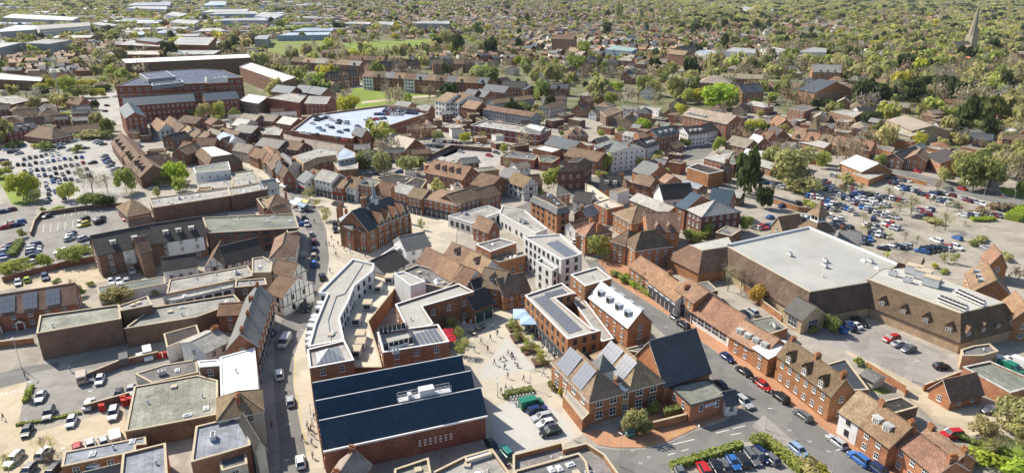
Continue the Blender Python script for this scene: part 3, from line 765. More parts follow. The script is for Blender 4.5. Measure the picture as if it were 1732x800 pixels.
def car(x, y, ang, colr=None, kind=None, place='', z=0.0, text=None, group=None):
    if colr is None:
        t = rnd.uniform(0, 105); 
        for n, c_, wgt in PAINTS:
            t -= wgt
            if t <= 0: break
        colr = n
    if kind is None: kind = rnd.choice(('hatchback', 'hatchback', 'saloon car', 'estate car', 'tall off-roader', 'tall off-roader'))
    CARLIST.append((x, y, z, ang, colr, kind, place, text, group))
MASSCAR = MB()
def build_cars():
    m = MB()
    for x, y, an in BAYS:
        c, s = math.cos(an), math.sin(an); q = (-s * .07, c * .07); m.face([(x - c * 2.5 - q[0], y - s * 2.5 - q[1], .017), (x + c * 2.5 - q[0], y + s * 2.5 - q[1], .017), (x + c * 2.5 + q[0], y + s * 2.5 + q[1], .017), (x - c * 2.5 + q[0], y - s * 2.5 + q[1], .017)], 'line_paint')
    m.build('bay_lines')['kind'] = 'structure'
    CARLIST.sort(key=lambda c: math.hypot(c[0], c[1]))
    seen = 0; mass = []
    for (x, y, z, ang, colr, kind, place, text, group) in CARLIST:
        px, py = proj(x, y, z)
        if not (-12 < px < 1744 and py < 815): continue
        if seen >= 292: mass.append((x, y, z, ang, colr, kind)); continue
        seen += 1; body, glass, wh, pos, whole = car_meshes(kind); c_ = jit(PD[colr], .06); nm = 'parked_van' if 'van' in kind else 'parked_car'
        if math.hypot(x, y) < 240:
            o = newobj(nm, body, None, c_, (x, y, z), ang)
            newobj('window_glass', glass, o)
            for wx, wy in pos: newobj('wheel', wh, o, None, (wx, wy, .32))
        else: o = newobj(nm, whole, None, c_, (x, y, z), ang)
        if text: label(o, text, 'van' if 'van' in kind else 'car', group)
        else: auto(o, 'van' if 'van' in kind else 'car', '%s %s' % (colr, kind), place, group or ('cars ' + place), (x, y))
    if mass:
        o = None; V = []; Fc = []; C = []
        m = MB()
        for (x, y, z, ang, colr, kind) in mass:
            c, s = math.cos(ang), math.sin(ang); L = 4.3
            def tr(p): return (x + p[0] * c - p[1] * s, y + p[0] * s + p[1] * c, z + p[2])
            a = [(-2.1, -.85, .25), (2.1, -.85, .25), (2.1, .85, .25), (-2.1, .85, .25), (-2.0, -.8, .9), (2.05, -.8, .95), (2.05, .8, .95), (-2.0, .8, .9)]
            g = [(-1, -.75, .92), (1.8, -.75, .95), (1.8, .75, .95), (-1, .75, .92), (-.3, -.6, 1.45), (1.3, -.6, 1.45), (1.3, .6, 1.45), (-.3, .6, 1.45)]
            nm = 'paint_' + colr.replace(' ', '_')
            if nm not in MATS: simple(nm, PD[colr], .3, .6)
            m.hexa([tr(p) for p in a], nm); m.hexa([tr(p) for p in g], 'glass')
            r = [(-.3, -.6, 1.46), (1.3, -.6, 1.46), (1.3, .6, 1.46), (-.3, .6, 1.46)]; m.face([tr(p) for p in r], nm)
        o = m.build('distant_cars'); o['kind'] = 'stuff'
def dirang(v, a, b):      # world heading of a line between two photograph points
    (x0, y0), (x1, y1) = WP(v, list(a) + list(b)); return math.atan2(y1 - y0, x1 - x0)
def cars_at(v, pts, head, place, cols=None, kinds=None, z=0):
    """pts x,y pairs; head: (x0,y0,x1,y1) in the same view = direction the cars point along"""
    (hx0, hy0), (hx1, hy1) = WP(v, head, z); ang = math.atan2(hy1 - hy0, hx1 - hx0)
    for i, (x, y) in enumerate(WP(v, pts, z + .6)):
        car(x, y, ang + (math.pi if rnd.random() < .4 else 0) + rnd.uniform(-.03, .03), cols[i % len(cols)] if cols else None, kinds[i % len(kinds)] if kinds else None, place, z)
BAYS = []
def row(v, p, n, place, mode='perp', skip=0.0, cols=None, z=0, kinds=None, tilt=0):
    (x0, y0), (x1, y1) = WP(v, p, z); ang = math.atan2(y1 - y0, x1 - x0)
    if mode == 'perp' and z == 0:
        an = ang + tilt + math.pi / 2
        for i in range(n + 1): t = i / n; BAYS.append((x0 + (x1 - x0) * t, y0 + (y1 - y0) * t, an))
    for i in range(n):
        if rnd.random() < skip: continue
        t = (i + .5) / n
        car(x0 + (x1 - x0) * t, y0 + (y1 - y0) * t, ang + tilt + (math.pi / 2 if mode == 'perp' else 0) + (math.pi if rnd.random() < .5 else 0) + rnd.uniform(-.04, .04), cols[i % len(cols)] if cols else None, kinds[i % len(kinds)] if kinds else None, place, z)
# ------------------------------------------------------------ trees
LEAFC = {'lime': (.36, .46, .06), 'fresh': (.39, .43, .11), 'olive': (.43, .41, .17), 'bare': (.42, .36, .24), 'brown': (.37, .28, .18), 'dark': (.075, .10, .035), 'yellow': (.50, .48, .08), 'mid': (.25, .29, .09), 'grey': (.36, .33, .27), 'orange': (.55, .36, .09)}
def crown(seed, nblob, per, card, style='round'):
    r = random.Random(seed); V = []; Fs = []
    blobs = []
    if style == 'cone':
        for i in range(nblob): t = i / nblob; blobs.append((r.uniform(-.12, .12) * (1 - t), r.uniform(-.12, .12) * (1 - t), .08 + t * .85, (1 - t) ** .8 * .92 + .06, .13))
    elif style == 'poplar':
        for i in range(nblob): t = i / nblob; blobs.append((r.uniform(-.2, .2), r.uniform(-.2, .2), .06 + t * .84, (.85 * math.sin(math.pi * (.12 + .8 * t))) + .1, .12))
    elif style == 'layer':
        for i in range(nblob): a = r.uniform(0, 6.28); t = i / nblob; q = (1 - t * .7) * .6; blobs.append((math.cos(a) * q * r.uniform(.3, 1), math.sin(a) * q * r.uniform(.3, 1), .15 + t * .75, .5 - .2 * t, .05))
    else:
        for i in range(nblob):
            a = r.uniform(0, 6.28); q = r.uniform(.25, .66) if i else 0; z = r.uniform(.22, .78); q *= math.sin(math.pi * min(.95, max(.12, z))) ** .5
            blobs.append((math.cos(a) * q, math.sin(a) * q, z, r.uniform(.28, .46), r.uniform(.16, .25)))
    for (bx, by, bz, br, bh) in blobs:
        for k_ in range(per):
            u = r.uniform(-1, 1); a = r.uniform(0, 6.283); s_ = math.sqrt(1 - u * u); q = r.uniform(.6, 1.08) if style != 'bare' else r.uniform(.2, 1.15)
            c0 = Vector((bx + br * q * s_ * math.cos(a), by + br * q * s_ * math.sin(a), bz + bh * q * u))
            n = Vector((s_ * math.cos(a), s_ * math.sin(a), u + .35)) + Vector((r.uniform(-.55, .55), r.uniform(-.55, .55), r.uniform(-.55, .55))); n.normalize()
            t = n.orthogonal().normalized(); b = n.cross(t); an = r.uniform(0, 6.28); t, b = t * math.cos(an) + b * math.sin(an), b * math.cos(an) - t * math.sin(an)
            s = card * r.uniform(.6, 1.35); i0 = len(V); th = s * (.8 if style != 'bare' else .3)
            for (p, q2) in ((-1, -.6), (.2, -1), (1, .3), (-.3, 1)): V.append(tuple(c0 + t * (p * s) + b * (q2 * th)))
            Fs.append((i0, i0 + 1, i0 + 2, i0 + 3))
    A = np.array(V); rr_ = np.percentile(np.hypot(A[:, 0], A[:, 1]), 97); z0, z1 = np.percentile(A[:, 2], 1), np.percentile(A[:, 2], 99)
    A[:, :2] /= rr_; A[:, 2] = (A[:, 2] - z0) / (z1 - z0)
    return [tuple(p) for p in A.tolist()], Fs
def twigs(seed, depth=5, r0=.035):
    r = random.Random(seed); m = MB()
    def grow(p, d, L, rad, k_):
        q = p + d * L; m.tube(p, q, rad, 3 if k_ < 5 else 3, 'bark', rad * .65)
        if k_ == 0: return
        for i in range(3 if k_ > 1 else 4):
            nd = (d + Vector((r.uniform(-.75, .75), r.uniform(-.75, .75), r.uniform(-.15, .55)))).normalized(); grow(q if i else p + d * L * .75, nd, L * r.uniform(.62, .8), rad * .6, k_ - 1)
    grow(Vector((0, 0, 0)), Vector((0, 0, 1)), .3, r0, depth); return m
def cards_mesh(name, V, Fs, mat='leaf'):
    me = bpy.data.meshes.new(name); me.from_pydata(V, [], Fs); me.materials.append(MATS[mat]); me.update(); return me
CROWN = {}
def get_crown(style, i):
    key = (style, i)
    if key not in CROWN:
        if style == 'bare': V, Fs = crown(100 + i, 10, 90, .03, 'bare')
        elif style == 'cone': V, Fs = crown(200 + i, 12, 60, .1, 'cone')
        elif style == 'poplar': V, Fs = crown(300 + i, 11, 60, .12, 'poplar')
        elif style == 'layer': V, Fs = crown(400 + i, 16, 60, .07, 'layer')
        elif style == 'thin': V, Fs = crown(500 + i, 9, 55, .055, 'round')
        elif style == 'bush': V, Fs = crown(600 + i, 7, 60, .1, 'round')
        else: V, Fs = crown(i, 13, 110, .062, 'round')
        CROWN[key] = cards_mesh('crown', V, Fs)
        t = MB(); t.cyl(0, 0, -.5, .55, .035, .012, 6, 'bark', False)
        rr = random.Random(i)
        for _ in range(6 if style in ('round', 'thin') else 2): a = rr.uniform(0, 6.28); z = rr.uniform(.0, .35); t.tube((0, 0, z), (math.cos(a) * .45, math.sin(a) * .45, z + rr.uniform(.15, .4)), .014, 3, 'bark', .004)
        CROWN[key + ('t',)] = t.mesh('trunk') if style != 'bare' else twigs(i).mesh('trunk')
    return CROWN[key], CROWN[key + ('t',)]
NTREE = 0
TNAME = {'lime': 'bright lime-green tree', 'fresh': 'fresh green leafy tree', 'olive': 'olive-green budding tree', 'bare': 'bare grey-brown tree', 'brown': 'brown twiggy tree', 'dark': 'dark evergreen tree', 'yellow': 'yellow-green tree', 'mid': 'mid-green tree', 'grey': 'grey leafless tree', 'orange': 'orange-leaved tree'}
def tree(x, y, h, r, c='fresh', style=None, place='', text=None, trunk=.22, name='tree', cat='tree', z=0, group=None):
    global NTREE
    NTREE += 1
    style = style or {'dark': 'cone' if rnd.random() < .4 else 'round', 'bare': 'bare', 'grey': 'bare', 'brown': 'bare'}.get(c, 'round')
    cm, tm = get_crown(style, rnd.randrange(3))
    o = bpy.data.objects.new(name, None); o.location = (x, y, z); o.rotation_euler = (0, 0, rnd.uniform(0, 6.28)); o.empty_display_size = .5; col.objects.link(o)
    colr = jit(LEAFC[c], .15)
    if style == 'bare':
        newobj('trunk', tm, o, None, (0, 0, 0), 0, (r * 1.0, r * 1.0, h * .95)); newobj('crown', cm, o, colr, (0, 0, h * .25), 0, (r, r, h * .72))
    else:
        t0 = h * trunk; newobj('trunk', tm, o, None, (0, 0, t0), 0, (r, r, h - t0) if trunk > .12 else (r, r, h)); newobj('crown', cm, o, colr, (0, 0, t0 * .8), 0, (r, r, h - t0 * .8))
    if text: label(o, text, cat, group)
    else: auto(o, cat, TNAME[c] if cat == 'tree' else {'shrub': TNAME[c].replace('tree', 'shrub')}.get(cat, cat), place, group or ('trees ' + place), (x, y))
    return o
def T(v, px, py, h, r, c='fresh', style=None, place='', text=None, **k):
    x, y = WP(v, [px, py])[0]; return tree(x, y, h, r, c, style, place, text, **k)
def hedge(text, v, pts, h, w, c='mid', cat='hedge', name='hedge', place=None, dens=9):
    P = WP(v, pts); r = random.Random(len(text)); V = []; Fs = []
    for i in range(len(P) - 1):
        a, b = P[i], P[i + 1]; L = math.hypot(b[0] - a[0], b[1] - a[1]); d = ((b[0] - a[0]) / L, (b[1] - a[1]) / L)
        for _ in range(int(L * (w + 2 * h) * dens)):
            t = r.uniform(0, L); s = r.uniform(-1, 1); top = r.random() < w / (w + 2 * h)
            u = s * w / 2 if top else math.copysign(w / 2, s) * r.uniform(.85, 1.1); z = h * r.uniform(.9, 1.12) if top else h * r.uniform(.02, 1)
            c0 = Vector((a[0] + d[0] * t - d[1] * u, a[1] + d[1] * t + d[0] * u, z)) - Vector((P[0][0], P[0][1], 0))
            n = Vector((r.uniform(-1, 1), r.uniform(-1, 1), r.uniform(0, 1.2))); n.normalize(); t_ = n.orthogonal().normalized(); b_ = n.cross(t_); q = r.uniform(.12, .28)
            i0 = len(V)
            for (e, f) in ((-1, -.6), (.2, -1), (1, .3), (-.3, 1)): V.append(tuple(c0 + t_ * (e * q) + b_ * (f * q)))
            Fs.append((i0, i0 + 1, i0 + 2, i0 + 3))
    o = newobj(name, cards_mesh(name, V, Fs), None, jit(LEAFC[c]), (P[0][0], P[0][1], 0))
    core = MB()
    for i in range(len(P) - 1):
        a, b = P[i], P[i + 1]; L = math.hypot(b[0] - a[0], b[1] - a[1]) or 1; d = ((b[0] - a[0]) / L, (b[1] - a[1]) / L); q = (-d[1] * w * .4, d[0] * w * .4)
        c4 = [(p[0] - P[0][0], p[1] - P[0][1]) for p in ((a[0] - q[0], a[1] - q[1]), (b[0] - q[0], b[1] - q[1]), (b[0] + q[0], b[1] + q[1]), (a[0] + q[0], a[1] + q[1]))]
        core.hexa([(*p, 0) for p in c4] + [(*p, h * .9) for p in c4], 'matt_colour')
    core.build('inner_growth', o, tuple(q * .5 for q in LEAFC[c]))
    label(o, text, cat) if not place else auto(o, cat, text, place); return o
# ------------------------------------------------------------ people
def person_mesh(pose):
    """one continuous figure, looking along -y"""
    import bmesh
    P = {'pelvis': (0, 0, .95), 'waist': (0, 0, 1.12), 'chest': (0, 0, 1.35), 'neck': (0, .0, 1.5), 'head': (0, -.02, 1.64), 'top': (0, -.01, 1.76),
         'shl': (-.19, 0, 1.42), 'ell': (-.25, .03, 1.14), 'hal': (-.24, -.08, .9), 'fil': (-.24, -.11, .79), 'shr': (.19, 0, 1.42), 'elr': (.25, .03, 1.14), 'har': (.24, -.08, .9), 'fir': (.24, -.11, .79),
         'hil': (-.1, 0, .9), 'knl': (-.11, -.03, .5), 'anl': (-.11, .02, .09), 'tol': (-.11, -.15, .03), 'hir': (.1, 0, .9), 'knr': (.11, -.03, .5), 'anr': (.11, .02, .09), 'tor': (.11, -.15, .03)}
    if pose == 'walk':
        P.update({'knl': (-.1, -.22, .52), 'anl': (-.1, -.3, .11), 'tol': (-.1, -.47, .06), 'knr': (.1, .1, .5), 'anr': (.1, .34, .16), 'tor': (.1, .24, .03), 'hal': (-.24, .2, .95), 'fil': (-.24, .24, .85), 'ell': (-.25, .16, 1.15), 'har': (.24, -.26, .98), 'fir': (.24, -.34, .9), 'elr': (.25, -.08, 1.13)})
    if pose == 'sit':
        for k_ in list(P):
            x, y, z = P[k_]; P[k_] = (x, y, z - .45)
        P.update({'hil': (-.1, -.02, .47), 'knl': (-.12, -.45, .49), 'anl': (-.12, -.42, .09), 'tol': (-.12, -.6, .04), 'hir': (.1, -.02, .47), 'knr': (.12, -.45, .49), 'anr': (.12, -.42, .09), 'tor': (.12, -.6, .04), 'hal': (-.16, -.3, .62), 'fil': (-.12, -.4, .6), 'har': (.16, -.3, .62), 'fir': (.12, -.4, .6)})
    rad = {'pelvis': .15, 'waist': .135, 'chest': .165, 'neck': .06, 'head': .105, 'top': .07, 'shl': .075, 'shr': .075, 'ell': .048, 'elr': .048, 'hal': .036, 'har': .036, 'fil': .026, 'fir': .026, 'hil': .1, 'hir': .1, 'knl': .066, 'knr': .066, 'anl': .046, 'anr': .046, 'tol': .04, 'tor': .04}
    E = [('pelvis', 'waist'), ('waist', 'chest'), ('chest', 'neck'), ('neck', 'head'), ('head', 'top'), ('chest', 'shl'), ('shl', 'ell'), ('ell', 'hal'), ('hal', 'fil'), ('chest', 'shr'), ('shr', 'elr'), ('elr', 'har'), ('har', 'fir'), ('pelvis', 'hil'), ('hil', 'knl'), ('knl', 'anl'), ('anl', 'tol'), ('pelvis', 'hir'), ('hir', 'knr'), ('knr', 'anr'), ('anr', 'tor')]
    ns = list(P); ns.sort(key=lambda n: n != 'pelvis')
    vs = [P[n] for n in ns]; es = [(ns.index(a), ns.index(b)) for a, b in E]; rs = [rad[n] for n in ns]
    for side, sx in (('l', -1), ('r', 1)):      # four fingers and a thumb on each hand
        h0 = Vector(P['ha' + side]); f0 = Vector(P['fi' + side]); d = (f0 - h0).normalized(); sd = Vector((0, 1, 0)) if abs(d.y) < .7 else Vector((1, 0, 0))
        for k_, (o_, ln) in enumerate(((-.03, .07), (-.01, .085), (.01, .08), (.03, .06))):
            i = len(vs); vs.append(tuple(f0 + sd * o_ + d * ln)); rs.append(.009); es.append((ns.index('fi' + side), i))
        i = len(vs); vs.append(tuple(h0 + sd * -.06 + d * .06)); rs.append(.011); es.append((ns.index('ha' + side), i))
    me = bpy.data.meshes.new('p'); me.from_pydata(vs, es, []); o = bpy.data.objects.new('p', me); col.objects.link(o)
    md = o.modifiers.new('s', 'SKIN'); 
    for i, r_ in enumerate(rs): me.skin_vertices[0].data[i].radius = (r_, r_)
    me.skin_vertices[0].data[0].use_root = True
    o.modifiers.new('u', 'SUBSURF').levels = 1
    dg = bpy.context.evaluated_depsgraph_get(); m2 = bpy.data.meshes.new_from_object(o.evaluated_get(dg)); bpy.data.objects.remove(o)
    m2.name = 'person'; m2.materials.clear()
    for n in ('matt_colour', 'denim', 'skin', 'dark_trim', 'bark'): m2.materials.append(MATS[n])
    zt = -.45 if pose == 'sit' else 0
    for p in m2.polygons:
        c = p.center; z = c.z - zt
        if z > 1.68 or (z > 1.58 and c.y > .01): i = 4
        elif z > 1.5: i = 2
        elif pose != 'sit' and (abs(c.x) > .17 and z < .92): i = 2
        elif pose == 'sit' and c.y < -.27 and z > 1.03 and z < 1.13 and abs(c.x) < .2 and c.z > .57: i = 2
        elif c.z < .1: i = 3
        elif z < .98 or (pose == 'sit' and c.z < .56): i = 1
        else: i = 0
        p.material_index = i
    for p in m2.polygons: p.use_smooth = True
    return m2
PM = {}
CLOTH = {'white': (.7, .7, .68), 'black': (.02, .02, .025), 'navy': (.02, .03, .1), 'red': (.4, .02, .03), 'grey': (.2, .2, .22), 'pale blue': (.25, .4, .6), 'green': (.05, .18, .07), 'pink': (.6, .25, .3)}
def people(v, pts, place, pose='walk', cols=None):
    for i, (x, y) in enumerate(WP(v, pts)):
        if pose not in PM: PM[pose] = person_mesh(pose)
        c = cols[i % len(cols)] if cols else rnd.choice(list(CLOTH))
        o = newobj('person', PM[pose], None, CLOTH[c], (x, y, 0.0), rnd.uniform(0, 6.28), rnd.uniform(.95, 1.05))
        auto(o, 'person', '%s person in a %s top' % ({'walk': 'walking', 'stand': 'standing', 'sit': 'seated'}[pose], c), place, 'people ' + place)
# ------------------------------------------------------------ street furniture
def lamp_post(v, x, y, h=6, kind='single', place='', text=None):
    key = ('lamp', kind, h)
    if key not in MESHES:
        b = MB(); b.cyl(0, 0, 0, .9, .11, .1, 8, 'galvanised'); b.cyl(0, 0, .9, h, .065, .045, 8, 'galvanised'); MESHES[key] = b.mesh('pole')
        g = MB()
        if kind == 'single': g.box(-.12, .7, -.13, .13, h - .02, h + .09, 'galvanised'); g.box(.15, .6, -.1, .1, h - .05, h - .021, 'headlight')
        else:
            for s in (-1, 1): g.box(min(0, s), max(0, s), -.05, .05, h - .03, h + .05, 'galvanised'); g.box(s * .75 - .28, s * .75 + .28, -.14, .14, h + .051, h + .12, 'galvanised')
        MESHES[key + (1,)] = g.mesh('lamp_head')
    p = WP(v, [x, y])[0]; o = bpy.data.objects.new('lamp_post', None); o.location = (*p, 0); col.objects.link(o); a = rnd.uniform(0, 6.28)
    newobj('pole', MESHES[key], o); newobj('lamp_head', MESHES[key + (1,)], o, None, None, a)
    auto(o, 'lamp post', 'slim grey lamp post', place, 'lamp posts') if not text else label(o, text, 'lamp post')
def parasol(v, x, y, r, h, c, place, name='parasol', look=None):
    p = WP(v, [x, y])[0]; o = bpy.data.objects.new(name, None); o.location = (*p, 0); col.objects.link(o)
    m = MB(); m.cyl(0, 0, 0, h, .04, .04, 6, 'galvanised'); m.cyl(0, 0, 0, .1, .4, .38, 8, 'dark_trim'); m.build('pole', o)
    m = MB(); n = 4; pts = [(r * math.cos(math.pi / 4 + i * math.pi / 2) * 1.3, r * math.sin(math.pi / 4 + i * math.pi / 2) * 1.3, h - .55) for i in range(4)]
    for i in range(4):
        a, b = pts[i], pts[(i + 1) % 4]; m.face([a, b, (0, 0, h + .1)], 'matt_colour'); m.face([(a[0], a[1], a[2] - .22), (b[0], b[1], b[2] - .22), b, a], 'matt_colour'); m.face([b, a, (0, 0, h + .06)], 'matt_colour')
    m.build('canopy', o, c); auto(o, 'parasol', look, place, 'parasols ' + place)
def table_set(v, x, y, place):
    if 'tbl' not in MESHES:
        m = MB(); m.cyl(0, 0, .7, .74, .42, .42, 10, 'stone_trim'); m.cyl(0, 0, 0, .7, .04, .04, 6, 'dark_trim', False); m.cyl(0, 0, 0, .03, .25, .25, 8, 'dark_trim'); MESHES['tbl'] = m.mesh('cafe_table')
        m = MB(); m.box(-.2, .2, -.2, .2, .42, .47, 'dark_trim'); m.box(-.2, .2, .17, .21, .5, .88, 'dark_trim')
        for a in (-.18, .18):
            for b in (-.18, .18): m.box(a - .02, a + .02, b - .02, b + .02, 0, .42, 'dark_trim')
        MESHES['chr'] = m.mesh('cafe_chair')
    p = WP(v, [x, y])[0]; o = newobj('cafe_table', MESHES['tbl'], None, None, (*p, 0)); auto(o, 'table', 'round cafe table', place, 'cafe tables ' + place); a0 = rnd.uniform(0, 3)
    for q in range(2):
        a = a0 + q * 2.6; c = newobj('cafe_chair', MESHES['chr'], None, None, (p[0] + .75 * math.sin(-a), p[1] + .75 * math.cos(a), 0), a)
        auto(c, 'chair', 'dark cafe chair', place, 'cafe chairs ' + place)
# ------------------------------------------------------------ ground, roads, pavements
sheet('ground', 'earth', [(-6000, -60), (6000, -60), (6000, 9000), (-6000, 9000)], 0)
def G(name, mat, z, pts, v='', m=0):
    P = WP(v, pts); sheet(name, mat, P, z)
    if m: mark(P, m if m > 1 else 0)
    return P
G('town_ground', 'yard', .004, [-500, 980, -260, 330, 0, 232, 200, 212, 420, 188, 700, 178, 900, 196, 1300, 190, 1500, 226, 1732, 290, 2500, 420, 2900, 980])
LK = [468, 830, 473, 790, 472, 745, 464, 676, 464, 607, 463, 578, 478, 542, 494, 534, 512, 502, 516, 484, 523, 451, 523, 400, 512, 370, 500, 345, 480, 318, 462, 300]
RK = [483, 300, 515, 330, 540, 360, 552, 390, 557, 438, 552, 474, 539, 490, 531, 507, 524, 542, 508, 574, 497, 602, 496, 649, 505, 704, 519, 773, 528, 830]
G('high_street', 'asphalt', .012, LK + RK, m=1)
# raised pavements either side of the high street
lk = LK[:]; PL = [(lk[i], lk[i + 1]) for i in range(0, len(lk), 2)]
slab('west_pavement', 'dark_pavement', [W(x, y) for x, y in PL] + [W(x, y) for x, y in ((425, 262), (440, 320), (470, 350), (486, 400), (486, 470), (440, 560), (424, 600), (424, 680), (425, 830))], .11)
slab('east_pavement', 'paving', [W(RK[i], RK[i + 1]) for i in range(0, len(RK), 2)] + [W(x, y) for x, y in ((600, 830), (560, 690), (570, 560), (600, 480), (700, 450), (770, 420), (775, 370), (660, 326), (560, 312), (500, 304), (470, 296), (448, 279), (417, 265), (387, 251), (365, 240), (300, 226), (262, 220), (254, 230), (300, 240), (360, 255), (395, 270), (428, 290), (455, 312))], .115)
G('plaza', 'paving', .009, [745, 575, 780, 505, 900, 485, 905, 520, 940, 600, 935, 660, 990, 715, 985, 735, 960, 748, 880, 776, 815, 750, 800, 640, 760, 600], m=1)
G('plaza_triangle', 'white_paving', .014, [857, 568, 808, 638, 812, 641, 905, 622])
G('plaza_parking', 'white_paving', .014, [832, 690, 900, 663, 968, 716, 972, 738, 880, 768, 836, 742])
G('back_road', 'asphalt', .012, [968, 742, 1010, 756, 1040, 760, 1085, 760, 1124, 752, 1175, 728, 1225, 712, 1262, 684, 1310, 708, 1290, 745, 1250, 748, 1135, 788, 1130, 860, 1040, 860, 1000, 772], m=1)
slab('corner_pavement', 'brick_paving', [W(x, y) for x, y in ((985, 732), (1010, 752), (1040, 757), (1085, 757), (1124, 749), (1175, 725), (1225, 708), (1252, 690), (1225, 660), (1080, 690), (1040, 733), (1010, 727))], .11)
RL = [990, 440, 1010, 470, 1050, 505, 1100, 545, 1150, 590, 1205, 640, 1245, 672, 1292, 702, 1330, 735, 1368, 765, 1406, 798, 1460, 845]
RR = [1540, 845, 1470, 788, 1434, 757, 1399, 730, 1338, 686, 1300, 656, 1241, 610, 1216, 598, 1165, 563, 1127, 532, 1089, 507, 1038, 475, 1010, 440]
G('terrace_street', 'asphalt', .0125, RL + RR, m=1)
rr = [(RR[i], RR[i + 1]) for i in range(0, len(RR), 2)]
slab('brick_pavement', 'brick_paving', [W(x, y) for x, y in rr] + [W(x, y) for x, y in ((1040, 436), (1104, 486), (1142, 510), (1165, 525), (1240, 578), (1310, 634), (1398, 700), (1460, 750), (1590, 850))], .12)
slab('north_pavement', 'dark_pavement', [W(x, y) for x, y in ((1292, 702), (1330, 735), (1368, 765), (1406, 798), (1460, 845), (1420, 845), (1360, 790), (1320, 757), (1272, 720))], .11)
G('hedged_car_park', 'lot_asphalt', .013, [1158, 806, 1255, 762, 1300, 752, 1330, 775, 1400, 845, 1140, 850], m=1)
G('gravel_yard', 'gravel_yard', .009, [-90, 640, 45, 645, 30, 720, 60, 730, 210, 690, 218, 760, 100, 850, -120, 850], m=1)
G('rear_car_park', 'lot_asphalt', .013, [45, 645, 52, 630, 110, 622, 240, 604, 320, 586, 320, 606, 230, 640, 215, 690, 60, 712, 32, 716], m=1)
G('side_road', 'asphalt', .0115, [-90, 646, 0, 630, 40, 620, 100, 612, 100, 622, 52, 630, 45, 645, 0, 656, -90, 672], m=1)
G('mews_road', 'lot_asphalt', .0115, [-90, 588, 0, 563, 62, 548, 62, 575, 0, 592, -90, 612], m=1)
G('crowded_car_park', 'pale_lot', .012, [0, 248, 40, 240, 110, 228, 170, 224, 205, 236, 215, 290, 205, 330, 150, 352, 80, 358, 70, 340, 40, 300, 0, 292], m=1)
G('marked_car_park', 'lot_asphalt', .012, [52, 402, 74, 364, 130, 350, 215, 342, 222, 380, 170, 400, 165, 430, 95, 456, 30, 462, 44, 425], m=1)
G('far_left_car_park', 'lot_asphalt', .0125, [-160, 370, 0, 345, 62, 350, 52, 400, 44, 425, 30, 462, -160, 480], m=1)
G('apartment_yard', 'gravel_yard', .009, [0, 478, 60, 462, 270, 430, 285, 455, 165, 478, 130, 500, 30, 486, 0, 492], m=1)
G('supermarket_car_park', 'tan_lot', .012, [1262, 314, 1300, 300, 1380, 294, 1470, 302, 1570, 314, 1612, 328, 1760, 366, 1780, 430, 1690, 440, 1640, 450, 1560, 450, 1535, 452, 1480, 425, 1385, 382, 1330, 388, 1240, 400, 1235, 380, 1290, 365, 1300, 345], m=1)
G('station_road', 'asphalt', .0135, [1465, 268, 1566, 298, 1640, 313, 1790, 352, 1790, 368, 1612, 326, 1560, 309, 1458, 279], m=1)
G('delivery_yard', 'dark_pavement', .012, [1365, 552, 1455, 540, 1540, 572, 1640, 618, 1700, 640, 1600, 652, 1560, 655, 1500, 624, 1430, 592, 1370, 580], m=1)
G('concrete_track', 'gravel_yard', .0115, [1440, 566, 1470, 600, 1560, 655, 1600, 690, 1650, 690, 1760, 680, 1790, 720, 1640, 736, 1580, 712, 1530, 664, 1430, 596], m=1)
G('van_yard', 'pale_lot', .012, [150, 660, 340, 570, 640, 600, 700, 650, 640, 740, 330, 700], 'VB', m=1)
G('office_car_park', 'lot_asphalt', .012, [80, 520, 160, 490, 440, 520, 400, 580, 250, 640, 120, 620, 60, 560], 'VB', m=1)
G('market_road', 'asphalt', .012, [150, 480, 400, 440, 560, 440, 660, 360, 800, 335, 1010, 240, 1060, 150, 1110, 150, 1020, 300, 850, 355, 700, 405, 620, 470, 520, 560, 400, 575, 330, 510], 'VA', m=1)
G('church_street', 'asphalt', .012, [925, 330, 1000, 300, 1055, 292, 1075, 262, 1100, 262, 1080, 300, 1010, 325, 940, 345, 880, 372, 868, 352], m=1)
G('park_lawn', 'grass', .01, [543, 88, 565, 75, 640, 70, 732, 67, 738, 76, 722, 89, 600, 94], m=1)
G('green', 'grass', .01, [598, 149, 712, 148, 736, 162, 690, 169, 655, 176, 612, 190, 592, 168], m=1)
G('green_path', 'gravel_yard', .014, [612, 172, 690, 163, 736, 161, 736, 164, 690, 167, 612, 176])
G('green_road', 'pale_lot', .014, [585, 143, 640, 140, 760, 150, 760, 154, 640, 145, 590, 150])
G('allotments', 'rough_grass', .01, [430, 82, 480, 64, 560, 62, 548, 90, 470, 94], m=1)
G('corner_lawn', 'grass', .01, [0, 296, 20, 296, 36, 312, 56, 340, 40, 352, 20, 345, 0, 310], m=1)
G('roundabout_road', 'pale_lot', .012, [140, 158, 200, 153, 203, 175, 212, 200, 212, 212, 180, 210, 168, 185, 130, 170], m=1)
G('garden_lawn', 'grass', .01, [1640, 745, 1700, 735, 1745, 760, 1700, 790, 1640, 770], m=1)
G('side_lawn', 'grass', .01, [1690, 316, 1760, 326, 1760, 346, 1700, 335], m=1)
G('rear_lawn', 'rough_grass', .01, [690, 230, 790, 215, 860, 240, 800, 265], '33')
G('back_garden_lawn', 'grass', .01, [1080, 550, 1130, 535, 1180, 575, 1130, 590], '33')
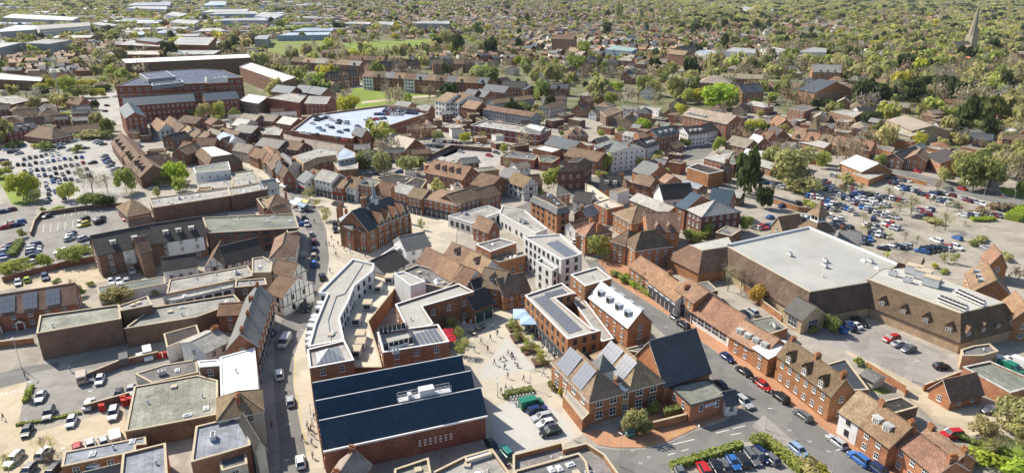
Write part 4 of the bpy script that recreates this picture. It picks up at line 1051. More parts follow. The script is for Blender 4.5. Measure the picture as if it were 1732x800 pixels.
# road markings
def lines(name, mat, segs, v='', w=.12, z=.018):
    m = MB()
    for i in range(0, len(segs), 4):
        a, b = WP(v, segs[i:i + 4]); L = math.hypot(b[0] - a[0], b[1] - a[1]) or 1; d = ((b[0] - a[0]) / L, (b[1] - a[1]) / L); q = (-d[1] * w / 2, d[0] * w / 2)
        m.face([(a[0] - q[0], a[1] - q[1], z), (b[0] - q[0], b[1] - q[1], z), (b[0] + q[0], b[1] + q[1], z), (a[0] + q[0], a[1] + q[1], z)], mat)
    o = m.build(name); o['kind'] = 'structure'
lines('yellow_lines', 'yellow_line', [500, 602, 499, 649, 499, 649, 508, 704, 508, 704, 522, 773, 1119, 745, 1172, 722, 1085, 753, 1119, 745], z=.125)
lines('parking_bay_lines', 'line_paint', [398, 265, 386, 335, 463, 258, 451, 330, 528, 250, 517, 322, 592, 240, 585, 315, 660, 228, 650, 300, 520, 178, 517, 200, 585, 170, 582, 192, 648, 162, 646, 186, 708, 153, 706, 175, 772, 146, 770, 170, 852, 203, 848, 275, 945, 195, 943, 265], 'VE', .16)
lines('lane_markings', 'line_paint', [1380, 520, 1470, 498, 1490, 490, 1575, 470, 1465, 597, 1560, 570, 1480, 532, 1550, 518, 1150, 640, 1200, 625, 1060, 665, 1110, 652, 1030, 610, 1240, 560], '23', .22)
lines('lane_arrows', 'line_paint', [581, 498, 680, 478, 650, 470, 690, 476, 720, 458, 800, 438, 680, 582, 780, 552], '', .1) if False else None
lines('plaza_bay_lines', 'line_paint', [838, 694, 905, 744, 854, 742, 880, 766], '', .1, .019)
def text_obj(name, c):
    t = bpy.data.objects.new(name, c); col.objects.link(t); me = bpy.data.meshes.new_from_object(t.evaluated_get(bpy.context.evaluated_depsgraph_get())); bpy.data.objects.remove(t)
    return newobj(name, me)
def ground_text(txt, v, x, y, size, ang, name='road_lettering'):
    c = bpy.data.curves.new(name, 'FONT'); c.body = txt; c.size = size; c.align_x = 'CENTER'; c.materials.append(MATS['line_paint']); c.extrude = .002
    p = WP(v, [x, y])[0]; o = text_obj(name, c); o.location = (*p, .02); o.rotation_euler = (0, 0, ang); o['kind'] = 'structure'
ground_text('SLOW', '03', 90, 240, 1.9, R(195))
# ------------------------------------------------------------ foreground: the blue-roofed hall
def sawtooth_hall():
    zr, ze = 9.2, 5.7
    r1, r1b = WP('13', [390, 190, 1370, 8], zr); r3, r3b = WP('13', [440, 440, 1500, 225], zr); e, eb = WP('13', [463, 625, 1532, 396], ze)
    d = ((r3b[0] - r3[0]), (r3b[1] - r3[1])); L = math.hypot(*d); d = (d[0] / L, d[1] / L); n = (-d[1], d[0])
    dist = lambda p: (p[0] - r3[0]) * n[0] + (p[1] - r3[1]) * n[1]
    mod = dist(r1) / 2; near = dist(e); far_ = dist(r1) + mod / 2
    B = Bld('market_hall', r3[0] + d[0] * L / 2 + n[0] * (near + far_) / 2, r3[1] + d[1] * L / 2 + n[1] * (near + far_) / 2, math.atan2(d[1], d[0]))
    label(B.e, 'big brick hall with three long dark blue sawtooth roof pitches beside the high street', 'building')
    X = L / 2; hw = (far_ - near) / 2; c0 = (near + far_) / 2; wcol = (.235, .105, .075)
    mark([B.glob(p) for p in ((-X, -hw), (X, -hw), (X, hw), (-X, hw))], 1)
    ys = [near - c0, 0 - c0, mod / 2 - c0, mod - c0, 1.5 * mod - c0, 2 * mod - c0, far_ - c0]; zs = [ze, zr, ze, zr, ze, zr, ze]
    m = MB()
    for s in (-1, 1):
        for i in range(0, 6):
            q = [(s * X, ys[i], 0), (s * X, ys[i + 1], 0), (s * X, ys[i + 1], zs[i + 1]), (s * X, ys[i], zs[i])]; m.face(q if s > 0 else q[::-1], 'brick')
    m.face([(-X, ys[0], 0), (X, ys[0], 0), (X, ys[0], ze), (-X, ys[0], ze)], 'brick'); m.face([(X, hw, 0), (-X, hw, 0), (-X, hw, ze), (X, hw, ze)], 'brick')
    B.part(m, 'wall', wcol)
    for k_ in range(3):
        r = MB(); a, b, c_ = ys[2 * k_], ys[2 * k_ + 1], ys[2 * k_ + 2]; za, zc = ze, ze
        if k_ == 0: a -= .35; za -= .35 * (zr - ze) / (ys[1] - ys[0])
        r.face([(-X - .2, a, za + .12), (X + .2, a, za + .12), (X + .2, b, zr + .12), (-X - .2, b, zr + .12)], 'slate_roof'); r.face([(-X - .2, b, zr + .12), (X + .2, b, zr + .12), (X + .2, c_, zc + .12), (-X - .2, c_, zc + .12)], 'slate_roof')
        for s in (-1, 1): r.tube((s * (X + .2), a, za + .05), (s * (X + .2), b, zr + .05), .12, 4, 'slate_roof')
        B.part(r, 'roof_pitch', RC['blue'])
        q = MB(); q.box(-X - .2, X + .2, b - .1, b + .1, zr + .12, zr + .24, 'galvanised'); B.part(q, 'ridge_capping')
    q = MB(); q.box(-X - .25, X + .25, ys[0] - .6, ys[0] - .3, ze - .45, ze - .12, 'white_trim'); B.part(q, 'gutter')
    for i in range(7):      # pierced brick panel high in the side wall
        for j in range(3):
            x = X - 13.2 + i * 1.0; q = MB() if (i, j) == (0, 0) else q
            q.box(x, x + .5, ys[0] - .06, ys[0] + .02, ze - 2.9 - j * .55, ze - 2.65 - j * .55, 'white_trim')
    o = B.part(q, 'vent_bricks'); o['kind'] = 'stuff'
    # maintenance gantry on the near ridge
    y = ys[1] + .9; g = MB(); x0 = -.04 * X; gl = .34 * L
    for a in (0, gl * .28, gl * .5, gl * .78, gl): g.tube((x0 + a, y, zr - .6), (x0 + a, y, zr + 1.2), .05, 4, 'galvanised'); g.tube((x0 + a, y + 1.4, zr - 1), (x0 + a, y + 1.4, zr + 1.2), .05, 4, 'galvanised')
    for z in (zr + .6, zr + 1.2):
        for yy in (y, y + 1.4): g.tube((x0, yy, z), (x0 + gl, yy, z), .04, 4, 'galvanised')
    g.box(x0, x0 + gl, y, y + 1.4, zr - .05, zr + .05, 'galvanised'); B.part(g, 'roof_gantry')
    g = MB(); g.box(x0 + gl * .4, x0 + gl * .68, y, y + 1.6, zr + .06, zr + 1.5, 'white_trim'); g.box(x0 + gl * .18, x0 + gl * .25, y, y + 1.2, zr + .06, zr + 1.1, 'galvanised'); B.part(g, 'plant_box')
    g = MB()
    for i in range(12): yy = ys[0] + 1.2 + i * (2 * hw - 2.4) / 11; g.box(-X - .16, -X + .01, yy - .5, yy + .5, .2, 3.0, 'window_glass' if i % 2 else 'matt_colour'); g.box(-X - .3, -X, yy + .55, yy + .85, 0, ze - .4, 'brick')
    B.part(g, 'street_piers', BRK['orange'])
sawtooth_hall()
H('grey gabled house with chimneys under the near wall of the blue-roofed hall', '', [546, 822, 576, 778, 618, 800], 5.5, 2.6, 'brick', 'stone', d=None, kind='G', chim=2, shop=None)
F('tan flat-topped box roof behind the blue-roofed hall at the frame edge', '13', [935, 775, 1160, 700, 1178, 800, 930, 850], 5, 'brown', 'stone', clutter=1)
F('low pale ribbed roof of a workshop by the hall car ramp', '13', [1180, 800, 1400, 690, 1585, 640, 1700, 800, 1500, 880, 1200, 860], 4.2, 'brick', 'light', clutter=4, rmat='felt_roof')
F('white slatted canopy on the workshop roof', '13', [1400, 680, 1570, 630, 1585, 660, 1412, 712], 4.9, 'white', 'white', par=.1, name='canopy', cat='canopy', mk=False, base=4.3)
F('flat roofed building with brick parapets and courtyard beside the back road', '23', [30, 690, 362, 605, 372, 648, 520, 612, 640, 690, 790, 900, 30, 900], 5.5, 'orange', 'felt', par=.9, win=0, clutter=6)
F('raised roof room with black glazed panels on the parapet building', '23', [40, 780, 470, 660, 520, 720, 560, 900, 60, 900], 6.6, 'orange', 'grey', par=.3, win=0, clutter=4, mk=False, base=5.5)
# ------------------------------------------------------------ left foreground
F('dark grey low flat roof with three white cowls above parked cars', '03', [430, 650, 830, 575, 970, 545, 975, 598, 905, 605, 905, 640, 815, 664, 410, 748], 3.6, 'brick', 'lilac', par=.15, win=1, fl=1, clutter=3, skipw=(2,))
F('brown-grey felt flat roof between the rear car park and white roof', '03', [895, 215, 1320, 140, 1450, 175, 1450, 400, 985, 490, 835, 515], 5, 'brown', 'stone', par=.2, clutter=5)
F('bright white flat roof next to the high street', '', [372, 605, 431, 589, 437, 660, 374, 673], 9.5, 'white', 'white', par=.12, win=1, cop='white_trim', clutter=1)
F('small brown brick stair block with white top beside the white roof', '03', [1315, 45, 1455, 35, 1462, 75, 1330, 85], 7.5, 'brown', 'white', par=.15, win=1, fl=2, cop='white_trim')
F('low grey roof with railings above the rear car park wall', '03', [900, 130, 1090, 70, 1310, 35, 1320, 120, 1010, 190], 3.2, 'cream', 'grey', par=.15, clutter=3)
H('tan tiled hipped house with dark chimney stack facing the high street', 'V8', [105, 342, 105, 475, 385, 470], 9.5, 3, 'cream', 'tan', d=None, kind='H', chim=1, cpos=[.4])
H('grey gabled wing with striped roof by the shaded pavement', 'V8', [290, 470, 395, 640, 330, 640], 9, 1.6, 'cream', 'dark', d=None, kind='G')
F('slate-blue flat roof with stepped edge on a tall brick shop', 'V8', [-30, 520, 115, 485, 280, 440, 305, 635, 120, 690, -60, 740], 8.5, 'brick', 'lilac', par=.3, win=0, clutter=1)
F('small grey roof step next to the stepped blue-grey roof', 'V8', [100, 695, 275, 650, 285, 745, 130, 790], 7, 'pale', 'grey', par=.2, win=1)
F('grey flat roof with white cowl at the bottom edge', '03', [820, 668, 1105, 598, 1120, 850, 800, 870], 5.8, 'orange', 'lilac', par=.4, clutter=2)
H('long dark roofed shed with white rooflights at the bottom left edge', '03', [570, 790, 800, 735, 800, 770], 3.6, .8, 'white', 'grey', d=None)
# left middle
B = H('brick town houses with large solar arrays and white porch gables', '02', [-120, 548, 500, 445], 5.6, 3.6, 'brick', 'brown', d=10.5, win=1, fl=2, porch=4, sp=3.4, name='town_houses', cat='houses')
solar_on_slope(B, [(0, .19, .39, 3, .7), (0, .43, .63, 3, .7), (0, .68, .87, 3, .7)])
F('long windowless tan brick warehouse with stained flat roof', '02', [245, 655, 808, 556, 795, 462, 268, 535], 8.3, 'brown', 'stone', par=.4, clutter=1)
F('square brown block on the end of the tan warehouse', '02', [785, 470, 985, 402, 1015, 462, 810, 500], 8.8, 'brown', 'light', par=.3, clutter=2)
F('lower brown brick extension with worn tan roof', '02', [830, 622, 1020, 480, 1330, 430, 1560, 395, 1600, 440, 1310, 545], 6, 'brown', 'stone', par=.4, clutter=4)
F('white clerestory hall with long ribbon windows', '02', [1085, 412, 1400, 345, 1560, 308, 1560, 345, 1140, 440], 6.8, 'white', 'light', par=.3, win=1, fl=1, sp=2.3, ww=1.8, wh=1.1, cop='dark_trim', zs=4.2, wk='dark', clutter=2)
F('pale patchy flat roof stretching toward the tudor gables', '02', [1130, 292, 1650, 200, 1690, 265, 1570, 292, 1110, 385], 6.5, 'brown', 'light', par=.25, clutter=5)
H('dark tiled white cottage with a row of small windows', '02', [1085, 228, 1310, 195], 5, 2.8, 'white', 'dark', d=7, fl=1)
H('tudor half-timbered gabled house with white panels', '02', [1365, 205, 1420, 95, 1500, 170], 6, 3, 'white', 'brown', d=None, name='tudor_house', wk='dark')
H('long dark roof running back from the tudor gable', '02', [1510, 185, 1760, 120], 5.5, 4, 'white', 'dark', d=10)
F('low grey corrugated roof behind the brick yard wall', '02', [645, 340, 1095, 268, 1102, 315, 660, 395], 3.4, 'white', 'grey', par=.1, clutter=1)
F('brown block behind the tudor shopfronts', 'V6', [215, 275, 395, 262, 405, 300, 210, 320], 7, 'brown', 'felt', par=.3, win=1, clutter=1)
F('small brown block with pale flat roof near the tudor shop', 'V6', [315, 140, 385, 130, 440, 165, 430, 225, 315, 228], 7.5, 'buff', 'light', par=.3, clutter=2)
H('tudor shop with timbered gable facing the high street', 'V6', [400, 345, 500, 375, 545, 245], 7, 3.2, 'white', 'brown', d=None, name='tudor_shop', cat='shop', wk='dark')
H('brown tiled shop north of the timbered gable shop', 'V6', [440, 218, 560, 250, 575, 190], 7, 3, 'white', 'brown', d=None, name='shop', cat='shop')
H('cream fronted shop with hipped tan roof along the shaded pavement', 'V6', [575, 125, 600, 0], 8.5, 3, 'cream', 'tan', d=7, kind='H', shop=(0, 2), name='shop', cat='shop')
H('grey slate terrace with four tall chimneys facing the high street', 'V6', [340, 668, 435, 360, 180, 640], 9.5, 3.2, 'brick', 'grey', d=None, kind='G', chim=4, sp=3.4, name='shop_terrace', cat='shops', shop=(0, 2))
H('pale grey rear slope house with lean chimney by the slate terrace', 'V6', [30, 715, 180, 640, 245, 480], 7, 1.6, 'white', 'light', d=None, kind='G', chim=1)
H('orange tiled rear wing behind the slate terrace', 'V6', [105, 485, 245, 478], 6, 1.8, 'brick', 'orange', d=6)
F('cream flat roof extension in the service lane', '02', [1220, 690, 1425, 640, 1385, 740, 1240, 760], 5, 'orange', 'cream', par=.15)
F('long dark lean-to roof beside the service lane', '02', [1090, 650, 1310, 590, 1330, 650, 1110, 740], 5, 'white', 'dark', par=.1)
# ------------------------------------------------------------ brown apartments and car park side
A1 = H('brown apartment block with white panels and dormers over the car parks', '', [166, 432, 262, 412], 9, 4.5, 'brown', 'dark', d=12, sp=4.2, dorm=('white', 2, 0, .35), name='apartment_block', cat='apartments')
A2 = H('brown apartment block east part with three white dormers', '', [262, 412, 348, 398], 9, 4.5, 'brown', 'dark', d=12, sp=4.2, dorm=('white', 3, 0, .35), name='apartment_block', cat='apartments')
for A_, u0, u1 in ((A1, .42, .86), (A2, .22, .95)): q = MB(); q.box(-A_.L / 2 + A_.L * u0, -A_.L / 2 + A_.L * u1, -A_.Wd / 2 - .03, -A_.Wd / 2, A_.h * .32, A_.h * .97, 'white_trim'); A_.part(q, 'white_panel')
H('brown gabled stair tower between the two dormered apartment roofs', '', [238, 428, 256, 424], 10, 3.5, 'brown', 'brown', d=9, win=0)
F('dark office with black windows and long pale green roof', '01', [1350, 668, 1960, 640, 1990, 735, 1385, 770], 9, 'dark', 'green', par=.3, win=1, sp=3.6, ww=2.2, fl=3, wk='grey', clutter=4)
H('brown hipped hall at the west end of the white roofed range', '01', [850, 652, 1005, 622], 4.5, 4, 'brick', 'tan', d=15, kind='H')
F('long brown brick range with white roof and skylight boxes', '01', [995, 540, 1520, 470, 1530, 522, 1018, 602], 7, 'brown', 'light', par=.3, clutter=9)
F('continuation of the brown range with pale roof toward the high street', '01', [1520, 472, 1770, 432, 1780, 476, 1535, 522], 7.5, 'brown', 'light', par=.3, clutter=8)
F('white rendered rear block with small windows near the lime tree', '01', [1288, 332, 1520, 292, 1535, 345, 1300, 368], 9, 'white', 'green', par=.2, win=1, sp=3, ww=.9, wh=1.1, cop='white_trim', clutter=1)
F('low white and brown rear extension under the white block', '01', [1315, 440, 1430, 420, 1545, 410, 1550, 462, 1320, 478], 4.5, 'white', 'light', par=.2, clutter=1)
F('grey flat roof with cooling plant west of the high street', '01', [1535, 375, 1690, 350, 1735, 430, 1560, 462], 6, 'brown', 'light', par=.3, clutter=4)
M('brown mansard with white top and slanting dormers behind the white block', '01', [1340, 195, 1425, 188, 1548, 240, 1412, 258], 9.5, 5, 3.2, 'brown', 'brown', 'white', topm='plain_deck')
for i, (p, t) in enumerate((([740, 165, 812, 262, 880, 140], 'northernmost'), ([815, 255, 862, 325, 960, 230], 'second'), ([862, 318, 935, 395, 1010, 262], 'third'))):
    H('brown steep-gabled block, %s beside the crowded car park' % t, '01', p, 6, 4.5, 'brown', 'brown', d=None, kind='G', name='gabled_block', dorm=('gable', 3, 0, .25), win=0)
H('long brown gabled offices with small dormers beside the lime tree', '01', [935, 352, 1215, 290], 6, 5, 'brown', 'brown', d=14, kind='H', dorm=('gable', 2, 0, .2))
H('long low grey-roofed hall behind the crowded car park', '01', [425, 102, 700, 72], 3.5, 3, 'brick', 'brown', d=11)
H('pyramid roofed pavilion with red gable by the crowded car park', '01', [165, 118, 345, 140], 4.5, 5, 'brick', 'tan', d=12, kind='H')
H('red brick flats with slate roof left of the pyramid roof', '01', [40, 100, 255, 62], 6.5, 3, 'red', 'slate', d=10, dorm=('white', 3, 0, .3))
H('brick flats with slate roof at the left frame edge', '01', [-120, 120, 35, 100], 6.5, 3, 'red', 'slate', d=10)
F('pale flat roofed clinic left of the radio mast', 'VD', [-60, 255, 140, 238, 305, 285, 120, 330, -60, 300], 5, 'brown', 'light', par=.3, win=1, sp=2.8, clutter=3)
F('smaller flat roofed wing beside the clinic', 'VD', [305, 285, 420, 265, 485, 295, 310, 320], 4.5, 'brown', 'light', par=.3, win=1)
H('brown hipped flats in front of the clinic', 'VD', [130, 395, 330, 372], 5.5, 3, 'brick', 'brown', d=9, kind='H')
H('brown gabled house with orange end by the roundabout', 'VD', [640, 310, 760, 330], 5.5, 4, 'orange', 'brown', d=9, chim=1)
H('pale striped roof cottage by the roundabout', 'VD', [730, 400, 900, 380], 5, 3, 'white', 'grey', d=9, chim=2)
# ------------------------------------------------------------ crescent block and plaza buildings
cres = F('curved new block with pale grey roof following the high street bend', '12', [655, 160, 800, 192, 790, 240, 665, 340, 628, 440, 568, 555, 600, 700, 362, 745, 405, 590, 488, 390, 430, 385], 10, 'white', 'light', par=.5, win=1, cop='white_trim', sp=3.0, name='crescent_building', clutter=2, rmat='plain_deck', wk='dark')
q = MB(); P = [cres.loc(p) for p in WP('12', [725, 185, 600, 385, 545, 400, 490, 560, 515, 730], cres.h)]
for i in range(4): q.tube((*P[i], cres.h + .15), (*P[i + 1], cres.h + .15), .13, 4, 'steel')
cres.part(q, 'cable_tray')
for x, y in ((447, 440), (434, 468), (406, 525), (396, 552), (382, 590), (376, 640), (372, 678), (374, 712)):
    q = MB(); q.box(-.8, .8, -.9, .9, -2.4, 0, 'white_trim'); q.box(-.85, .85, -.95, .95, 0, .12, 'galvanised'); q.box(-.82, .82, -.6, .6, -1.8, -.5, 'window_glass'); p = cres.loc(WP('12', [x, y], 6.5)[0]); newobj('bay_window', q.mesh('bay_window'), cres.e, None, (p[0], p[1], 6.5), -cres.ang + R(70))
pav = F('brick corner pavilion with low pyramid roof at the crescent end', '', [520, 594, 583, 579, 599, 612, 524, 626], 10, 'orange', 'light', par=.5, win=1, cop='white_trim', name='corner_pavilion', wk='sash', sp=3.4)
q = MB(); I = offset(pav.Q, -1.6); cx = sum(p[0] for p in I) / 4; cy = sum(p[1] for p in I) / 4
for i in range(4): q.face([(*I[i], 8.1), (*I[(i + 1) % 4], 8.1), (cx, cy, 10)], 'metal_roof'); q.face([(*I[i], 8), (*I[(i + 1) % 4], 8), (*I[(i + 1) % 4], 8.1), (*I[i], 8.1)], 'dark_trim')
pav.part(q, 'pyramid_roof', (.40, .42, .44))
ter = F('cream roof terrace with big air handling units inside the crescent', '12', [800, 255, 935, 290, 955, 330, 760, 575, 800, 690, 830, 790, 850, 880, 640, 880, 600, 700, 568, 555, 628, 440, 665, 340], 5, 'orange', 'cream', par=.4, name='terrace_block')
for x, y in ((825, 340), (755, 455), (680, 555), (708, 660), (710, 715), (680, 765), (900, 280)):
    p = ter.loc(WP('12', [x, y], 5)[0]); newobj(*rooftop('bigunit'), ter.e, None, (p[0], p[1], ter.h), R(12))
F('L-shaped brick block with pale roof beside the plaza', '12', [940, 462, 1360, 325, 1462, 378, 1118, 477, 1192, 592, 1028, 645], 9, 'brick', 'light', par=.5, win=1, fl=2, cop='white_trim', name='brick_block', rmat='plain_deck', shop=None, sp=4.2, clutter=1)
pb = F('brick block with glass plant screen and solar panels above the blue hall', '12', [820, 650, 1225, 597, 1297, 712, 858, 785], 9.5, 'orange', 'light', par=.5, win=1, cop='white_trim', name='plant_block', rmat='plain_deck', sp=4)
def panels_in(Bx, v, quad, nx, ny, z, gap=.2):
    z = Bx.h
    P = [Bx.loc(p) for p in WP(v, quad, z)]
    key = ('pan', nx, ny, quad[0])
    u0 = (P[1][0] - P[0][0], P[1][1] - P[0][1]); Lu = math.hypot(*u0) / nx; Lv = math.hypot(P[3][0] - P[0][0], P[3][1] - P[0][1]) / ny
    q = MB(); a, b = Lu * (1 - gap) / 2, Lv * (1 - gap) / 2
    q.hexa([(-a, -b, .1), (a, -b, .1), (a, b, .32), (-a, b, .32), (-a, -b, .16), (a, -b, .16), (a, b, .38), (-a, b, .38)], 'solar_cell', True); me = q.mesh('solar_panel'); an = math.atan2(u0[1], u0[0])
    for i in range(nx):
        for j in range(ny):
            s, t = (i + .5) / nx, (j + .5) / ny
            x = (P[0][0] * (1 - s) + P[1][0] * s) * (1 - t) + (P[3][0] * (1 - s) + P[2][0] * s) * t; y = (P[0][1] * (1 - s) + P[1][1] * s) * (1 - t) + (P[3][1] * (1 - s) + P[2][1] * s) * t
            newobj('solar_panel', me, Bx.e, None, (x, y, z), an)
panels_in(pb, '12', [1045, 662, 1205, 612, 1262, 695, 1085, 735], 6, 5, 9.5)
q = MB(); P = [pb.loc(p) for p in WP('12', [832, 660, 1010, 620, 1060, 715, 862, 765], 7.6)]
for i in range(4):
    a, b = P[i], P[(i + 1) % 4]; n = 6
    for k_ in range(n):
        s, t = k_ / n, (k_ + .9) / n; p0 = (a[0] + (b[0] - a[0]) * s, a[1] + (b[1] - a[1]) * s); p1 = (a[0] + (b[0] - a[0]) * t, a[1] + (b[1] - a[1]) * t)
        q.face([(*p0, 7.8), (*p1, 7.8), (*p1, 9.5), (*p0, 9.5)], 'window_glass')
        q.tube((*p0, 7.6), (*p0, 9.6), .06, 4, 'galvanised')
pb.part(q, 'plant_screen')
for x, y in ((920, 690), (960, 680), (1000, 668), (940, 715)): p = pb.loc(WP('12', [x, y], 10)[0]); newobj(*rooftop('unit'), pb.e, None, (p[0], p[1], pb.h), 0)
F('tall white stair tower inside the crescent block', '12', [930, 252, 1000, 240, 1140, 305, 1040, 335], 10.8, 'white', 'light', par=.3, name='stair_tower', rmat='plain_deck', cop='white_trim')
F('flat roofs with rooftop garden north of the stair tower', 'V5', [180, 500, 350, 430, 560, 480, 700, 570, 600, 640, 420, 600, 300, 590], 6.5, 'grey', 'grey', par=.5, clutter=9)
H('dark tiled roof between the crescent and the clock square', 'V5', [60, 500, 270, 395, 0, 350], 6, 3, 'white', 'dark', d=None)
H('grey slate gable beside the dark roof near the brick hall of the square', 'V5', [250, 290, 470, 245, 400, 150], 7, 3, 'white', 'grey', d=None)
F('long white parapet roof behind the grey slate gable', 'V5', [0, 350, 290, 160, 330, 175, 40, 370], 6, 'white', 'white', par=.2, cop='white_trim')
def ridge_run(text, v, pts, h, rise, wd, wall, roof, dorm=0, dk='gable', name='building'):
    for i in range(0, len(pts) - 2, 2):
        P = WP(v, pts[i:i + 4], h)
        t = text if i == 0 else text.replace('first', ORD[i // 2])
        B = house(t, P, h, rise, wall, roof, 'G', d=wd, win=1, fl=2, name=name, dorm=(dk, dorm, 0, .3) if dorm else None)
ridge_run('mottled orange tiled long roof, first length from the square', 'V5', [345, 385, 500, 470, 660, 565, 790, 610], 5.5, 3.5, 8, 'white', 'orange', 0)
ridge_run('grey-brown tiled roof with dormers, first length behind the mottled roof', 'V5', [590, 330, 760, 400, 930, 500], 6, 3.2, 7, 'white', 'tan', 1)
ridge_run('tan tiled gabled arcade building, first part north of the plaza', 'V5', [905, 600, 1110, 640], 5.5, 3.8, 8, 'orange', 'tan', 1)
H('dark tiled roof over the arcade entrance', 'V5', [890, 690, 1080, 640], 5, 3, 'orange', 'dark', d=7)
H('brown tiled gable with glazed timber entrance at the plaza corner', 'V5', [1130, 700, 1370, 640], 5.5, 3.6, 'orange', 'brown', d=8)
H('small brown gabled shop at the plaza mouth', '12', [1465, 490, 1590, 440], 5, 3.2, 'orange', 'dark', d=7, shop=(0,))
F('orange walled office with white window band and flat stained roof', 'V5', [880, 240, 1090, 185, 1245, 225, 1010, 305], 9, 'orange', 'stone', par=.3, win=1, cop='white_trim', sp=2.6, clutter=2)
F('lower wing with white windows under the orange walled office', 'V5', [1030, 375, 1310, 305, 1335, 335, 1090, 400], 6, 'orange', 'lilac', par=.3, win=1, sp=2.6, clutter=3)
F('white low building with glazed doors and grey roof', '11', [1290, 655, 1560, 585, 1650, 622, 1450, 705], 5, 'white', 'light', par=.25, win=1, wk='dark', ww=1.6, wh=2, cop='white_trim', clutter=2)
F('long white roof range reaching the white tower block', '21', [-40, 590, 110, 620, 258, 740, 180, 770, 30, 690, -60, 640], 6, 'white', 'light', par=.3, win=1, cop='white_trim', clutter=3, wk='dark')
wt = F('white four storey flats with solar roof overlooking the plaza', '22', [100, 10, 345, -10, 492, 122, 352, 162], 12.5, 'white', 'light', par=.35, win=1, fl=4, cop='white_trim', wk='dark', sp=2.6, rmat='plain_deck', name='white_flats', cat='apartments')
panels_in(wt, '22', [250, 50, 330, 30, 460, 120, 380, 140], 7, 6, 12.5)
F('lower white wing with roof terrace on the corner of the white flats', '', [905.7, 444.8, 933.6, 461.5, 943.4, 455.9, 916, 439.5], 9.5, 'white', 'stone', par=.7, cop='white_trim', win=1, fl=3, wk='dark', mk=False)
# solar roofed block and dormered row
so = F('long brick block with rows of solar panels facing the plaza', '22', [110, 400, 355, 318, 440, 385, 308, 418, 552, 622, 616, 635, 396, 692], 9.5, 'orange', 'light', par=.4, win=1, fl=3, sp=2.9, cop='white_trim', rmat='plain_deck', name='solar_block', shop=True, wk='dark', ww=.9)
panels_in(so, '22', [165, 418, 250, 395, 490, 620, 400, 650], 5, 18, 9.5)
panels_in(so, '22', [235, 385, 360, 350, 390, 375, 265, 408], 6, 3, 9.5)
so2 = F('square brick tower block between solar roof and dormered row', '22', [415, 262, 590, 212, 686, 288, 510, 338], 11.5, 'orange', 'light', par=.4, win=1, cop='white_trim', rmat='plain_deck', clutter=1)
dr = H('orange brick row with bright white roof and grey box dormers', '22', [540, 405, 797, 603, 966, 575], 8.6, 3.6, 'orange', 'white', d=None, sp=3.6, dorm=('box', 4, 0, .34, .04, .96, 1.25), name='dormered_row', cat='houses', rmat='plain_deck')
dormers(dr, 'box', 4, 1, .34, .04, .96, sc=1.25)
F('narrow brick link with parapets between solar block and dormered row', '22', [400, 400, 470, 385, 700, 690, 622, 712], 6, 'orange', 'light', par=.5, cop='white_trim', clutter=2, mk=False)
F('pale flat extension between the dormered row and slate hall', '22', [760, 760, 800, 745, 1080, 680, 1110, 720, 960, 790], 3.2, 'orange', 'green', par=.2, clutter=2)
# community centre with twin hipped roofs
def m23(P, h): return [(x, y) for x, y in P]
c1 = H('brick community centre west range with solar panels and hipped roof', '23', [540, 312, 288, 48, 757, 247], 6.8, 4.2, 'orange', 'tan', d=None, kind='H', name='community_centre', cat='hall', fl=2, sp=4, ww=1.6, wh=2)
c2 = H('brick community centre east range with hipped solar roof', '23', [806, 237, 555, 5, 1036, 182], 6.8, 4.2, 'brick', 'tan', d=None, kind='H', name='community_centre', cat='hall', fl=2, sp=4, ww=1.6, wh=2)
for c_ in (c1, c2):
    # the slope that faces the low end of the street carries the panels
    sd = 0 if c_.glob((0, -1))[0] < c_.glob((0, 1))[0] else 1
    solar_on_slope(c_, [(sd, .12, .5, 3, .5), (sd, .53, .84, 3, .5)])
F('lead-grey lean-to along the side of the community centre', '23', [362, 268, 385, 205, 540, 385, 492, 432], 3.6, 'orange', 'light', par=.05, name='lean_to', cat='extension', rmat='metal_roof')
F('buff link between the two hipped ranges of the centre', '23', [757, 245, 806, 235, 780, 180, 730, 195], 6.9, 'buff', 'white', par=.1, cop='white_trim', win=1, fl=2, mk=False)
def turret():
    p = WP('23', [625, 75], 9)[0]; B = Bld('roof_turret', p[0], p[1], math.atan2(1, 0) + c1.ang); B.e.location[2] = -1.6; label(B.e, 'white louvred turret with pointed cap between the hipped solar roofs', 'turret')
    m = MB(); m.box(-1.7, 1.7, -1.7, 1.7, 7, 10.4, 'white_trim'); [m.box(-1.75, 1.75, -1.75, 1.75, z, z + .12, 'stone_trim') for z in (8.6, 9.1, 9.6)]; B.part(m, 'louvres')
    m = MB(); o = 2.2
    for a, b in (((-o, -o), (o, -o)), ((o, -o), (o, o)), ((o, o), (-o, o)), ((-o, o), (-o, -o))): m.face([(*a, 10.4), (*b, 10.4), (0, 0, 13.4)], 'slate_roof')
    B.part(m, 'cap', RC['grey'])
turret()
H('steep dark slate church hall with orange gable end', '', [1124, 652, 1201, 628], 6, 7.5, 'orange', 'slate', d=11.5, name='church_hall', cat='hall', sp=5, ww=1.4, wh=2, fl=1)
fh = F('flat green-grey roofed brick hall with sign beside the brick paving', '23', [1068, 212, 1330, 162, 1462, 272, 1212, 342], 5, 'orange', 'green', par=.08, win=1, fl=1, sp=3.2, ww=.9, wh=1.5, cop='dark_trim', name='brick_hall', cat='hall', zs=2.2, skipw=())
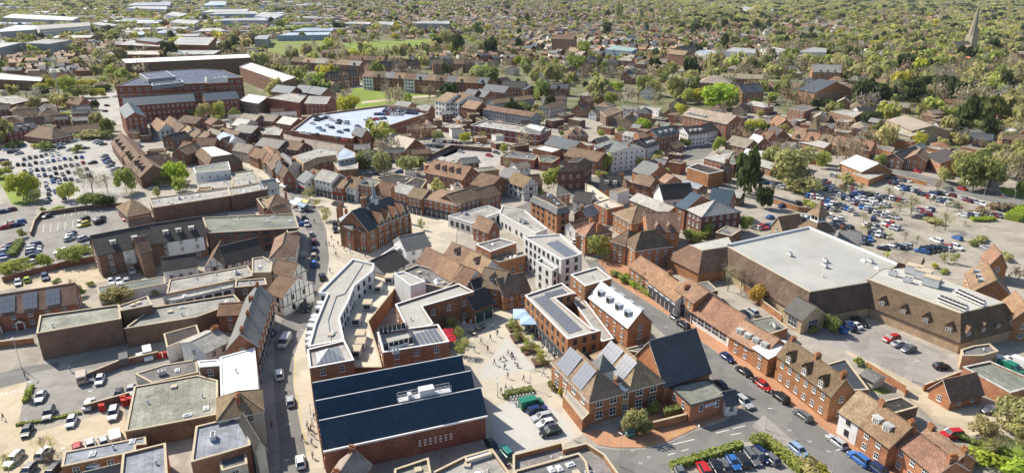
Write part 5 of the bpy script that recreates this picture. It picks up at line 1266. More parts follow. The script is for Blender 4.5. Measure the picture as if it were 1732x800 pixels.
def sign_on(Bx, v, x, y, z, w, h, txt, ang=None):
    p = WP(v, [x, y], z)[0]; l = Bx.loc(p); best = None
    for i in range(len(Bx.Q)):
        a, b = Bx.Q[i], Bx.Q[(i + 1) % len(Bx.Q)]; L = math.hypot(b[0] - a[0], b[1] - a[1]); d = ((b[0] - a[0]) / L, (b[1] - a[1]) / L); t = max(0, min(L, (l[0] - a[0]) * d[0] + (l[1] - a[1]) * d[1]))
        q = (a[0] + d[0] * t, a[1] + d[1] * t); e = math.hypot(q[0] - l[0], q[1] - l[1])
        if best is None or e < best[0]: best = (e, q, math.atan2(d[1], d[0]), d)
    _, q, an, d = best; m = MB(); m.box(-w / 2, w / 2, -.12, 0, 0, h, 'white_trim'); m.box(-w / 2 - .05, w / 2 + .05, -.08, 0, -.05, h + .05, 'sign_blue'); s = newobj('sign', m.mesh('sign'), Bx.e, None, (q[0], q[1], z - h / 2), an)
    c = bpy.data.curves.new('sign_lettering', 'FONT'); c.body = txt; c.size = h * .75; c.align_x = 'CENTER'; c.align_y = 'CENTER'; c.extrude = .01; c.materials.append(MATS['sign_blue'])
    o = text_obj('sign_lettering', c); o.parent = s; o.location = (0, -.14, h / 2); o.rotation_euler = (R(90), 0, 0)
sign_on(fh, '23', 1337, 322, 3.1, 2.9, .7, 'Bradbury')
H('small glazed porch with slate gable on the brick hall corner', '23', [1450, 330, 1530, 318, 1470, 255], 3.6, 1.8, 'white', 'slate', d=None, win=1, sp=1.1, ww=1.0, wh=2.4, fl=1, name='glass_porch', cat='porch')
wall_run('low brick wall with white plaque round the shrub bed', '23', [960, 495, 1180, 440, 1165, 390], 1.7, wall='orange')
# ------------------------------------------------------------ right side of the terrace street
H('orange tiled cottage at the top of the terrace street', '22', [805, 200, 985, 320], 5.6, 2.6, 'orange', 'orange', d=7.5, chim=1, cpos=[1.05], name='cottage', cat='cottage')
H('orange tiled cottage with white bays next down the terrace street', '22', [935, 300, 1110, 430], 5.4, 2.8, 'white', 'orange', d=7.5, chim=1, name='cottage', cat='cottage', shop=(0,))
H('taller orange brick shop with tiled roof and white window', '22', [1115, 350, 1232, 440], 7.6, 2.5, 'orange', 'orange', d=8, name='shop', cat='shop', shop=(0,))
H('long white fronted shop with big brown tiled roof', '22', [1205, 488, 1470, 655], 4.2, 4.2, 'white', 'orange', d=9, name='shop', cat='shop', fl=1, shop=None, ww=2.4, wh=2.0, sp=3)
H('brown tiled house with four white dormers facing the street', '22', [1475, 660, 1700, 790], 5.2, 3.2, 'orange', 'orange', d=8, dorm=('white', 4, 0, .25, .02, .98), name='house')
F('grey-green flat roof behind the dormered house', '22', [1600, 560, 1760, 530, 1860, 610, 1720, 660], 4, 'orange', 'green', par=.1, clutter=2)
F('grey flat roof extension behind the tall orange shop', '22', [1215, 320, 1330, 300, 1395, 360, 1290, 385], 5, 'brown', 'grey', par=.1)
H('orange house with white roof edge between dormered house and gabled terrace', '33', [-70, -45, 30, 25], 5.8, 1.2, 'orange', 'white', d=9, rmat='plain_deck')
vt = H('orange brick terrace with three small gables, bays and white trim', '33', [92, 0, 448, 268, 588, 232], 7.8, 3.4, 'orange', 'brown', d=None, dorm=('gable', 3, 0, .02, .06, .96, 1.2), chim=3, sp=2.6, name='victorian_terrace', cat='houses')
F('grey slate rear wing behind the gabled terrace', '33', [390, 75, 545, 30, 700, 235, 590, 240], 5.5, 'orange', 'slate', par=.15, rmat='slate_roof')
H('white painted house with tiled roof at the end of the street gap', '33', [507, 378, 632, 462], 6.2, 3.6, 'white', 'tan', d=8.5, name='house', wk='dark')
H('orange brick house with two white dormers and blue door', '33', [634, 462, 832, 612], 6.2, 3.6, 'orange', 'orange', d=8.5, dorm=('white', 2, 0, .35, .1, .8), chim=2, name='house')
H('orange brick sash-windowed house at the bottom right corner', '33', [868, 575, 1140, 800], 6.4, 2.2, 'orange', 'orange', d=6.5, chim=2, name='house')
H('brown tiled parallel roof behind the sash-windowed house', '33', [1010, 560, 1240, 735], 6, 2, 'orange', 'tan', d=5.5, chim=2, name='house')
F('brown flat roofed outbuilding behind the white painted house', '33', [740, 322, 915, 280, 1027, 347, 852, 396], 4.2, 'brown', 'dark', par=.1)
H('grey felt garden shed behind the terrace', '33', [645, 135, 730, 180], 2.4, .8, 'cream', 'grey', d=4, win=0, name='shed', cat='shed')
H('timber garden shed near the lawn', '33', [1150, 640, 1260, 660], 2.4, .8, 'brown', 'stone', d=5, win=0, name='shed', cat='shed')
H('second timber shed by the hedge', '33', [1230, 690, 1360, 700], 2.4, .8, 'brown', 'grey', d=4, win=0, name='shed', cat='shed')
H('brick bungalow with brown tiled roof at the concrete track', '33', [1243, 303, 1458, 252, 1100, 222], 3, 3.4, 'orange', 'brown', d=None, name='bungalow', cat='bungalow', fl=1, sp=3.4)
F('long brick service building with grey-green roof', '33', [1325, 88, 1500, 50, 1850, 200, 1640, 262], 4, 'orange', 'green', par=.35, cop='brick')
# ------------------------------------------------------------ supermarket
sm = M('huge supermarket roof of pale ribbed metal with brown tiled skirts', '', [1230, 417, 1300, 395, 1368, 385, 1520, 448, 1467, 478, 1370, 494], 10.5, 3.6, 3.4, 'buff', (.15, .105, .075), 'pale', topm='metal_roof', name='supermarket', cat='supermarket', clutter=7)
q = MB(); s0, s1 = [sm.loc(p) for p in WP('', [1300, 396, 1468, 477], sm.h)]; q.tube((*s0, sm.h + .02), (*s1, sm.h + .02), .16, 4, 'steel'); sm.part(q, 'roof_seam')
q = MB(); s0, s1, s2 = [sm.loc(p) for p in WP('', [1232, 416, 1368, 386, 1518, 449], sm.h)]; q.tube((*s0, sm.h + .2), (*s1, sm.h + .2), .55, 5, 'galvanised'); q.tube((*s1, sm.h + .2), (*s2, sm.h + .2), .55, 5, 'galvanised'); sm.part(q, 'roof_gutter')
M('hipped brown tiled entrance wing of the supermarket', '', [1166, 414, 1232, 400, 1240, 416, 1188, 424], 10.5, 4.5, 5.0, 'orange', 'brown', 'pale', topm='plain_deck', name='supermarket_wing')
m2 = M('brown mansard building with five dormers and rooftop plant', '', [1467, 472, 1490, 455, 1545, 452, 1700, 512, 1625, 530], 11, 3.8, 3.4, 'buff', (.165, .115, .08), 'pale', topm='plain_deck', name='mansard_building')
nq = len(m2.Q)
Ls = [math.hypot(m2.Q[i][0] - m2.Q[(i + 1) % nq][0], m2.Q[i][1] - m2.Q[(i + 1) % nq][1]) for i in range(nq)]
def edge_near(Bx, v, x, y, z):
    l = Bx.loc(WP(v, [x, y], z)[0]); n = len(Bx.Q); best = []
    for i in range(n):
        a, b = Bx.O[i], Bx.O[(i + 1) % n]; best.append((math.hypot((a[0] + b[0]) / 2 - l[0], (a[1] + b[1]) / 2 - l[1]), i))
    return min(best)[1]
def add_dormers(Bx, ei, nd, v, h, hb, dk, sc, colr, a0=0, a1=1):
    n = len(Bx.Q); a, b = Bx.O[ei], Bx.O[(ei + 1) % n]; a2, b2 = Bx.Q[ei], Bx.Q[(ei + 1) % n]; an = math.atan2(b[1] - a[1], b[0] - a[0])
    for i in range(nd):
        t = a0 + (a1 - a0) * (i + .5) / nd; x = (a[0] * (1 - v) + a2[0] * v) * (1 - t) + (b[0] * (1 - v) + b2[0] * v) * t; y = (a[1] * (1 - v) + a2[1] * v) * (1 - t) + (b[1] * (1 - v) + b2[1] * v) * t
        o = newobj('dormer', dormer_mesh(dk), Bx.e, colr, (x, y, hb + (h - hb) * v - .15), an, sc); newobj('window', window_mesh(1.0, 1.0, 'sash'), o, None, (0, -.02, .14))
add_dormers(m2, edge_near(m2, '', 1545, 560, 4), 5, .25, m2.h, 3.2 * HS, 'gable', 1.25, rc('brown'))
add_dormers(m2, edge_near(m2, '', 1665, 580, 4), 4, .2, m2.h, 3.2 * HS, 'gable', 1.25, rc('brown'))
for x, y, k_ in ((1545, 462, 'bigunit'), (1560, 470, 'bigunit'), (1575, 482, 'bigunit'), (1535, 476, 'unit'), (1510, 465, 'unit')):
    p = m2.loc(WP('', [x, y], 9)[0]); newobj(*rooftop(k_), m2.e, None, (p[0], p[1], m2.h), R(20), 1.3)
for r0 in ((1592, 506, 1632, 522), (1622, 496, 1662, 514)):
    for i in range(7):
        x = r0[0] + (r0[2] - r0[0]) * i / 6; y = r0[1] + (r0[3] - r0[1]) * i / 6
        p = m2.loc(WP('', [x, y], 9.5)[0]); newobj(*rooftop('fan'), m2.e, None, (p[0], p[1], m2.h), 0)
def cupola():
    z0 = 7.6; p = WP('', [1381, 388], z0)[0]; B = Bld('cupola', p[0], p[1], sm.ang); label(B.e, 'white windowed cupola with pointed brown cap on the supermarket corner', 'cupola')
    m = MB(); o, i_ = 4.2, 1.9; c4 = [(-1, -1), (1, -1), (1, 1), (-1, 1)]
    for k_ in range(4): a, b = c4[k_], c4[(k_ + 1) % 4]; m.face([(a[0] * o, a[1] * o, z0), (b[0] * o, b[1] * o, z0), (b[0] * i_, b[1] * i_, z0 + 3), (a[0] * i_, a[1] * i_, z0 + 3)], 'tile_roof')
    B.part(m, 'skirt_roof', rc('brown'))
    m = MB(); m.box(-1.5, 1.5, -1.5, 1.5, z0 + 3, z0 + 5.2, 'window_glass')
    for a in (-1, 1):
        for b in (-1, 1): m.box(a * 1.5 - .22, a * 1.5 + .22, b * 1.5 - .22, b * 1.5 + .22, z0 + 2.6, z0 + 5.2, 'white_trim')
    m.box(-1.7, 1.7, -1.7, 1.7, z0 + 2.6, z0 + 3.5, 'white_trim'); m.box(-1.75, 1.75, -1.75, 1.75, z0 + 4.9, z0 + 5.3, 'white_trim')
    for s in (-1, 1): m.box(-.1, .1, s * 1.55 - .08, s * 1.55 + .08, z0 + 3.5, z0 + 4.9, 'white_trim'); m.box(s * 1.55 - .08, s * 1.55 + .08, -.1, .1, z0 + 3.5, z0 + 4.9, 'white_trim')
    B.part(m, 'lantern')
    m = MB()
    for k_ in range(4): a, b = c4[k_], c4[(k_ + 1) % 4]; m.face([(a[0] * 2.6, a[1] * 2.6, z0 + 5.2), (b[0] * 2.6, b[1] * 2.6, z0 + 5.2), (b[0] * .9, b[1] * .9, z0 + 7.6), (a[0] * .9, a[1] * .9, z0 + 7.6)], 'tile_roof'); m.face([(a[0] * .9, a[1] * .9, z0 + 7.6), (b[0] * .9, b[1] * .9, z0 + 7.6), (0, 0, z0 + 10.5)], 'tile_roof')
    m.face([(a * 2.6, b * 2.6, z0 + 5.2) for a, b in c4][::-1], 'white_trim'); B.part(m, 'cap_roof', rc('tan'))
cupola()
H('small brown gable on the far edge of the supermarket roof', 'VG', [365, 588, 540, 560], 6, 3.5, 'buff', 'tan', d=5)
H('cream gabled porch with glazed arch on the supermarket side', '32', [140, 490, 255, 555, 280, 450], 5, 3, 'buff', 'dark', d=None, win=1, fl=1, ww=3, wh=2.4, sp=6, name='entrance_porch', cat='porch')
for i, (p, t) in enumerate((([1345, 240, 1400, 360, 1560, 240], 'with box dormers'), ([1450, 130, 1500, 190, 1600, 180], 'at its far end'), ([1560, 450, 1640, 560, 1720, 450], 'nearest the plant roof'))):
    H('orange tiled new house %s, right of the mansard building' % t, '32', p, 6.5, 4, 'orange', 'orange', d=None, dorm=('box', 3, 0, .3) if i == 0 else None)
F('low grey roof with plant beside the mansard dark slope', '32', [1310, 760, 1390, 735, 1500, 720, 1560, 770, 1450, 800, 1320, 800], 4, 'buff', 'grey', par=.3, clutter=1)
HS = 0.74
# ------------------------------------------------------------ town hall on the square
def town_hall():
    h = 7.4
    # long nave facing the camera side of the square; eaves line under the four gabled dormers
    a, b = WP('V1', [440, 480, 755, 345], h)
    B = house('gothic brick town hall with steep slate roof, stone gables and pointed arches', [a, b], h, 6, 'brick', 'slate', 'H', d=12, win=0, name='town_hall', cat='town hall', hipw=3)
    X, Y = B.L / 2, B.Wd / 2
    def pointed(x, y, z, w, hh, ang, glass=True):
        key = ('arch', w, hh)
        if key not in MESHES:
            m = MB(); n = 5; pts = [(-w / 2, 0), (w / 2, 0), (w / 2, hh * .6)] + [(w / 2 * math.cos(math.pi / 2 * i / n), hh * .6 + hh * .4 * math.sin(math.pi / 2 * i / n)) for i in range(1, n)] + [(0, hh)] + [(-w / 2 * math.cos(math.pi / 2 * i / n), hh * .6 + hh * .4 * math.sin(math.pi / 2 * i / n)) for i in range(n - 1, 0, -1)] + [(-w / 2, hh * .6)]
            m.face([(p[0] * 1.25, -.05, -.15 + p[1] * 1.12) for p in pts], 'stone_trim'); m.face([(p[0], -.09, p[1]) for p in pts], 'window_glass'); m.box(-.06, .06, -.13, -.05, 0, hh * .92, 'white_trim'); m.box(-w / 2, w / 2, -.13, -.05, hh * .5, hh * .5 + .1, 'white_trim'); MESHES[key] = m.mesh('arched_window')
        newobj('arched_window', MESHES[key], B.e, None, (x, y, z), ang)
    for i in range(5):
        x = -X + B.L * (i + .5) / 5
        pointed(x, -Y, .2, 1.8, 3.2, 0); pointed(x, -Y, 4.4, 1.2, 2.8, 0)
    for i in range(6):
        x = -X + B.L * i / 5 * .98 + .15; m = MB(); m.box(x - .3, x + .3, -Y - .7, -Y, 0, 5.6, 'brick'); m.box(x - .25, x + .25, -Y - .4, -Y, 5.6, 7.3, 'brick'); m.hexa([(x - .32, -Y - .75, 7.5), (x + .32, -Y - .75, 7.5), (x + .32, -Y, 7.5), (x - .32, -Y, 7.5), (x - .3, -Y - .4, 8), (x + .3, -Y - .4, 8), (x + .3, -Y, 8), (x - .3, -Y, 8)], 'stone_trim'); B.part(m, 'buttress', BRK['orange'])
    for i in range(4):
        x = -X + B.L * (i + .5) / 4.6 + .6; m = MB()
        m.box(x - 1.3, x + 1.3, -Y - .15, -Y + 3, 6.2, 8.6, 'brick'); m.face([(x - 1.35, -Y - .17, 8.6), (x + 1.35, -Y - .17, 8.6), (x, -Y - .17, 11.6)], 'stone_trim'); m.face([(x - 1.35, -Y - .16, 8.2), (x + 1.35, -Y - .16, 8.2), (x + 1.35, -Y - .16, 8.65), (x - 1.35, -Y - .16, 8.65)], 'stone_trim')
        for s in (-1, 1): m.face([(x + s * 1.5, -Y - .2, 8.4), (x + s * 1.5, -Y + 3.2, 8.4), (x, -Y + 5.2, 11.7), (x, -Y - .2, 11.7)], 'slate_roof')
        o = B.part(m, 'dormer_gable', BRK['orange']); m = MB(); m.box(x - .7, x + .7, -Y - .24, -Y - .16, 6.8, 8.9, 'window_glass'); m.box(x - .05, x + .05, -Y - .28, -Y - .2, 6.8, 8.9, 'stone_trim'); newobj('window', m.mesh('window'), o)
    m = MB(); m.box(-X - .05, X + .05, -Y - .12, -Y, 3.8, 4.05, 'stone_trim'); m.box(-X - .12, X + .12, -Y - .14, Y + .14, h - .35, h - .05, 'stone_trim'); B.part(m, 'string_course')
    def wing(v, pts, hh, rise, t, kind='G', roof='slate', **k):
        W_ = house('x', WP(v, pts, hh), hh, rise, 'brick', roof, kind, d=None, win=0, name='wing'); e = W_.e; e.parent = B.e
        e.matrix_parent_inverse = B.e.matrix_world.inverted() if False else e.matrix_parent_inverse
        l = B.loc((e.location.x, e.location.y)); e.location = (l[0], l[1], 0); e.rotation_euler = (0, 0, W_.ang - B.ang); del e['category']; del e['label']; return W_, l
    w1, l1 = wing('V1', [355, 515, 440, 480, 470, 300], 8, 5.5, '')
    w2, l2 = wing('V1', [275, 520, 355, 515, 330, 330], 7.6, 4.6, '')
    w3, l3 = wing('V1', [130, 470, 205, 500, 290, 330], 7.8, 5.5, '', 'H')
    w4, l4 = wing('V1', [80, 400, 130, 470, 330, 330], 6.5, 2.2, '', 'G', 'lilac')
    for w_, l_ in ((w2, l2), (w1, l1), (w3, l3), (w4, l4)):
        for sx, sy, an in ((1, 0, R(90)), (-1, 0, R(-90)), (0, -1, 0)):
            gl = w_.glob((sx * w_.L / 2, sy * w_.Wd / 2)); lo = B.loc(gl); a2 = an + w_.ang - B.ang
            pointed(lo[0], lo[1], .4, 1.5, 2.5, a2); pointed(lo[0], lo[1], 4.1, 1.3, 3, a2)
    for px, py, z, s in ((325, 330, 8, .7), (100, 330, 6, .36), (150, 380, 6, .34), (600, 190, 9, .45), (70, 360, 6, .34)):
        p = B.loc(WP('V1', [px, py], z)[0]); m = MB(); m.box(-1.4 * s, 1.4 * s, -.9 * s, .9 * s, -3, 7.5 * s, 'brick'); m.box(-1.6 * s, 1.6 * s, -1.1 * s, 1.1 * s, 7.2 * s, 7.6 * s, 'stone_trim')
        for i in range(3): m.cyl((-1 + i) * s, 0, 7.6 * s, 8.8 * s, .25, .2, 6, 'chimney_pot')
        newobj('chimney', m.mesh('chimney'), B.e, BRK['orange'], (p[0], p[1], z))
    m = MB(); z = h + 5.8; m.box(-.9, .9, -.9, .9, z - .8, z + 1.6, 'galvanised'); m.cyl(0, 0, z + 1.6, z + 2, 1.4, 1.2, 8, 'slate_roof'); m.cyl(0, 0, z + 2, z + 8, .75, .04, 8, 'slate_roof'); m.cyl(0, 0, z + 8, z + 9.5, .05, .02, 4, 'galvanised'); B.part(m, 'fleche', (.30, .36, .42), loc=(-X * .25, 0, 0))
    mark([B.glob(p) for p in ((-X - 14, -Y - 6), (X, -Y), (X, Y), (-X - 14, Y + 4))], 1)
town_hall()
# ------------------------------------------------------------ market place and shopping street rows
SH = dict(name='shop', cat='shop')
H('white timbered gabled shop at the west end of the shopping street', 'V9', [125, 120, 205, 175], 7, 4, 'white', 'orange', d=9, wk='dark', **SH)
H('tan gabled white shop second from the white timbered one', 'V9', [240, 105, 300, 140], 6.5, 4, 'white', 'orange', d=9, **SH)
for i, (p, wl, rf, t) in enumerate((([300, 140, 375, 180], 'cream', 'brown', 'cream fronted shop with brown gable'), ([380, 170, 445, 205], 'white', 'tan', 'narrow white fronted shop with tan roof'), ([445, 190, 530, 230], 'brick', 'brown', 'brown tiled brick shop'),
        ([535, 225, 610, 250], 'brick', 'tan', 'small brick shop with tan roof'), ([610, 205, 715, 240], 'brick', 'stone', 'grey-tan roofed shop'), ([715, 242, 835, 285], 'white', 'sky', 'white shop with pale blue-white roof'))):
    H(t + ' on the far side of the shopping street', 'V9', p, 7.5, 3, wl, rf, d=9, chim=1, shop=(0,), rmat='plain_deck' if rf == 'sky' else None, **SH)
for i, (p, wl, rf, t) in enumerate((([350, 265, 500, 225], 'brown', 'dark', 'dark square tower block'), ([385, 330, 490, 340], 'white', 'orange', 'small white gable'), ([500, 300, 705, 300], 'brick', 'brown', 'long brown-red roof'), ([460, 385, 600, 330], 'brick', 'tan', 'hipped tan roof'),
        ([840, 295, 930, 270], 'brick', 'brown', 'orange brick gabled house'), ([870, 340, 1010, 370], 'cream', 'stone', 'cream bay fronted shop'), ([1020, 390, 1100, 420], 'orange', 'orange', 'orange tiled shop'))):
    H(t + ' near the bend of the shopping street', 'V9', p, 7, 3, wl, rf, d=8, chim=i % 2)
for i, (p, wl, rf, hh, t) in enumerate((([20, 235, 70, 300], 'brick', 'orange', 7, 'orange tiled brick shop'), ([75, 290, 120, 345], 'brick', 'brown', 8, 'tall brown gabled shop'), ([125, 290, 200, 350], 'cream', 'slate', 7.5, 'cream shop with slate roof'))):
    H(t + ' in the row facing the pedestrian street', '11', p, hh, 3.5, wl, rf, d=10, chim=1, shop=(0, 2), **SH)
H('brown roofed shops behind the row facing the pedestrian street', '11', [30, 180, 290, 215], 7, 3, 'dark', 'brown', d=10, chim=2)
H('long brown roof in front of the rooftop car park', '11', [180, 165, 560, 235], 6, 3, 'brown', 'stone', d=9)
F('dark brick round-cornered block left of the rooftop car park', '11', [25, 75, 130, 55, 190, 80, 170, 120, 60, 110], 8, 'dark', 'light', par=.3, win=1)
M('mansard fronted shops curving round the market corner', '11', [258, 252, 430, 200, 560, 215, 545, 245, 415, 262, 330, 300], 10.5, 7.5, 2.6, 'brick', 'tan', 'light', win=1, name='corner_shops', cat='shops', clutter=4)
F('brown brick block with pale blue glazed attic by the market corner', '11', [528, 300, 640, 285, 692, 300, 690, 340, 560, 352], 8.5, 'brown', 'light', par=.3)
F('pale blue glazed attic on the brown brick block', '11', [545, 245, 590, 195, 670, 232, 672, 262, 560, 285], 11.5, 'grey', 'sky', par=.2, win=1, ww=2, sp=2.4, wk='sash', mk=False, base=8)
mk_row = [([285, 405, 335, 432], 'white', 'slate', 7, 'small white shop'), ([332, 398, 402, 418], 'brick', 'tan', 8, 'brick shop with tan roof'), ([400, 405, 512, 432], 'white', 'light', 9.5, 'tall white rendered house'), ([512, 452, 586, 468], 'brick', 'tan', 7.5, 'brown brick shop'), ([584, 450, 668, 470], 'white', 'brown', 8, 'white fronted shop with red fascia'), ]
for p, wl, rf, hh, t in mk_row:
    H(t + ' in the market place row behind the town hall', '11', p, hh, 3, wl, rf, d=9, sp=2.4, shop=(0, 2), chim=1, **SH)
F('three storey brick shop with flat grey roof in the market row', '11', [664, 440, 800, 462, 850, 420, 700, 395], 9.5, 'brick', 'grey', par=.3, win=1, fl=3, sp=2.3, shop=True, **SH)
H('orange roofed cottage behind the town hall spirelet', '11', [805, 500, 915, 520], 6, 4, 'brick', 'orange', d=8)
H('brick shop with pale roof right of the town hall roof', '11', [915, 485, 1020, 510], 9, 2, 'brick', 'light', d=9, sp=2.2, shop=(0, 2), **SH)
H('brick georgian shop with tan roof in the square', '11', [1018, 520, 1112, 540], 9, 2.5, 'brick', 'tan', d=9, sp=2.2, shop=(0, 2), **SH)
H('long brick sash-windowed corner building with hipped tan roof', '11', [1112, 528, 1345, 580], 9, 3, 'brick', 'tan', 'H', d=11, sp=2.5, shop=(0, 2), name='corner_building')
H('brick side range of the sash-windowed corner building', '11', [1345, 578, 1510, 528], 9, 3, 'brick', 'brown', d=10, sp=2.3, shop=(0, 2), name='corner_range')
H('brick range with white trim beyond the side range', '11', [1510, 545, 1640, 505], 8, 3, 'orange', 'brown', d=9, sp=2.5)
F('rear yard block with dark roof behind the market row', '11', [810, 400, 950, 378, 1060, 400, 1010, 445, 900, 470], 6, 'brick', 'dark', par=.3, clutter=3)
F('dark roofed rear range with pipes behind the square', '11', [950, 470, 1080, 400, 1150, 420, 1110, 475, 1010, 500], 7, 'brick', 'dark', par=.3, clutter=2)
F('pale roofed courtyard block inside the corner building', '11', [1270, 500, 1350, 470, 1440, 480, 1350, 520], 8, 'brick', 'light', par=.2, clutter=2)
H('large red barn roof with black slit windows by the van yard', '11', [1140, 362, 1385, 412], 6.5, 4.5, 'brick', 'orange', d=12, dorm=('gable', 4, 0, .35))
H('stone-coloured long roof right of the red barn', '11', [1440, 440, 1560, 470], 7, 3.5, 'brick', 'brown', d=14)
H('slate roofed hall with white rooflights by the rooftop car park', '11', [835, 168, 1005, 212], 6, 4.5, 'brick', 'stone', d=13, rmat='slate_roof')
for p, wl, rf, hh, t in (([402, 203, 430, 206], 'brick', 'stone', 7, 'grey ribbed roof house left of the rooftop car park'), ([430, 203, 462, 206], 'brick', 'stone', 7, 'second grey ribbed roof beside the yellow hedge'), ([395, 222, 425, 226], 'dark', 'dark', 7.5, 'dark roofed brick block above the blue-white shop roof'),
        ([468, 208, 492, 212], 'brick', 'light', 8, 'pale grey gabled roof touching the rooftop car park'), ([392, 212, 414, 214], 'cream', 'light', 6, 'small pale hipped house by the gardens'), ([300, 206, 330, 210], 'brick', 'brown', 6, 'brown gabled house behind the shopping street gables'), ([432, 246, 470, 252], 'dark', 'dark', 7.5, 'long dark roof behind the pedestrian street gables'), ([362, 228, 392, 236], 'dark', 'brown', 7, 'dark brick range behind the narrow white shops')):
    H(t, '', p, hh, 3, wl, rf, d=11, rmat='slate_roof' if rf == 'light' else None)
for i in range(5): H('%s brown brick gable along the pedestrian street' % ORD[i], '', [436 + i * 9, 262 + i * 8, 443 + i * 9, 269 + i * 8, 450 + i * 9, 255 + i * 8], 8, 3.2, 'brick', ['brown', 'orange', 'tan', 'slate', 'brown'][i], d=None, mk=True)
H('tan hipped house by the market stalls', '', [455, 352, 492, 346], 8, 3.5, 'cream', 'tan', 'H', d=9, chim=1)
F('dark flat roofed store west of the market stalls', '', [434, 338, 460, 333, 470, 349, 446, 354], 7, 'dark', 'dark', par=.4, clutter=2)
H('small white gable at the end of the patchy pale roof', '', [450, 322, 472, 318], 7, 3, 'white', 'light', d=8, rmat='slate_roof')
F('brown store with grey roof beside the shaded bays', '', [482, 374, 502, 370, 506, 392, 486, 396], 9, 'brown', 'stone', par=.3, clutter=2)
H('orange brown gable beside the brown store', '', [470, 368, 492, 362], 9, 3, 'brick', 'orange', d=8)
def stall(x, y, colr, t):
    p = W(x, y); o = bpy.data.objects.new('market_stall', None); o.location = (*p, 0); o.rotation_euler = (0, 0, R(-38)); col.objects.link(o); m = MB()
    for u in (-2, 2):
        for w_ in (-1.2, 1.2): m.cyl(u, w_, 0, 2.2, .04, .04, 5, 'galvanised', False)
    m.box(-1.9, 1.9, -.9, .9, .8, .9, 'matt_colour'); m.build('frame', o, (.3, .25, .2)); m = MB()
    for s in (-1, 1): m.face([(-2.3, s * 1.6, 2.1), (2.3, s * 1.6, 2.1), (2.3, 0, 2.9), (-2.3, 0, 2.9)], 'matt_colour')
    m.build('canopy', o, colr); label(o, t, 'market stall', 'market stalls')
for x, y, cc, t in ((500, 352, (.75, .75, .73), 'white canopied market stall nearest the shaded bays'), (508, 347, (.75, .75, .73), 'second white market stall by the road'), (514, 356, (.3, .42, .6), 'pale blue market stall'), (518, 349, (.7, .6, .2), 'yellow topped market stall'), (483, 322, (.75, .75, .73), 'white awning stall in the pedestrian street'), (474, 314, (.75, .75, .73), 'white awning stall further up the pedestrian street')): stall(x, y, cc, t)
# rooftop car park
deck = F('multi-storey car park with pale blue rooftop deck full of cars', '', [492, 224, 596, 238, 612, 224, 625, 226, 727, 193, 722, 188, 651, 181, 528, 197], 9.5, 'brick', 'deck', par=1.0, win=0, cop='stone_trim', name='car_park_building', cat='car park', bands=2)
H('slate capped stair tower on the car park corner', '', [595, 226, 612, 232], 11.5, 3.5, 'brick', 'slate', d=6, win=0, mk=False)
H('pale roofed stair tower at the far end of the rooftop car park', '', [711, 186, 724, 188], 12, 3, 'brick', 'light', d=6, win=0, mk=False)
F('flat pale roofed building beside the van yard gate', 'VB', [215, 400, 290, 375, 420, 385, 340, 420], 4, 'brown', 'light', par=.3)
F('long two storey brick office with white bands and flat pale roof', 'VB', [450, 395, 560, 355, 1095, 425, 1000, 472], 8, 'red', 'light', par=.6, win=1, fl=2, sp=4.2, ww=1.2, wh=2.0, cop='white_trim', bands=1, name='office_block', cat='offices', clutter=10)
F('pale plant room on top of the banded brick office', 'VB', [880, 400, 920, 378, 1045, 400, 1010, 440], 11, 'grey', 'white', par=.2, mk=False, base=8.5, clutter=2)
F('flat roofed brick workshops beside the van yard', 'VB', [690, 640, 780, 592, 990, 630, 960, 670], 5.5, 'brick', 'grey', par=.3, win=1, clutter=4)
F('stepped brick workshop with white flat roof', 'VB', [945, 580, 1010, 550, 1170, 590, 1120, 625], 5, 'brick', 'white', par=.3, clutter=2)
F('brick boiler block next to the stepped workshop', 'VB', [990, 640, 1060, 630, 1160, 650, 1100, 690, 1000, 680], 5.5, 'brick', 'grey', par=.3, win=1, clutter=2)
HS = .92
# flats and new terraces near the green
for p, t in (([165, 190, 250, 212], 'left'), ([268, 190, 352, 215], 'right')):
    H('new white gabled town house, %s of the pair by the green' % t, 'VB', [p[0], p[1], p[2], p[3] - 5, 300 if t == 'left' else 380, 150], 10.5, 4.5, 'white', 'tan', d=None, win=1, fl=3, wk='dark', ww=1.6, sp=3)
H('salmon roofed new brick house beside the white gables', 'VB', [370, 240, 490, 262], 8, 4, 'brick', 'tan', d=12, win=1, wk='dark')
for i, (p, rf) in enumerate((([390, 150, 470, 160], 'slate'), ([470, 150, 560, 165], 'slate'), ([540, 110, 720, 130], 'slate'), ([700, 85, 885, 90], 'dark'))):
    H('dark brick new terrace with slate gables, %s block behind the white gables' % ORD[i], 'VB', p, 9, 4, 'brick', rf, d=12, win=1)
for i, (p) in enumerate(([548, 260, 735, 290], [740, 290, 935, 320], [640, 215, 960, 175], [1085, 255, 1215, 215], [1060, 190, 1220, 180])):
    H('three storey council flats with brown roof and balconies, %s block by the banded office' % ORD[i], 'VB', p, 8, 2, 'grey' if i != 3 else 'pale', 'brown', d=9, win=1, fl=3, sp=2.6, ww=1.6, name='flats', cat='flats', dorm=None)
for i, (x) in enumerate((980, 1060, 1150)):
    H('slate roofed brick house, %s in the row behind the council flats' % ORD[i], 'VB', [x, 95, x + 75, 98], 6.5, 3, 'brick', 'slate', d=9)
H('brick apartments with slate terrace roof above the council flats', '20', [0, 580, 110, 600], 8, 2.5, 'brick', 'slate', d=14)
F('white fronted low school building beside the tennis ground', '20', [870, 715, 890, 700, 1020, 722, 1000, 745], 3.5, 'white', 'light', par=.2, win=1)
F('grey-roofed brown flats left of the school', '20', [610, 745, 720, 715, 765, 735, 650, 780], 7, 'brown', 'brown', par=.1, win=1, fl=3)
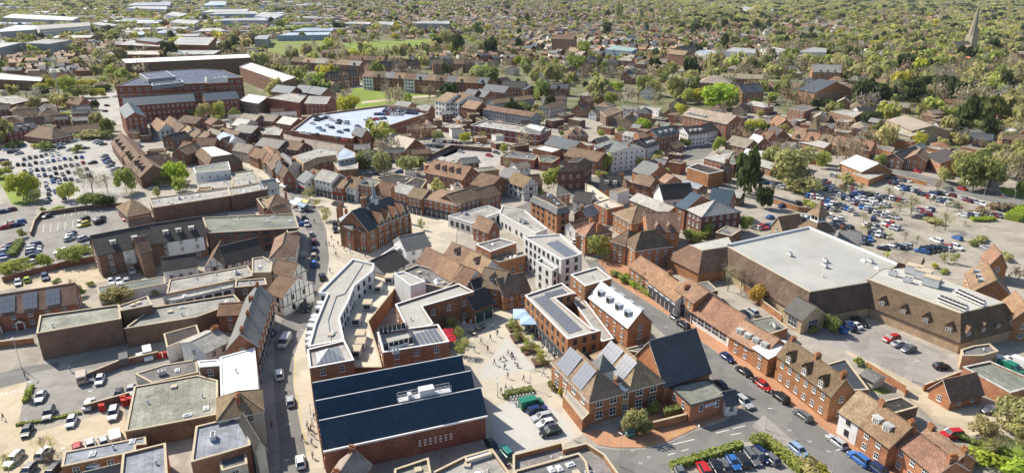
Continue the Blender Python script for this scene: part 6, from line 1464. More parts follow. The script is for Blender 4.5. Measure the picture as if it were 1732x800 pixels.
BB = H('big brick hall with pedimented end and mansard windows by the lime trees', 'VA', [345, 215, 700, 285], 10, 4, 'brick', 'stone', d=16, dorm=('white', 5, 0, .2, .05, .5), sp=3.2, name='institute', cat='hall')
for i, (p, wl, rf, hh) in enumerate((([0, 480, 70, 470], 'brick', 'dark', 8), ([70, 470, 165, 440], 'white', 'dark', 8), ([150, 385, 325, 350], 'brick', 'slate', 8.5), ([395, 365, 545, 350], 'white', 'dark', 7.5), ([540, 350, 650, 320], 'white', 'dark', 6))):
    H('%s %s georgian house with %s roof on the broad street' % (ORD[i], wl, 'slate' if rf == 'slate' else 'black'), 'VA', p, hh, 3, wl, rf, d=10, sp=2.4, dorm=('white', 3, 0, .25) if i in (1, 2, 3) else None, chim=1)
H('long brown roofs behind the broad street houses', 'VA', [10, 400, 140, 395], 7, 2.5, 'brick', 'brown', d=10)
H('white gabled bank with grey roof at the head of the broad street', '21', [570, 185, 690, 232, 700, 130], 10, 2, 'white', 'grey', d=None, chim=1)
H('brick terrace with dormers facing the sunny pavement trees', '21', [692, 235, 805, 195], 9, 2.5, 'brick', 'slate', d=10, dorm=('white', 3, 0, .2), sp=2.4)
H('brown roofed range behind the brick terrace', '21', [800, 230, 925, 190], 8, 2.5, 'brick', 'brown', d=9, chim=2)
M('georgian red brick bank with brown hipped roof and pale columns', '21', [395, 295, 440, 262, 505, 262, 470, 290], 12.5, 9, 3, 'dark', 'brown', 'dark', win=1, name='bank', cat='bank', fl=2)
H('dark ridged hall roof with grey panels by the banded office', '21', [240, 175, 420, 215], 6, 3.5, 'brick', 'slate', d=12)
F('white flat roofed brick shop by the ridged hall', '21', [165, 205, 230, 185, 350, 210, 290, 232], 6, 'brick', 'white', par=.3)
H('brown hipped house with dormers by the council flats', '21', [395, 115, 530, 112], 6, 3, 'brick', 'brown', 'H', d=10, dorm=('gable', 2, 0, .3))
H('long brown hipped roof behind the bank', '21', [370, 250, 590, 290], 7, 3, 'brick', 'brown', d=12)
HS = .74
# ------------------------------------------------------------ around the tall mansard and the arcade
M('tall orange brick office with slate-clad attic windows and dark roof', 'V3', [165, 275, 250, 262, 350, 258, 480, 368, 390, 385, 300, 335], 12.5, 9.6, .9, 'orange', 'grey', 'dark', win=1, name='office_block', cat='offices', fl=3, dorm=[], clutter=6, wk='dark')
H('tudor gabled shop with white timbering left of the lime-green trees', 'V3', [-60, 150, 85, 200, 60, 120], 7.5, 3.5, 'white', 'tan', d=None, wk='dark', **SH)
H('dark gabled shop with white shopfront below the lime-green trees', 'V3', [140, 175, 250, 165], 6.5, 3, 'brick', 'brown', d=8, shop=(0,), **SH)
H('grey hipped roof next to the tall orange office', 'V3', [380, 270, 500, 250], 7, 3, 'brick', 'stone', 'H', d=8)
H('black roofed white gable between the office and the cream roof', 'V3', [530, 320, 680, 340], 6, 3, 'white', 'dark', d=7)
F('cream flat roofs in the middle of the block', 'V3', [640, 170, 700, 190, 860, 300, 760, 350, 680, 290, 640, 230], 6, 'cream', 'cream', par=.3, clutter=3)
F('red brick office with slanting black windows and cream roof', 'V3', [715, 348, 850, 305, 990, 370, 840, 402], 8, 'orange', 'cream', par=.3, win=1, clutter=2)
H('steep black roofed brick house with gable in the block', 'V3', [770, 205, 965, 215], 6.5, 4.5, 'orange', 'dark', d=9, dorm=('white', 2, 0, .35), chim=2)
H('grey roofed white-trimmed cottage below the office block', 'V3', [540, 440, 640, 400, 760, 430], 6, 2.5, 'brick', 'light', d=None, chim=1)
H('orange brick house with hipped tile roof and white pediment', 'V3', [560, 585, 640, 640, 860, 590], 9, 3.5, 'orange', 'orange', 'H', d=None, chim=2, wk='sash')
H('brown hipped apartment roof above the orange end wall', 'V4', [130, 770, 460, 725, 50, 690], 9, 4.5, 'orange', 'brown', 'H', d=None, name='apartments', cat='apartments', win=1)
H('second brown roof of the orange apartments with gabled bay', 'V4', [250, 600, 530, 600], 8.5, 4.5, 'orange', 'brown', 'G', d=14, dorm=('gable', 2, 0, .1), name='apartments', cat='apartments')
H('tan hipped roof of the orange apartments', 'V4', [100, 520, 360, 480], 8.5, 4, 'orange', 'tan', 'H', d=12, name='apartments', cat='apartments')
H('orange brick apartment wing with open undercroft', '22', [680, 30, 780, 60, 840, -20], 9, 3, 'orange', 'brown', 'H', d=None, name='apartments', cat='apartments')
H('orange brick wing with white bands beside the white flats', '22', [452, -10, 530, 0, 600, -50], 8, 3, 'orange', 'orange', 'H', d=None)
H('victorian brick school with pale hipped roof and white gablets', 'V4', [600, 400, 730, 465, 1075, 415], 11, 4, 'dark', 'light', 'H', d=None, win=1, name='school', cat='school', rmat='slate_roof', hipw=6)
H('blue slate cross wing of the victorian brick school', 'V4', [500, 365, 580, 395, 740, 300], 11, 4, 'brick', 'blue', d=None, name='school_wing', cat='school')
H('blue slate roof behind the school chimney', 'V4', [790, 320, 975, 350], 9, 4, 'brick', 'blue', d=9)
H('long pale grey stained roof leading to the victorian school', 'V4', [80, 310, 400, 440], 6, 2, 'brick', 'light', d=8)
F('grey topped orange pilastered exchange building', 'V4', [600, 25, 700, -10, 930, 55, 792, 85], 8.5, 'orange', 'dark', par=.4, cop='white_trim', name='exchange')
H('tan roofed house with white bay behind the pale long roof', 'V4', [110, 155, 260, 190], 7, 3, 'brick', 'tan', d=8, chim=1)
H('grey slate gabled orange house', 'V4', [105, 50, 250, 100, 320, 20], 7, 4, 'orange', 'grey', d=None, chim=2)
H('small tan roofed house behind the brown barn', 'V4', [340, 135, 400, 160, 500, 120], 6, 2.5, 'orange', 'tan', d=None)
H('dark brown barn roof with white gable', 'V4', [385, 305, 660, 285], 5, 4.5, 'white', 'dark', d=9)
H('long blue-grey lean-to roof under the exchange', 'V4', [540, 165, 690, 215], 4, 1.2, 'brick', 'lilac', d=6)
H('pale hipped bank roof with brick walls by the market road', 'VA', [525, 550, 680, 590, 730, 520], 7, 1.2, 'brick', 'pale', 'H', d=None, rmat='slate_roof', chim=1)
F('dark brick offices with stepped parapets by the market road', 'VA', [690, 590, 740, 520, 900, 540, 870, 580, 760, 610], 8, 'dark', 'grey', par=.4, win=1, wh=1.8)
H('pale roofed brick chapel right of the market road', 'VA', [690, 440, 850, 475], 6, 3.5, 'brick', 'stone', d=12)
H('white slope roofed villa beside the pale chapel', 'VA', [850, 430, 930, 455], 6.5, 4, 'brick', 'white', d=10, chim=1, rmat='slate_roof')
H('long white corrugated roof by the budding trees', 'VA', [830, 520, 980, 545], 5, 1.8, 'brick', 'white', d=8)
H('orange brick chapel with white coped roof near the budding trees', 'VA', [915, 600, 1050, 640], 4.5, 1.8, 'orange', 'pale', d=8)
for i, p in enumerate(([1000, 350, 1080, 390], [1040, 270, 1110, 300], [950, 400, 1010, 420])):
    H('dark gabled villa, %s in the cluster above the market road' % ORD[i], 'VA', p, 7, 4, 'brick', ['dark', 'orange', 'brown'][i], d=9, chim=2)
H('pale hipped house in the upper street', 'VA', [830, 120, 1000, 150], 7, 2, 'brick', 'light', 'H', d=10, chim=2)
HS = .85
# ------------------------------------------------------------ right of the market road: school cottages and houses
for i in range(6):
    x = 180 + i * 90; y = 105 + i * 14
    H('%s brown gabled cottage along the almshouse row' % ORD[i], '31', [x, y + 30, x + 78, y + 42], 5.5, 4, 'orange', 'orange' if i % 2 else 'tan', d=9, chim=1, dorm=('gable', 1, 0, .05), name='cottage', cat='cottage')
H('square tower with pointed tile cap in the almshouse row', '31', [300, 70, 350, 75, 345, 50], 9, 6, 'buff', 'brown', 'H', d=None, win=1, ov=.2)
H('long grey roofed brick wall range below the almshouse row', '31', [110, 130, 400, 200], 4, 2, 'orange', 'light', d=8, rmat='slate_roof')
H('white roofed orange barn beside the supermarket car park', '31', [510, 300, 650, 358, 700, 290], 4.5, 3.5, 'orange', 'white', d=None, rmat='plain_deck')
F('small grey topped brick store next to the white roofed barn', '31', [590, 370, 690, 350, 810, 370, 700, 410], 3.5, 'orange', 'light', par=.1)
H('yellow brick hall with row of arched windows and grey roof', '31', [812, 15, 985, 85, 1060, 20], 8, 3, 'buff', 'stone', d=None, rmat='slate_roof', ww=1.2, wh=2.2, fl=1, sp=2.6)
H('yellow brick lower hall with hipped grey roof', '31', [850, 90, 975, 125, 1030, 85], 5, 3, 'buff', 'stone', d=None, rmat='slate_roof')
H('brown hipped brick hall with white vent', '31', [1000, 95, 1190, 90], 6, 4, 'brick', 'stone', 'H', d=13)
H('dark tiled roof between the almshouses and yellow hall', '31', [700, 120, 840, 135], 5, 3, 'brick', 'brown', d=9)
F('orange flat roofed garages by the white van', '31', [740, 178, 870, 200, 850, 225, 740, 200], 3.5, 'orange', 'stone', par=.1)
H('orange gabled corner house with black roof by the road', '31', [1085, 250, 1180, 300, 1300, 255], 6.5, 3.5, 'orange', 'dark', d=None, chim=1)
H('tan roofed wing of the orange corner house', '31', [1080, 290, 1110, 250], 6, 3, 'orange', 'tan', d=9)
H('black roofed houses left of the orange corner house', '31', [930, 290, 1070, 240], 5, 3, 'dark', 'dark', d=10)
H('white bungalow with red-brown roof by the road', '31', [1120, 190, 1240, 200], 3, 2, 'white', 'orange', 'H', d=9)
H('brown brick house with solar panels on its slate roof', '31', [1320, 130, 1520, 150], 5, 2.5, 'brick', 'slate', d=9)
H('brick house with brown roof at the right by the solar roof', '31', [1590, 140, 1732, 150], 5.5, 3, 'brick', 'brown', d=10, chim=1)
F('flat dark roofed blocks with white window edge above the almshouses', '30', [440, 745, 520, 730, 660, 750, 600, 787], 7, 'brick', 'light', par=.3, win=1)
F('brown brick flats left of the dark roofed blocks', '30', [160, 725, 250, 700, 355, 715, 270, 745], 7, 'brick', 'grey', par=.2, win=1)
H('black roofed houses with pale ribs above the almshouses', '30', [640, 755, 860, 750], 6, 3, 'white', 'dark', d=10, chim=1)
H('grey roofed long house beside the cedar', '30', [760, 700, 960, 720], 5, 2.5, 'brick', 'stone', d=9)
HS = 1.2
mark(WP('', [190, 175, 240, 225, 420, 205, 470, 150, 430, 118, 300, 125]))
# ------------------------------------------------------------ far landmarks
def church():
    p = W(1637, 95, 0); B = Bld('church', p[0], p[1], R(20)); label(B.e, 'stone church with a very tall spire among the far trees', 'church')
    mark([B.glob(q) for q in ((-44, -190), (30, -190), (14, 14), (-34, 14))], 4)
    m = MB(); m.box(-4.8, 4.8, -4.8, 4.8, 0, 24.1, 'render_wall'); [m.box(sx * 4 - .7, sx * 4 + .7, sy * 4 - .7, sy * 4 + .7, 0, 22, 'render_wall') for sx in (-1, 1) for sy in (-1, 1)]; B.part(m, 'tower', (.42, .37, .27))
    m = MB(); m.cyl(0, 0, 24, 62, 5, .15, 8, 'render_wall'); [m.cyl(sx * 3.4, sy * 3.4, 26, 31, .9, .05, 6, 'render_wall') for sx in (-1, 1) for sy in (-1, 1)]; B.part(m, 'spire', (.36, .32, .235))
    m = MB()
    for (x0, x1, y0, y1, hh, rr) in ((-32, -4, -8, 8, 10, 8), (-18, -10, -13, 13, 8, 6)):
        m.box(x0, x1, y0, y1, 0, hh, 'render_wall')
        xm, ym = (x0 + x1) / 2, (y0 + y1) / 2
        if x1 - x0 > y1 - y0:
            m.face([(x0, y0, hh), (x0, y1, hh), (x0, ym, hh + rr)][::-1], 'render_wall')
    B.part(m, 'nave', (.42, .37, .27))
    m = MB(); hh, rr = 10, 8
    for s in (-1, 1): m.face([(-32, s * 8.4, hh - .3), (-4, s * 8.4, hh - .3), (-4, 0, hh + rr), (-32, 0, hh + rr)], 'tile_roof')
    for s in (-1, 1): m.face([(-14 + s * 4.3, -13.2, 7.8), (-14 + s * 4.3, 13.2, 7.8), (-14, 13.2, 14), (-14, -13.2, 14)], 'tile_roof')
    for s in (-1, 1): m.face([(-18, s * 13, 8), (-10, s * 13, 8), (-14, s * 13, 14)], 'render_wall')
    B.part(m, 'roof', (.40, .30, .22))
    m = MB()
    for z in (6, 18):
        for k_ in range(2): m.box(-.8, .8, -4.06 - k_ * .05, -4, z, z + 5, 'window_glass')
    B.part(m, 'louvred_window')
church()
for i in range(5):
    x = 1536 + i * 20; H('salmon tiled new house, %s from left in the row by the church' % ORD[i], '', [x, 94 + i * 2, x + 17, 96 + i * 2], 5.5, 4, 'brick', (.55, .25, .13), d=11, rmat='tile_roof', mk=True)
F('long dark red brick shed range with white roof behind the blue-roofed offices', 'VC', [255, 60, 1500, 10, 1530, 50, 300, 105], 12, 'brown', 'white', par=.5, clutter=5, cop='dark_trim')
F('large red brick office block with dark blue flat roofs', 'VC', [205, 330, 440, 240, 440, 210, 740, 175, 1030, 160, 1250, 172, 1445, 245, 1080, 262, 1085, 300, 560, 320], 14, 'red', (.10, .13, .20), par=.5, win=1, fl=4, sp=5, ww=1.8, wh=1.8, cop='stone_trim', name='office_complex', cat='offices', clutter=14, bands=2)
for p, hh, wl, t in (([440, 205, 700, 178, 790, 235, 520, 262], 16.5, 'grey', 'left raised'), ([1080, 240, 1245, 232, 1300, 245, 1090, 258], 16.5, 'white', 'right raised'), ([560, 300, 850, 268, 870, 290, 560, 325], 16, 'grey', 'front slate')):
    F('%s plant storey on the dark blue-roofed brick offices' % t, 'VC', p, hh, wl, (.12, .15, .22), par=.4, base=14, mk=False, cop='white_trim', clutter=3, name='plant_storey', cat='roof storey')
H('red brick front range with dark blue roof below the blue-roofed complex', 'VC', [290, 520, 980, 470], 9, 4, 'red', 'blue', d=16, win=1, fl=3)
H('right hand dark blue roofed brick range', 'VC', [1085, 470, 1410, 445], 9, 4, 'red', 'blue', d=16, win=1, fl=3)
H('steep orange edged gable in front of the dark blue roofs', 'VC', [240, 540, 300, 640, 420, 520], 10, 3, 'red', 'blue', d=None, win=1)
F('long red brick college block with white flat roof', '', [405, 114, 424, 107, 500, 132, 478, 140], 10, 'brick', 'white', par=.5, win=1, fl=3, sp=4, ww=2, cop='white_trim')
for i, (p, hh) in enumerate((([110, 590, 235, 605], 8), ([258, 590, 345, 600], 8), ([350, 600, 440, 615], 8))):
    H('dark blue slate gabled brick block, %s from left by the small green' % ORD[i], '10', [p[0], p[1] + 20, p[2], p[3] + 20], hh, 4, 'brick', 'blue', d=13)
F('pale roofed sports hall beside the slate gables', '10', [75, 655, 230, 620, 350, 640, 300, 690], 8, 'red', 'light', par=.4, clutter=4)
H('pale grey pitched roof on tall red brick walls', '10', [335, 690, 480, 695], 10, 3.5, 'red', 'light', d=14, rmat='plain_deck')
F('white roofed long low block left of the sports hall', 'VC', [1410, 470, 1500, 400, 1700, 430, 1600, 500], 7, 'brown', 'white', par=.3, win=1)
F('white multi-storey office with rows of windows', '00', [232, 172, 590, 150, 600, 175, 262, 200], 15, 'white', 'light', par=.5, win=1, fl=5, sp=5, ww=3, wh=1.8, cop='white_trim', name='white_office', cat='offices')
def sheds(rows):
    for i, (v, p, hh, wl, rf, t) in enumerate(rows): F(t, v, p, hh * 1.3, wl, 'pale' if rf == 'white' else rf, par=.3, cop='white_trim' if i % 2 else 'stone_trim', rmat='metal_roof', name='warehouse', cat='warehouse')
sheds([('00', [10, 120, 80, 95, 320, 105, 530, 118, 480, 140, 250, 132], 9, 'grey', 'white', 'long white roofed warehouse left of the white office'),
       ('00', [0, 200, 100, 170, 260, 172, 230, 200, 0, 215], 9, 'grey', 'sky', 'pale blue roofed shed beside the white office'),
       ('00', [150, 290, 300, 262, 480, 268, 330, 296], 9, 'grey', 'green', 'green-grey roofed shed below the white office'),
       ('00', [-200, 310, 0, 285, 150, 285, 0, 320], 9, 'grey', 'light', 'pale shed at the left frame edge'),
       ('00', [600, 160, 660, 150, 790, 168, 740, 180], 8, 'grey', 'white', 'thin white roofed shed right of the white office'),
       ('00', [840, 58, 900, 45, 1110, 45, 1110, 65], 9, 'sky', 'white', 'white roofed shed with blue front near the top'),
       ('00', [1100, 100, 1150, 80, 1250, 95, 1200, 115], 8, 'sky', 'white', 'white gabled shed near the top'),
       ('00', [1130, 150, 1180, 130, 1330, 140, 1290, 165], 7, 'grey', 'white', 'low white shed in the trading estate middle'),
       ('00', [770, 300, 870, 270, 1130, 285, 1080, 315], 7, 'brick', 'light', 'sawtooth pale roof above the red brick range'),
       ('00', [900, 270, 960, 250, 1090, 265, 1040, 285], 9, 'brick', 'grey', 'grey roof rising behind the sawtooth pale roof'),
       ('00', [1145, 300, 1190, 250, 1435, 250, 1385, 305], 9, 'brick', 'light', 'square pale roofed brick unit'),
       ('00', [1110, 365, 1180, 338, 1470, 338, 1420, 365], 6, 'brick', 'white', 'low white roof behind the long brick range'),
       ('00', [700, 365, 760, 342, 1075, 340, 1060, 368], 5, 'brick', 'cream', 'cream roofed shed left of the low white roof'),
       ('00', [1340, 85, 1400, 65, 1660, 62, 1640, 80], 9, 'sky', 'white', 'white roof in the upper row of blue-walled sheds'),
       ('00', [1395, 98, 1440, 84, 1700, 78, 1720, 95], 9, 'sky', 'white', 'second white roof of the blue-walled sheds'),
       ('00', [1440, 140, 1500, 125, 1760, 120, 1780, 138], 9, 'sky', 'white', 'third white roof of the blue-walled sheds'),
       ('00', [1350, 40, 1400, 10, 1510, 12, 1500, 36], 9, 'sky', 'sky', 'blue-white roof at the top of the estate'),
       ('00', [840, 40, 900, 20, 1140, 15, 1130, 38], 9, 'grey', 'lilac', 'blue-grey roof behind the white shed at the top'),
       ('10', [0, 108, 60, 80, 200, 100, 140, 125], 9, 'sky', 'white', 'white roof at the right of the estate'),
       ('10', [250, 210, 330, 188, 525, 188, 520, 208], 6, 'grey', 'sky', 'blue-grey depot roof by the allotments'),
       ('10', [150, 240, 230, 220, 510, 215, 500, 235], 5, 'sky', 'sky', 'blue front depot beside the allotments'),
       ('10', [0, 262, 30, 238, 105, 235, 80, 265], 7, 'grey', 'light', 'small pale unit beside the allotments'),
       ('10', [540, 158, 640, 148, 780, 148, 770, 165], 6, 'grey', 'cream', 'cream roofed shed behind the park trees'),
       ('10', [780, 160, 830, 145, 935, 148, 920, 170], 6, 'grey', 'white', 'white roofed shed behind the park trees'),
       ('10', [1045, 158, 1100, 142, 1300, 142, 1300, 162], 7, 'grey', 'white', 'long white shed above the park right end'),
       ('20', [1245, 350, 1290, 330, 1390, 350, 1390, 368], 5, 'white', 'sky', 'low white depot by the railway'),
       ('20', [1430, 345, 1490, 318, 1645, 330, 1640, 358], 7, 'white', 'white', 'white industrial unit by the railway'),
       ('30', [-20, 330, 60, 318, 210, 345, 100, 365], 6, 'white', 'white', 'white unit right of the railway depot'),
       ('30', [210, 350, 320, 318, 415, 325, 415, 352], 6, 'white', 'light', 'pale roofed unit beside the railway canopy'),
       ('30', [600, 355, 690, 345, 860, 345, 800, 368], 4, 'sky', 'sky', 'pale blue station canopy among trees'),
       ('20', [640, 330, 700, 305, 860, 325, 820, 345], 6, 'sky', (.35, .5, .45), 'pale green roofed store in the far high street'),
       ('00', [-60, 500, 0, 490, 290, 520, 270, 545, -40, 530], 5, 'brown', 'white', 'long sawtooth white roof by the yellow-green trees'),
       ('30', [20, 75, 60, 62, 100, 78, 60, 88], 6, 'white', 'sky', 'white unit at the upper woods edge'),
       ('20', [1530, 60, 1560, 42, 1640, 60, 1600, 70], 7, 'white', 'white', 'white house shaped unit in the upper woods')])
# terraces around the parks
def terrace(v, p, n, h, rise, wall, roofs, text, d=10, dorm=0, **k):
    (x0, y0, x1, y1) = p
    for i in range(n):
        a = i / n; b = (i + .98) / n; rf = roofs[i % len(roofs)]; wl = wall[i % len(wall)] if isinstance(wall, (list, tuple)) else wall
        H('%s of %s' % (ordinal(i), text), v, [x0 + (x1 - x0) * a, y0 + (y1 - y0) * a, x0 + (x1 - x0) * b, y0 + (y1 - y0) * b], h, rise, wl, rf, d=d, dorm=('gable', 1, 0, 0.05) if dorm and i % 2 else None, **k)
terrace('10', [720, 510, 1550, 560], 12, 9, 4, ['white', 'brick', 'brick', 'brick'], ['tan', 'brown', 'slate'], 'twelve three storey terrace houses above the small green', d=11, dorm=1, wk='dark', ww=1.6, sp=3)
terrace('10', [240, 410, 700, 440], 6, 6.5, 4, 'brick', ['brown', 'tan', 'dark'], 'six brown gabled houses left above the small green', d=12, dorm=1)
terrace('10', [630, 400, 860, 405], 4, 7, 4, 'brick', ['brown', 'orange'], 'four brick gabled houses below the big park', d=11, dorm=1)
terrace('10', [760, 455, 1110, 430], 4, 7, 4, 'brick', ['tan', 'dark'], 'four gabled houses between the two parks', d=11, dorm=1)
terrace('10', [1190, 430, 1470, 425], 4, 7, 4, 'brick', ['brown', 'dark', 'orange'], 'four gabled houses right below the big park', d=11, dorm=1)
terrace('10', [510, 520, 700, 500], 3, 7.5, 4, 'dark', ['dark', 'brown'], 'three dark terrace houses by the yellow-green tree', d=11, dorm=1)
H('large brick manor block with grey hips by the lime trees', '20', [1270, 550, 1480, 560], 9, 5, 'brick', 'stone', 'H', d=18)
H('long grey roofed range right of the manor block', '20', [1410, 520, 1690, 530], 8, 3, 'brick', 'stone', d=14)
H('dark brick victorian house with tall chimneys above the lime trees', '20', [1560, 620, 1700, 610], 8, 5, 'brick', 'grey', d=12, chim=3)
H('gothic chapel with steep slate roof and orange gables', '30', [230, 600, 340, 620, 350, 560], 8, 7, 'orange', 'slate', d=None)
H('grey steep roofed school with orange gables among trees', '30', [325, 480, 515, 485], 7, 6, 'orange', 'light', d=14, dorm=('gable', 3, 0, .1), rmat='slate_roof')
H('red brick mansion flats standing above the far high street', '20', [290, 260, 430, 265], 14, 5, 'brick', 'brown', d=14, win=1)
H('red brick tower-like hotel by the railway depot', '20', [1060, 360, 1170, 370], 9, 4, 'brick', 'tan', d=12)
H('tall dark lodge with pale edge by the far high street', '20', [1150, 330, 1255, 320], 9, 3, 'dark', 'dark', d=10)
# ------------------------------------------------------------ walls
wall_run('long brick boundary wall above the apartments yard', 'VE', [30, 790, 290, 720, 600, 645, 855, 600], 1.8)
wall_run('curved brick wall round the marked car park', 'VE', [285, 370, 320, 260, 380, 190, 480, 175, 700, 140, 900, 120, 1150, 100], 1.6, wall='brown')
wall_run('brick wall beside the rear car park service lane', '03', [560, 180, 800, 80, 1060, 20], 1.7, wall='brown')
wall_run('orange brick wall between the supermarket car park and service road', 'VG', [290, 370, 500, 440, 610, 450], 2, wall='orange')
wall_run('long orange brick wall beside the road at the right', '31', [710, 360, 880, 405, 1080, 450], 1.9, wall='orange')
wall_run('brick wall round the red van yard', 'VB', [140, 650, 300, 575, 620, 600], 2.2, wall='brown')
wall_run('low brick wall through the gravel parking yard', '03', [570, 375, 870, 290], 1.5, wall='brown')
wall_run('brick garden wall behind the terrace by the concrete track', '33', [680, 90, 950, 260, 940, 280], 1.8, wall='orange')
wall_run('brick wall with fence along the delivery yard', '33', [1060, 240, 1180, 195, 1300, 150], 1.6, wall='orange')
wall_run('short brick wall beside the mews road', '02', [-60, 745, 230, 712], 1.6, wall='orange')
wall_run('brick garden wall behind the orange shops', 'V2', [400, 560, 470, 620, 540, 690, 660, 780], 2, wall='orange')
VIEW['VP'] = (780, 500, 4.444)
# ------------------------------------------------------------ cars
cars_at('', [472, 633, 491, 678, 508, 780, 516, 521, 545, 468], [478, 560, 512, 770], 'on the high street', ['white', 'silver', 'white', 'black', 'black'], ['tall off-roader', 'hatchback', 'hatchback', 'tall off-roader', 'tall off-roader'])
cars_at('', [482, 578], [500, 560, 470, 610], 'at the high street bend', ['silver'], ['van'])
cars_at('12', [400, 35, 400, 85, 398, 130, 398, 180], [405, 20, 400, 190], 'in the shaded high street bays', ['maroon', 'dark blue', 'beige', 'blue'])
cars_at('11', [535, 700, 540, 745, 350, 705, 380, 770, 330, 660], [350, 600, 400, 780], 'near the town hall', ['black', 'black', 'silver', 'silver', 'grey'])
cars_at('11', [555, 575, 300, 610, 345, 600, 170, 365], [500, 570, 600, 590], 'in the market place', ['grey', 'white', 'silver', 'white'], ['van', 'hatchback'])
cars_at('33', [110, 280, 258, 398, 485, 575, 635, 690, 775, 775], [0, 210, 700, 740], 'parked below the orange terraces', ['black', 'grey', 'silver', 'blue', 'dark blue'], ['tall off-roader', 'estate car', 'estate car', 'tall off-roader'])
cars_at('33', [235, 635], [150, 560, 320, 700], 'by the hedge of the hedged car park', ['pale blue'], ['estate car'])
cars_at('', [1143, 538, 1155, 549, 1230, 604, 1258, 627, 1285, 646, 1292, 652], [1127, 532, 1300, 656], 'parked down the terrace street', ['grey', 'black', 'dark blue', 'black', 'black', 'red'])
cars_at('', [1217, 649, 1259, 680], [1205, 640, 1275, 700], 'beside the flat brick hall', ['black', 'silver'])
cars_at('23', [1150, 790, 1300, 760, 1385, 745, 1440, 735, 1500, 715, 1555, 695, 1625, 680, 1690, 660], [1480, 660, 1560, 780], 'in the hedged car park', ['grey', 'red', 'black', 'grey', 'blue', 'black', 'grey', 'silver'])
cars_at('33', [-60, 655, -15, 665, 40, 680], [-60, 600, 60, 700], 'at the hedged car park wall', ['grey', 'dark blue', 'grey'])
cars_at('23', [150, 325, 190, 362, 225, 410, 250, 455, 280, 508], [140, 480, 300, 440], 'in the plaza parking bays', ['green', 'dark blue', 'silver', 'white', 'black'], ['van', 'estate car', 'estate car', 'hatchback', 'estate car'])
cars_at('23', [-20, 640, -60, 690, -110, 600], [-60, 600, 20, 690], 'on the ramp by the blue-roofed hall', ['teal', 'black', 'black'])
cars_at('23', [790, 490], [760, 440, 820, 540], 'under the shrub by the centre', ['teal'])
cars_at('03', [270, 275, 325, 390, 475, 440, 180, 505, 590, 325, 755, 390, 665, 165, 790, 262, 870, 235], [250, 300, 300, 200], 'in the rear car park', ['silver', 'grey', 'white', 'black', 'white', 'white', 'white', 'black', 'silver'], ['saloon car', 'tall off-roader', 'hatchback', 'hatchback'])
cars_at('03', [545, 150, 600, 150, 825, 30, 930, 10, 985, 0], [560, 60, 570, 180], 'by the service lane wall', ['beige', 'grey', 'grey', 'white', 'white'], ['van', 'hatchback'])
cars_at('03', [515, 615, 600, 590, 690, 572, 770, 550], [560, 560, 570, 620], 'behind the low grey roof', ['red', 'white', 'silver', 'white'], ['hatchback', 'hatchback', 'hatchback', 'van'])
cars_at('03', [90, 690, 290, 650, 370, 750, 185, 770, 640, 765], [60, 700, 120, 640], 'among the dry bushes', ['silver', 'white', 'black', 'grey', 'white'], ['estate car', 'hatchback', 'estate car', 'hatchback', 'van'])
cars_at('02', [180, 285, 120, 305, 300, 270, 880, 228, 740, 300, 790, 296, 840, 290, 745, 435, 985, 225], [180, 250, 185, 330], 'in the apartment yard', ['lime', 'silver', 'dark blue', 'white', 'white', 'white', 'silver', 'white', 'white'])
cars_at('12', [350, 475, 110, 655], [300, 500, 380, 440], 'by the shaded pavement', ['black', 'dark blue'])
cars_at('VE', [425, 190, 755, 222, 755, 265, 900, 210, 900, 240, 640, 350, 632, 372, 625, 395, 755, 392, 770, 462, 790, 505, 550, 505, 1135, 135, 1158, 210], [590, 420, 680, 390], 'in the marked car park', ['black', 'black', 'yellow', 'grey', 'black', 'dark blue', 'silver', 'silver', 'silver', 'dark blue', 'silver', 'white', 'red', 'red'])
cars_at('VE', [310, 450, 305, 475, 300, 500, 290, 527, 280, 555, 305, 600], [220, 480, 380, 450], 'against the hedge of the marked car park', ['dark blue', 'silver', 'white', 'dark blue', 'black', 'white'])
cars_at('VE', [80, 450, 65, 480, 50, 505, 35, 550, 10, 590, 0, 620, 30, 640, 110, 250, 95, 275, 180, 240, 160, 265, 30, 290, 35, 145, 95, 130], [20, 470, 120, 450], 'in the far left car park', None)
P1 = [(270, 260), (335, 245), (400, 235), (465, 225), (515, 205), (575, 195), (640, 185), (590, 215), (655, 205), (200, 320), (265, 320), (335, 325), (400, 300), (465, 295), (535, 285), (600, 275), (660, 265), (725, 255), (790, 258), (855, 240), (920, 238),
      (280, 400), (345, 380), (415, 380), (485, 378), (550, 370), (615, 360), (680, 355), (735, 330), (805, 330), (870, 320), (935, 300), (430, 440), (505, 440), (575, 455), (630, 418), (705, 430), (765, 405), (840, 410), (900, 375), (975, 370), (510, 520), (595, 510), (665, 520), (735, 485), (800, 485), (870, 495), (935, 455), (1015, 445),
      (520, 565), (545, 605), (545, 650), (625, 625), (690, 590), (690, 630), (715, 690), (550, 710), (525, 740), (350, 430), (665, 485), (630, 480)]
cars_at('VF', [c for p in P1 for c in p], [290, 215, 330, 290], 'in the crowded car park')
cars_at('VF', [1175, 225, 1195, 262, 1215, 290, 1245, 305, 1240, 335, 1290, 380, 1335, 370, 1310, 420], [1120, 240, 1220, 220], 'along the gabled blocks', ['silver', 'dark blue', 'blue', 'black', 'silver', 'white', 'dark blue', 'silver'])
cars_at('VF', [80, 150, 130, 180, 175, 165, 215, 195, 60, 310, 40, 275, 245, 100, 640, 110, 690, 95, 830, 50, 605, 125, 690, 130, 790, 155, 960, 135, 1080, 65, 1120, 78, 1160, 92, 1045, 300], [60, 170, 200, 150], 'round the edges of the crowded car park')
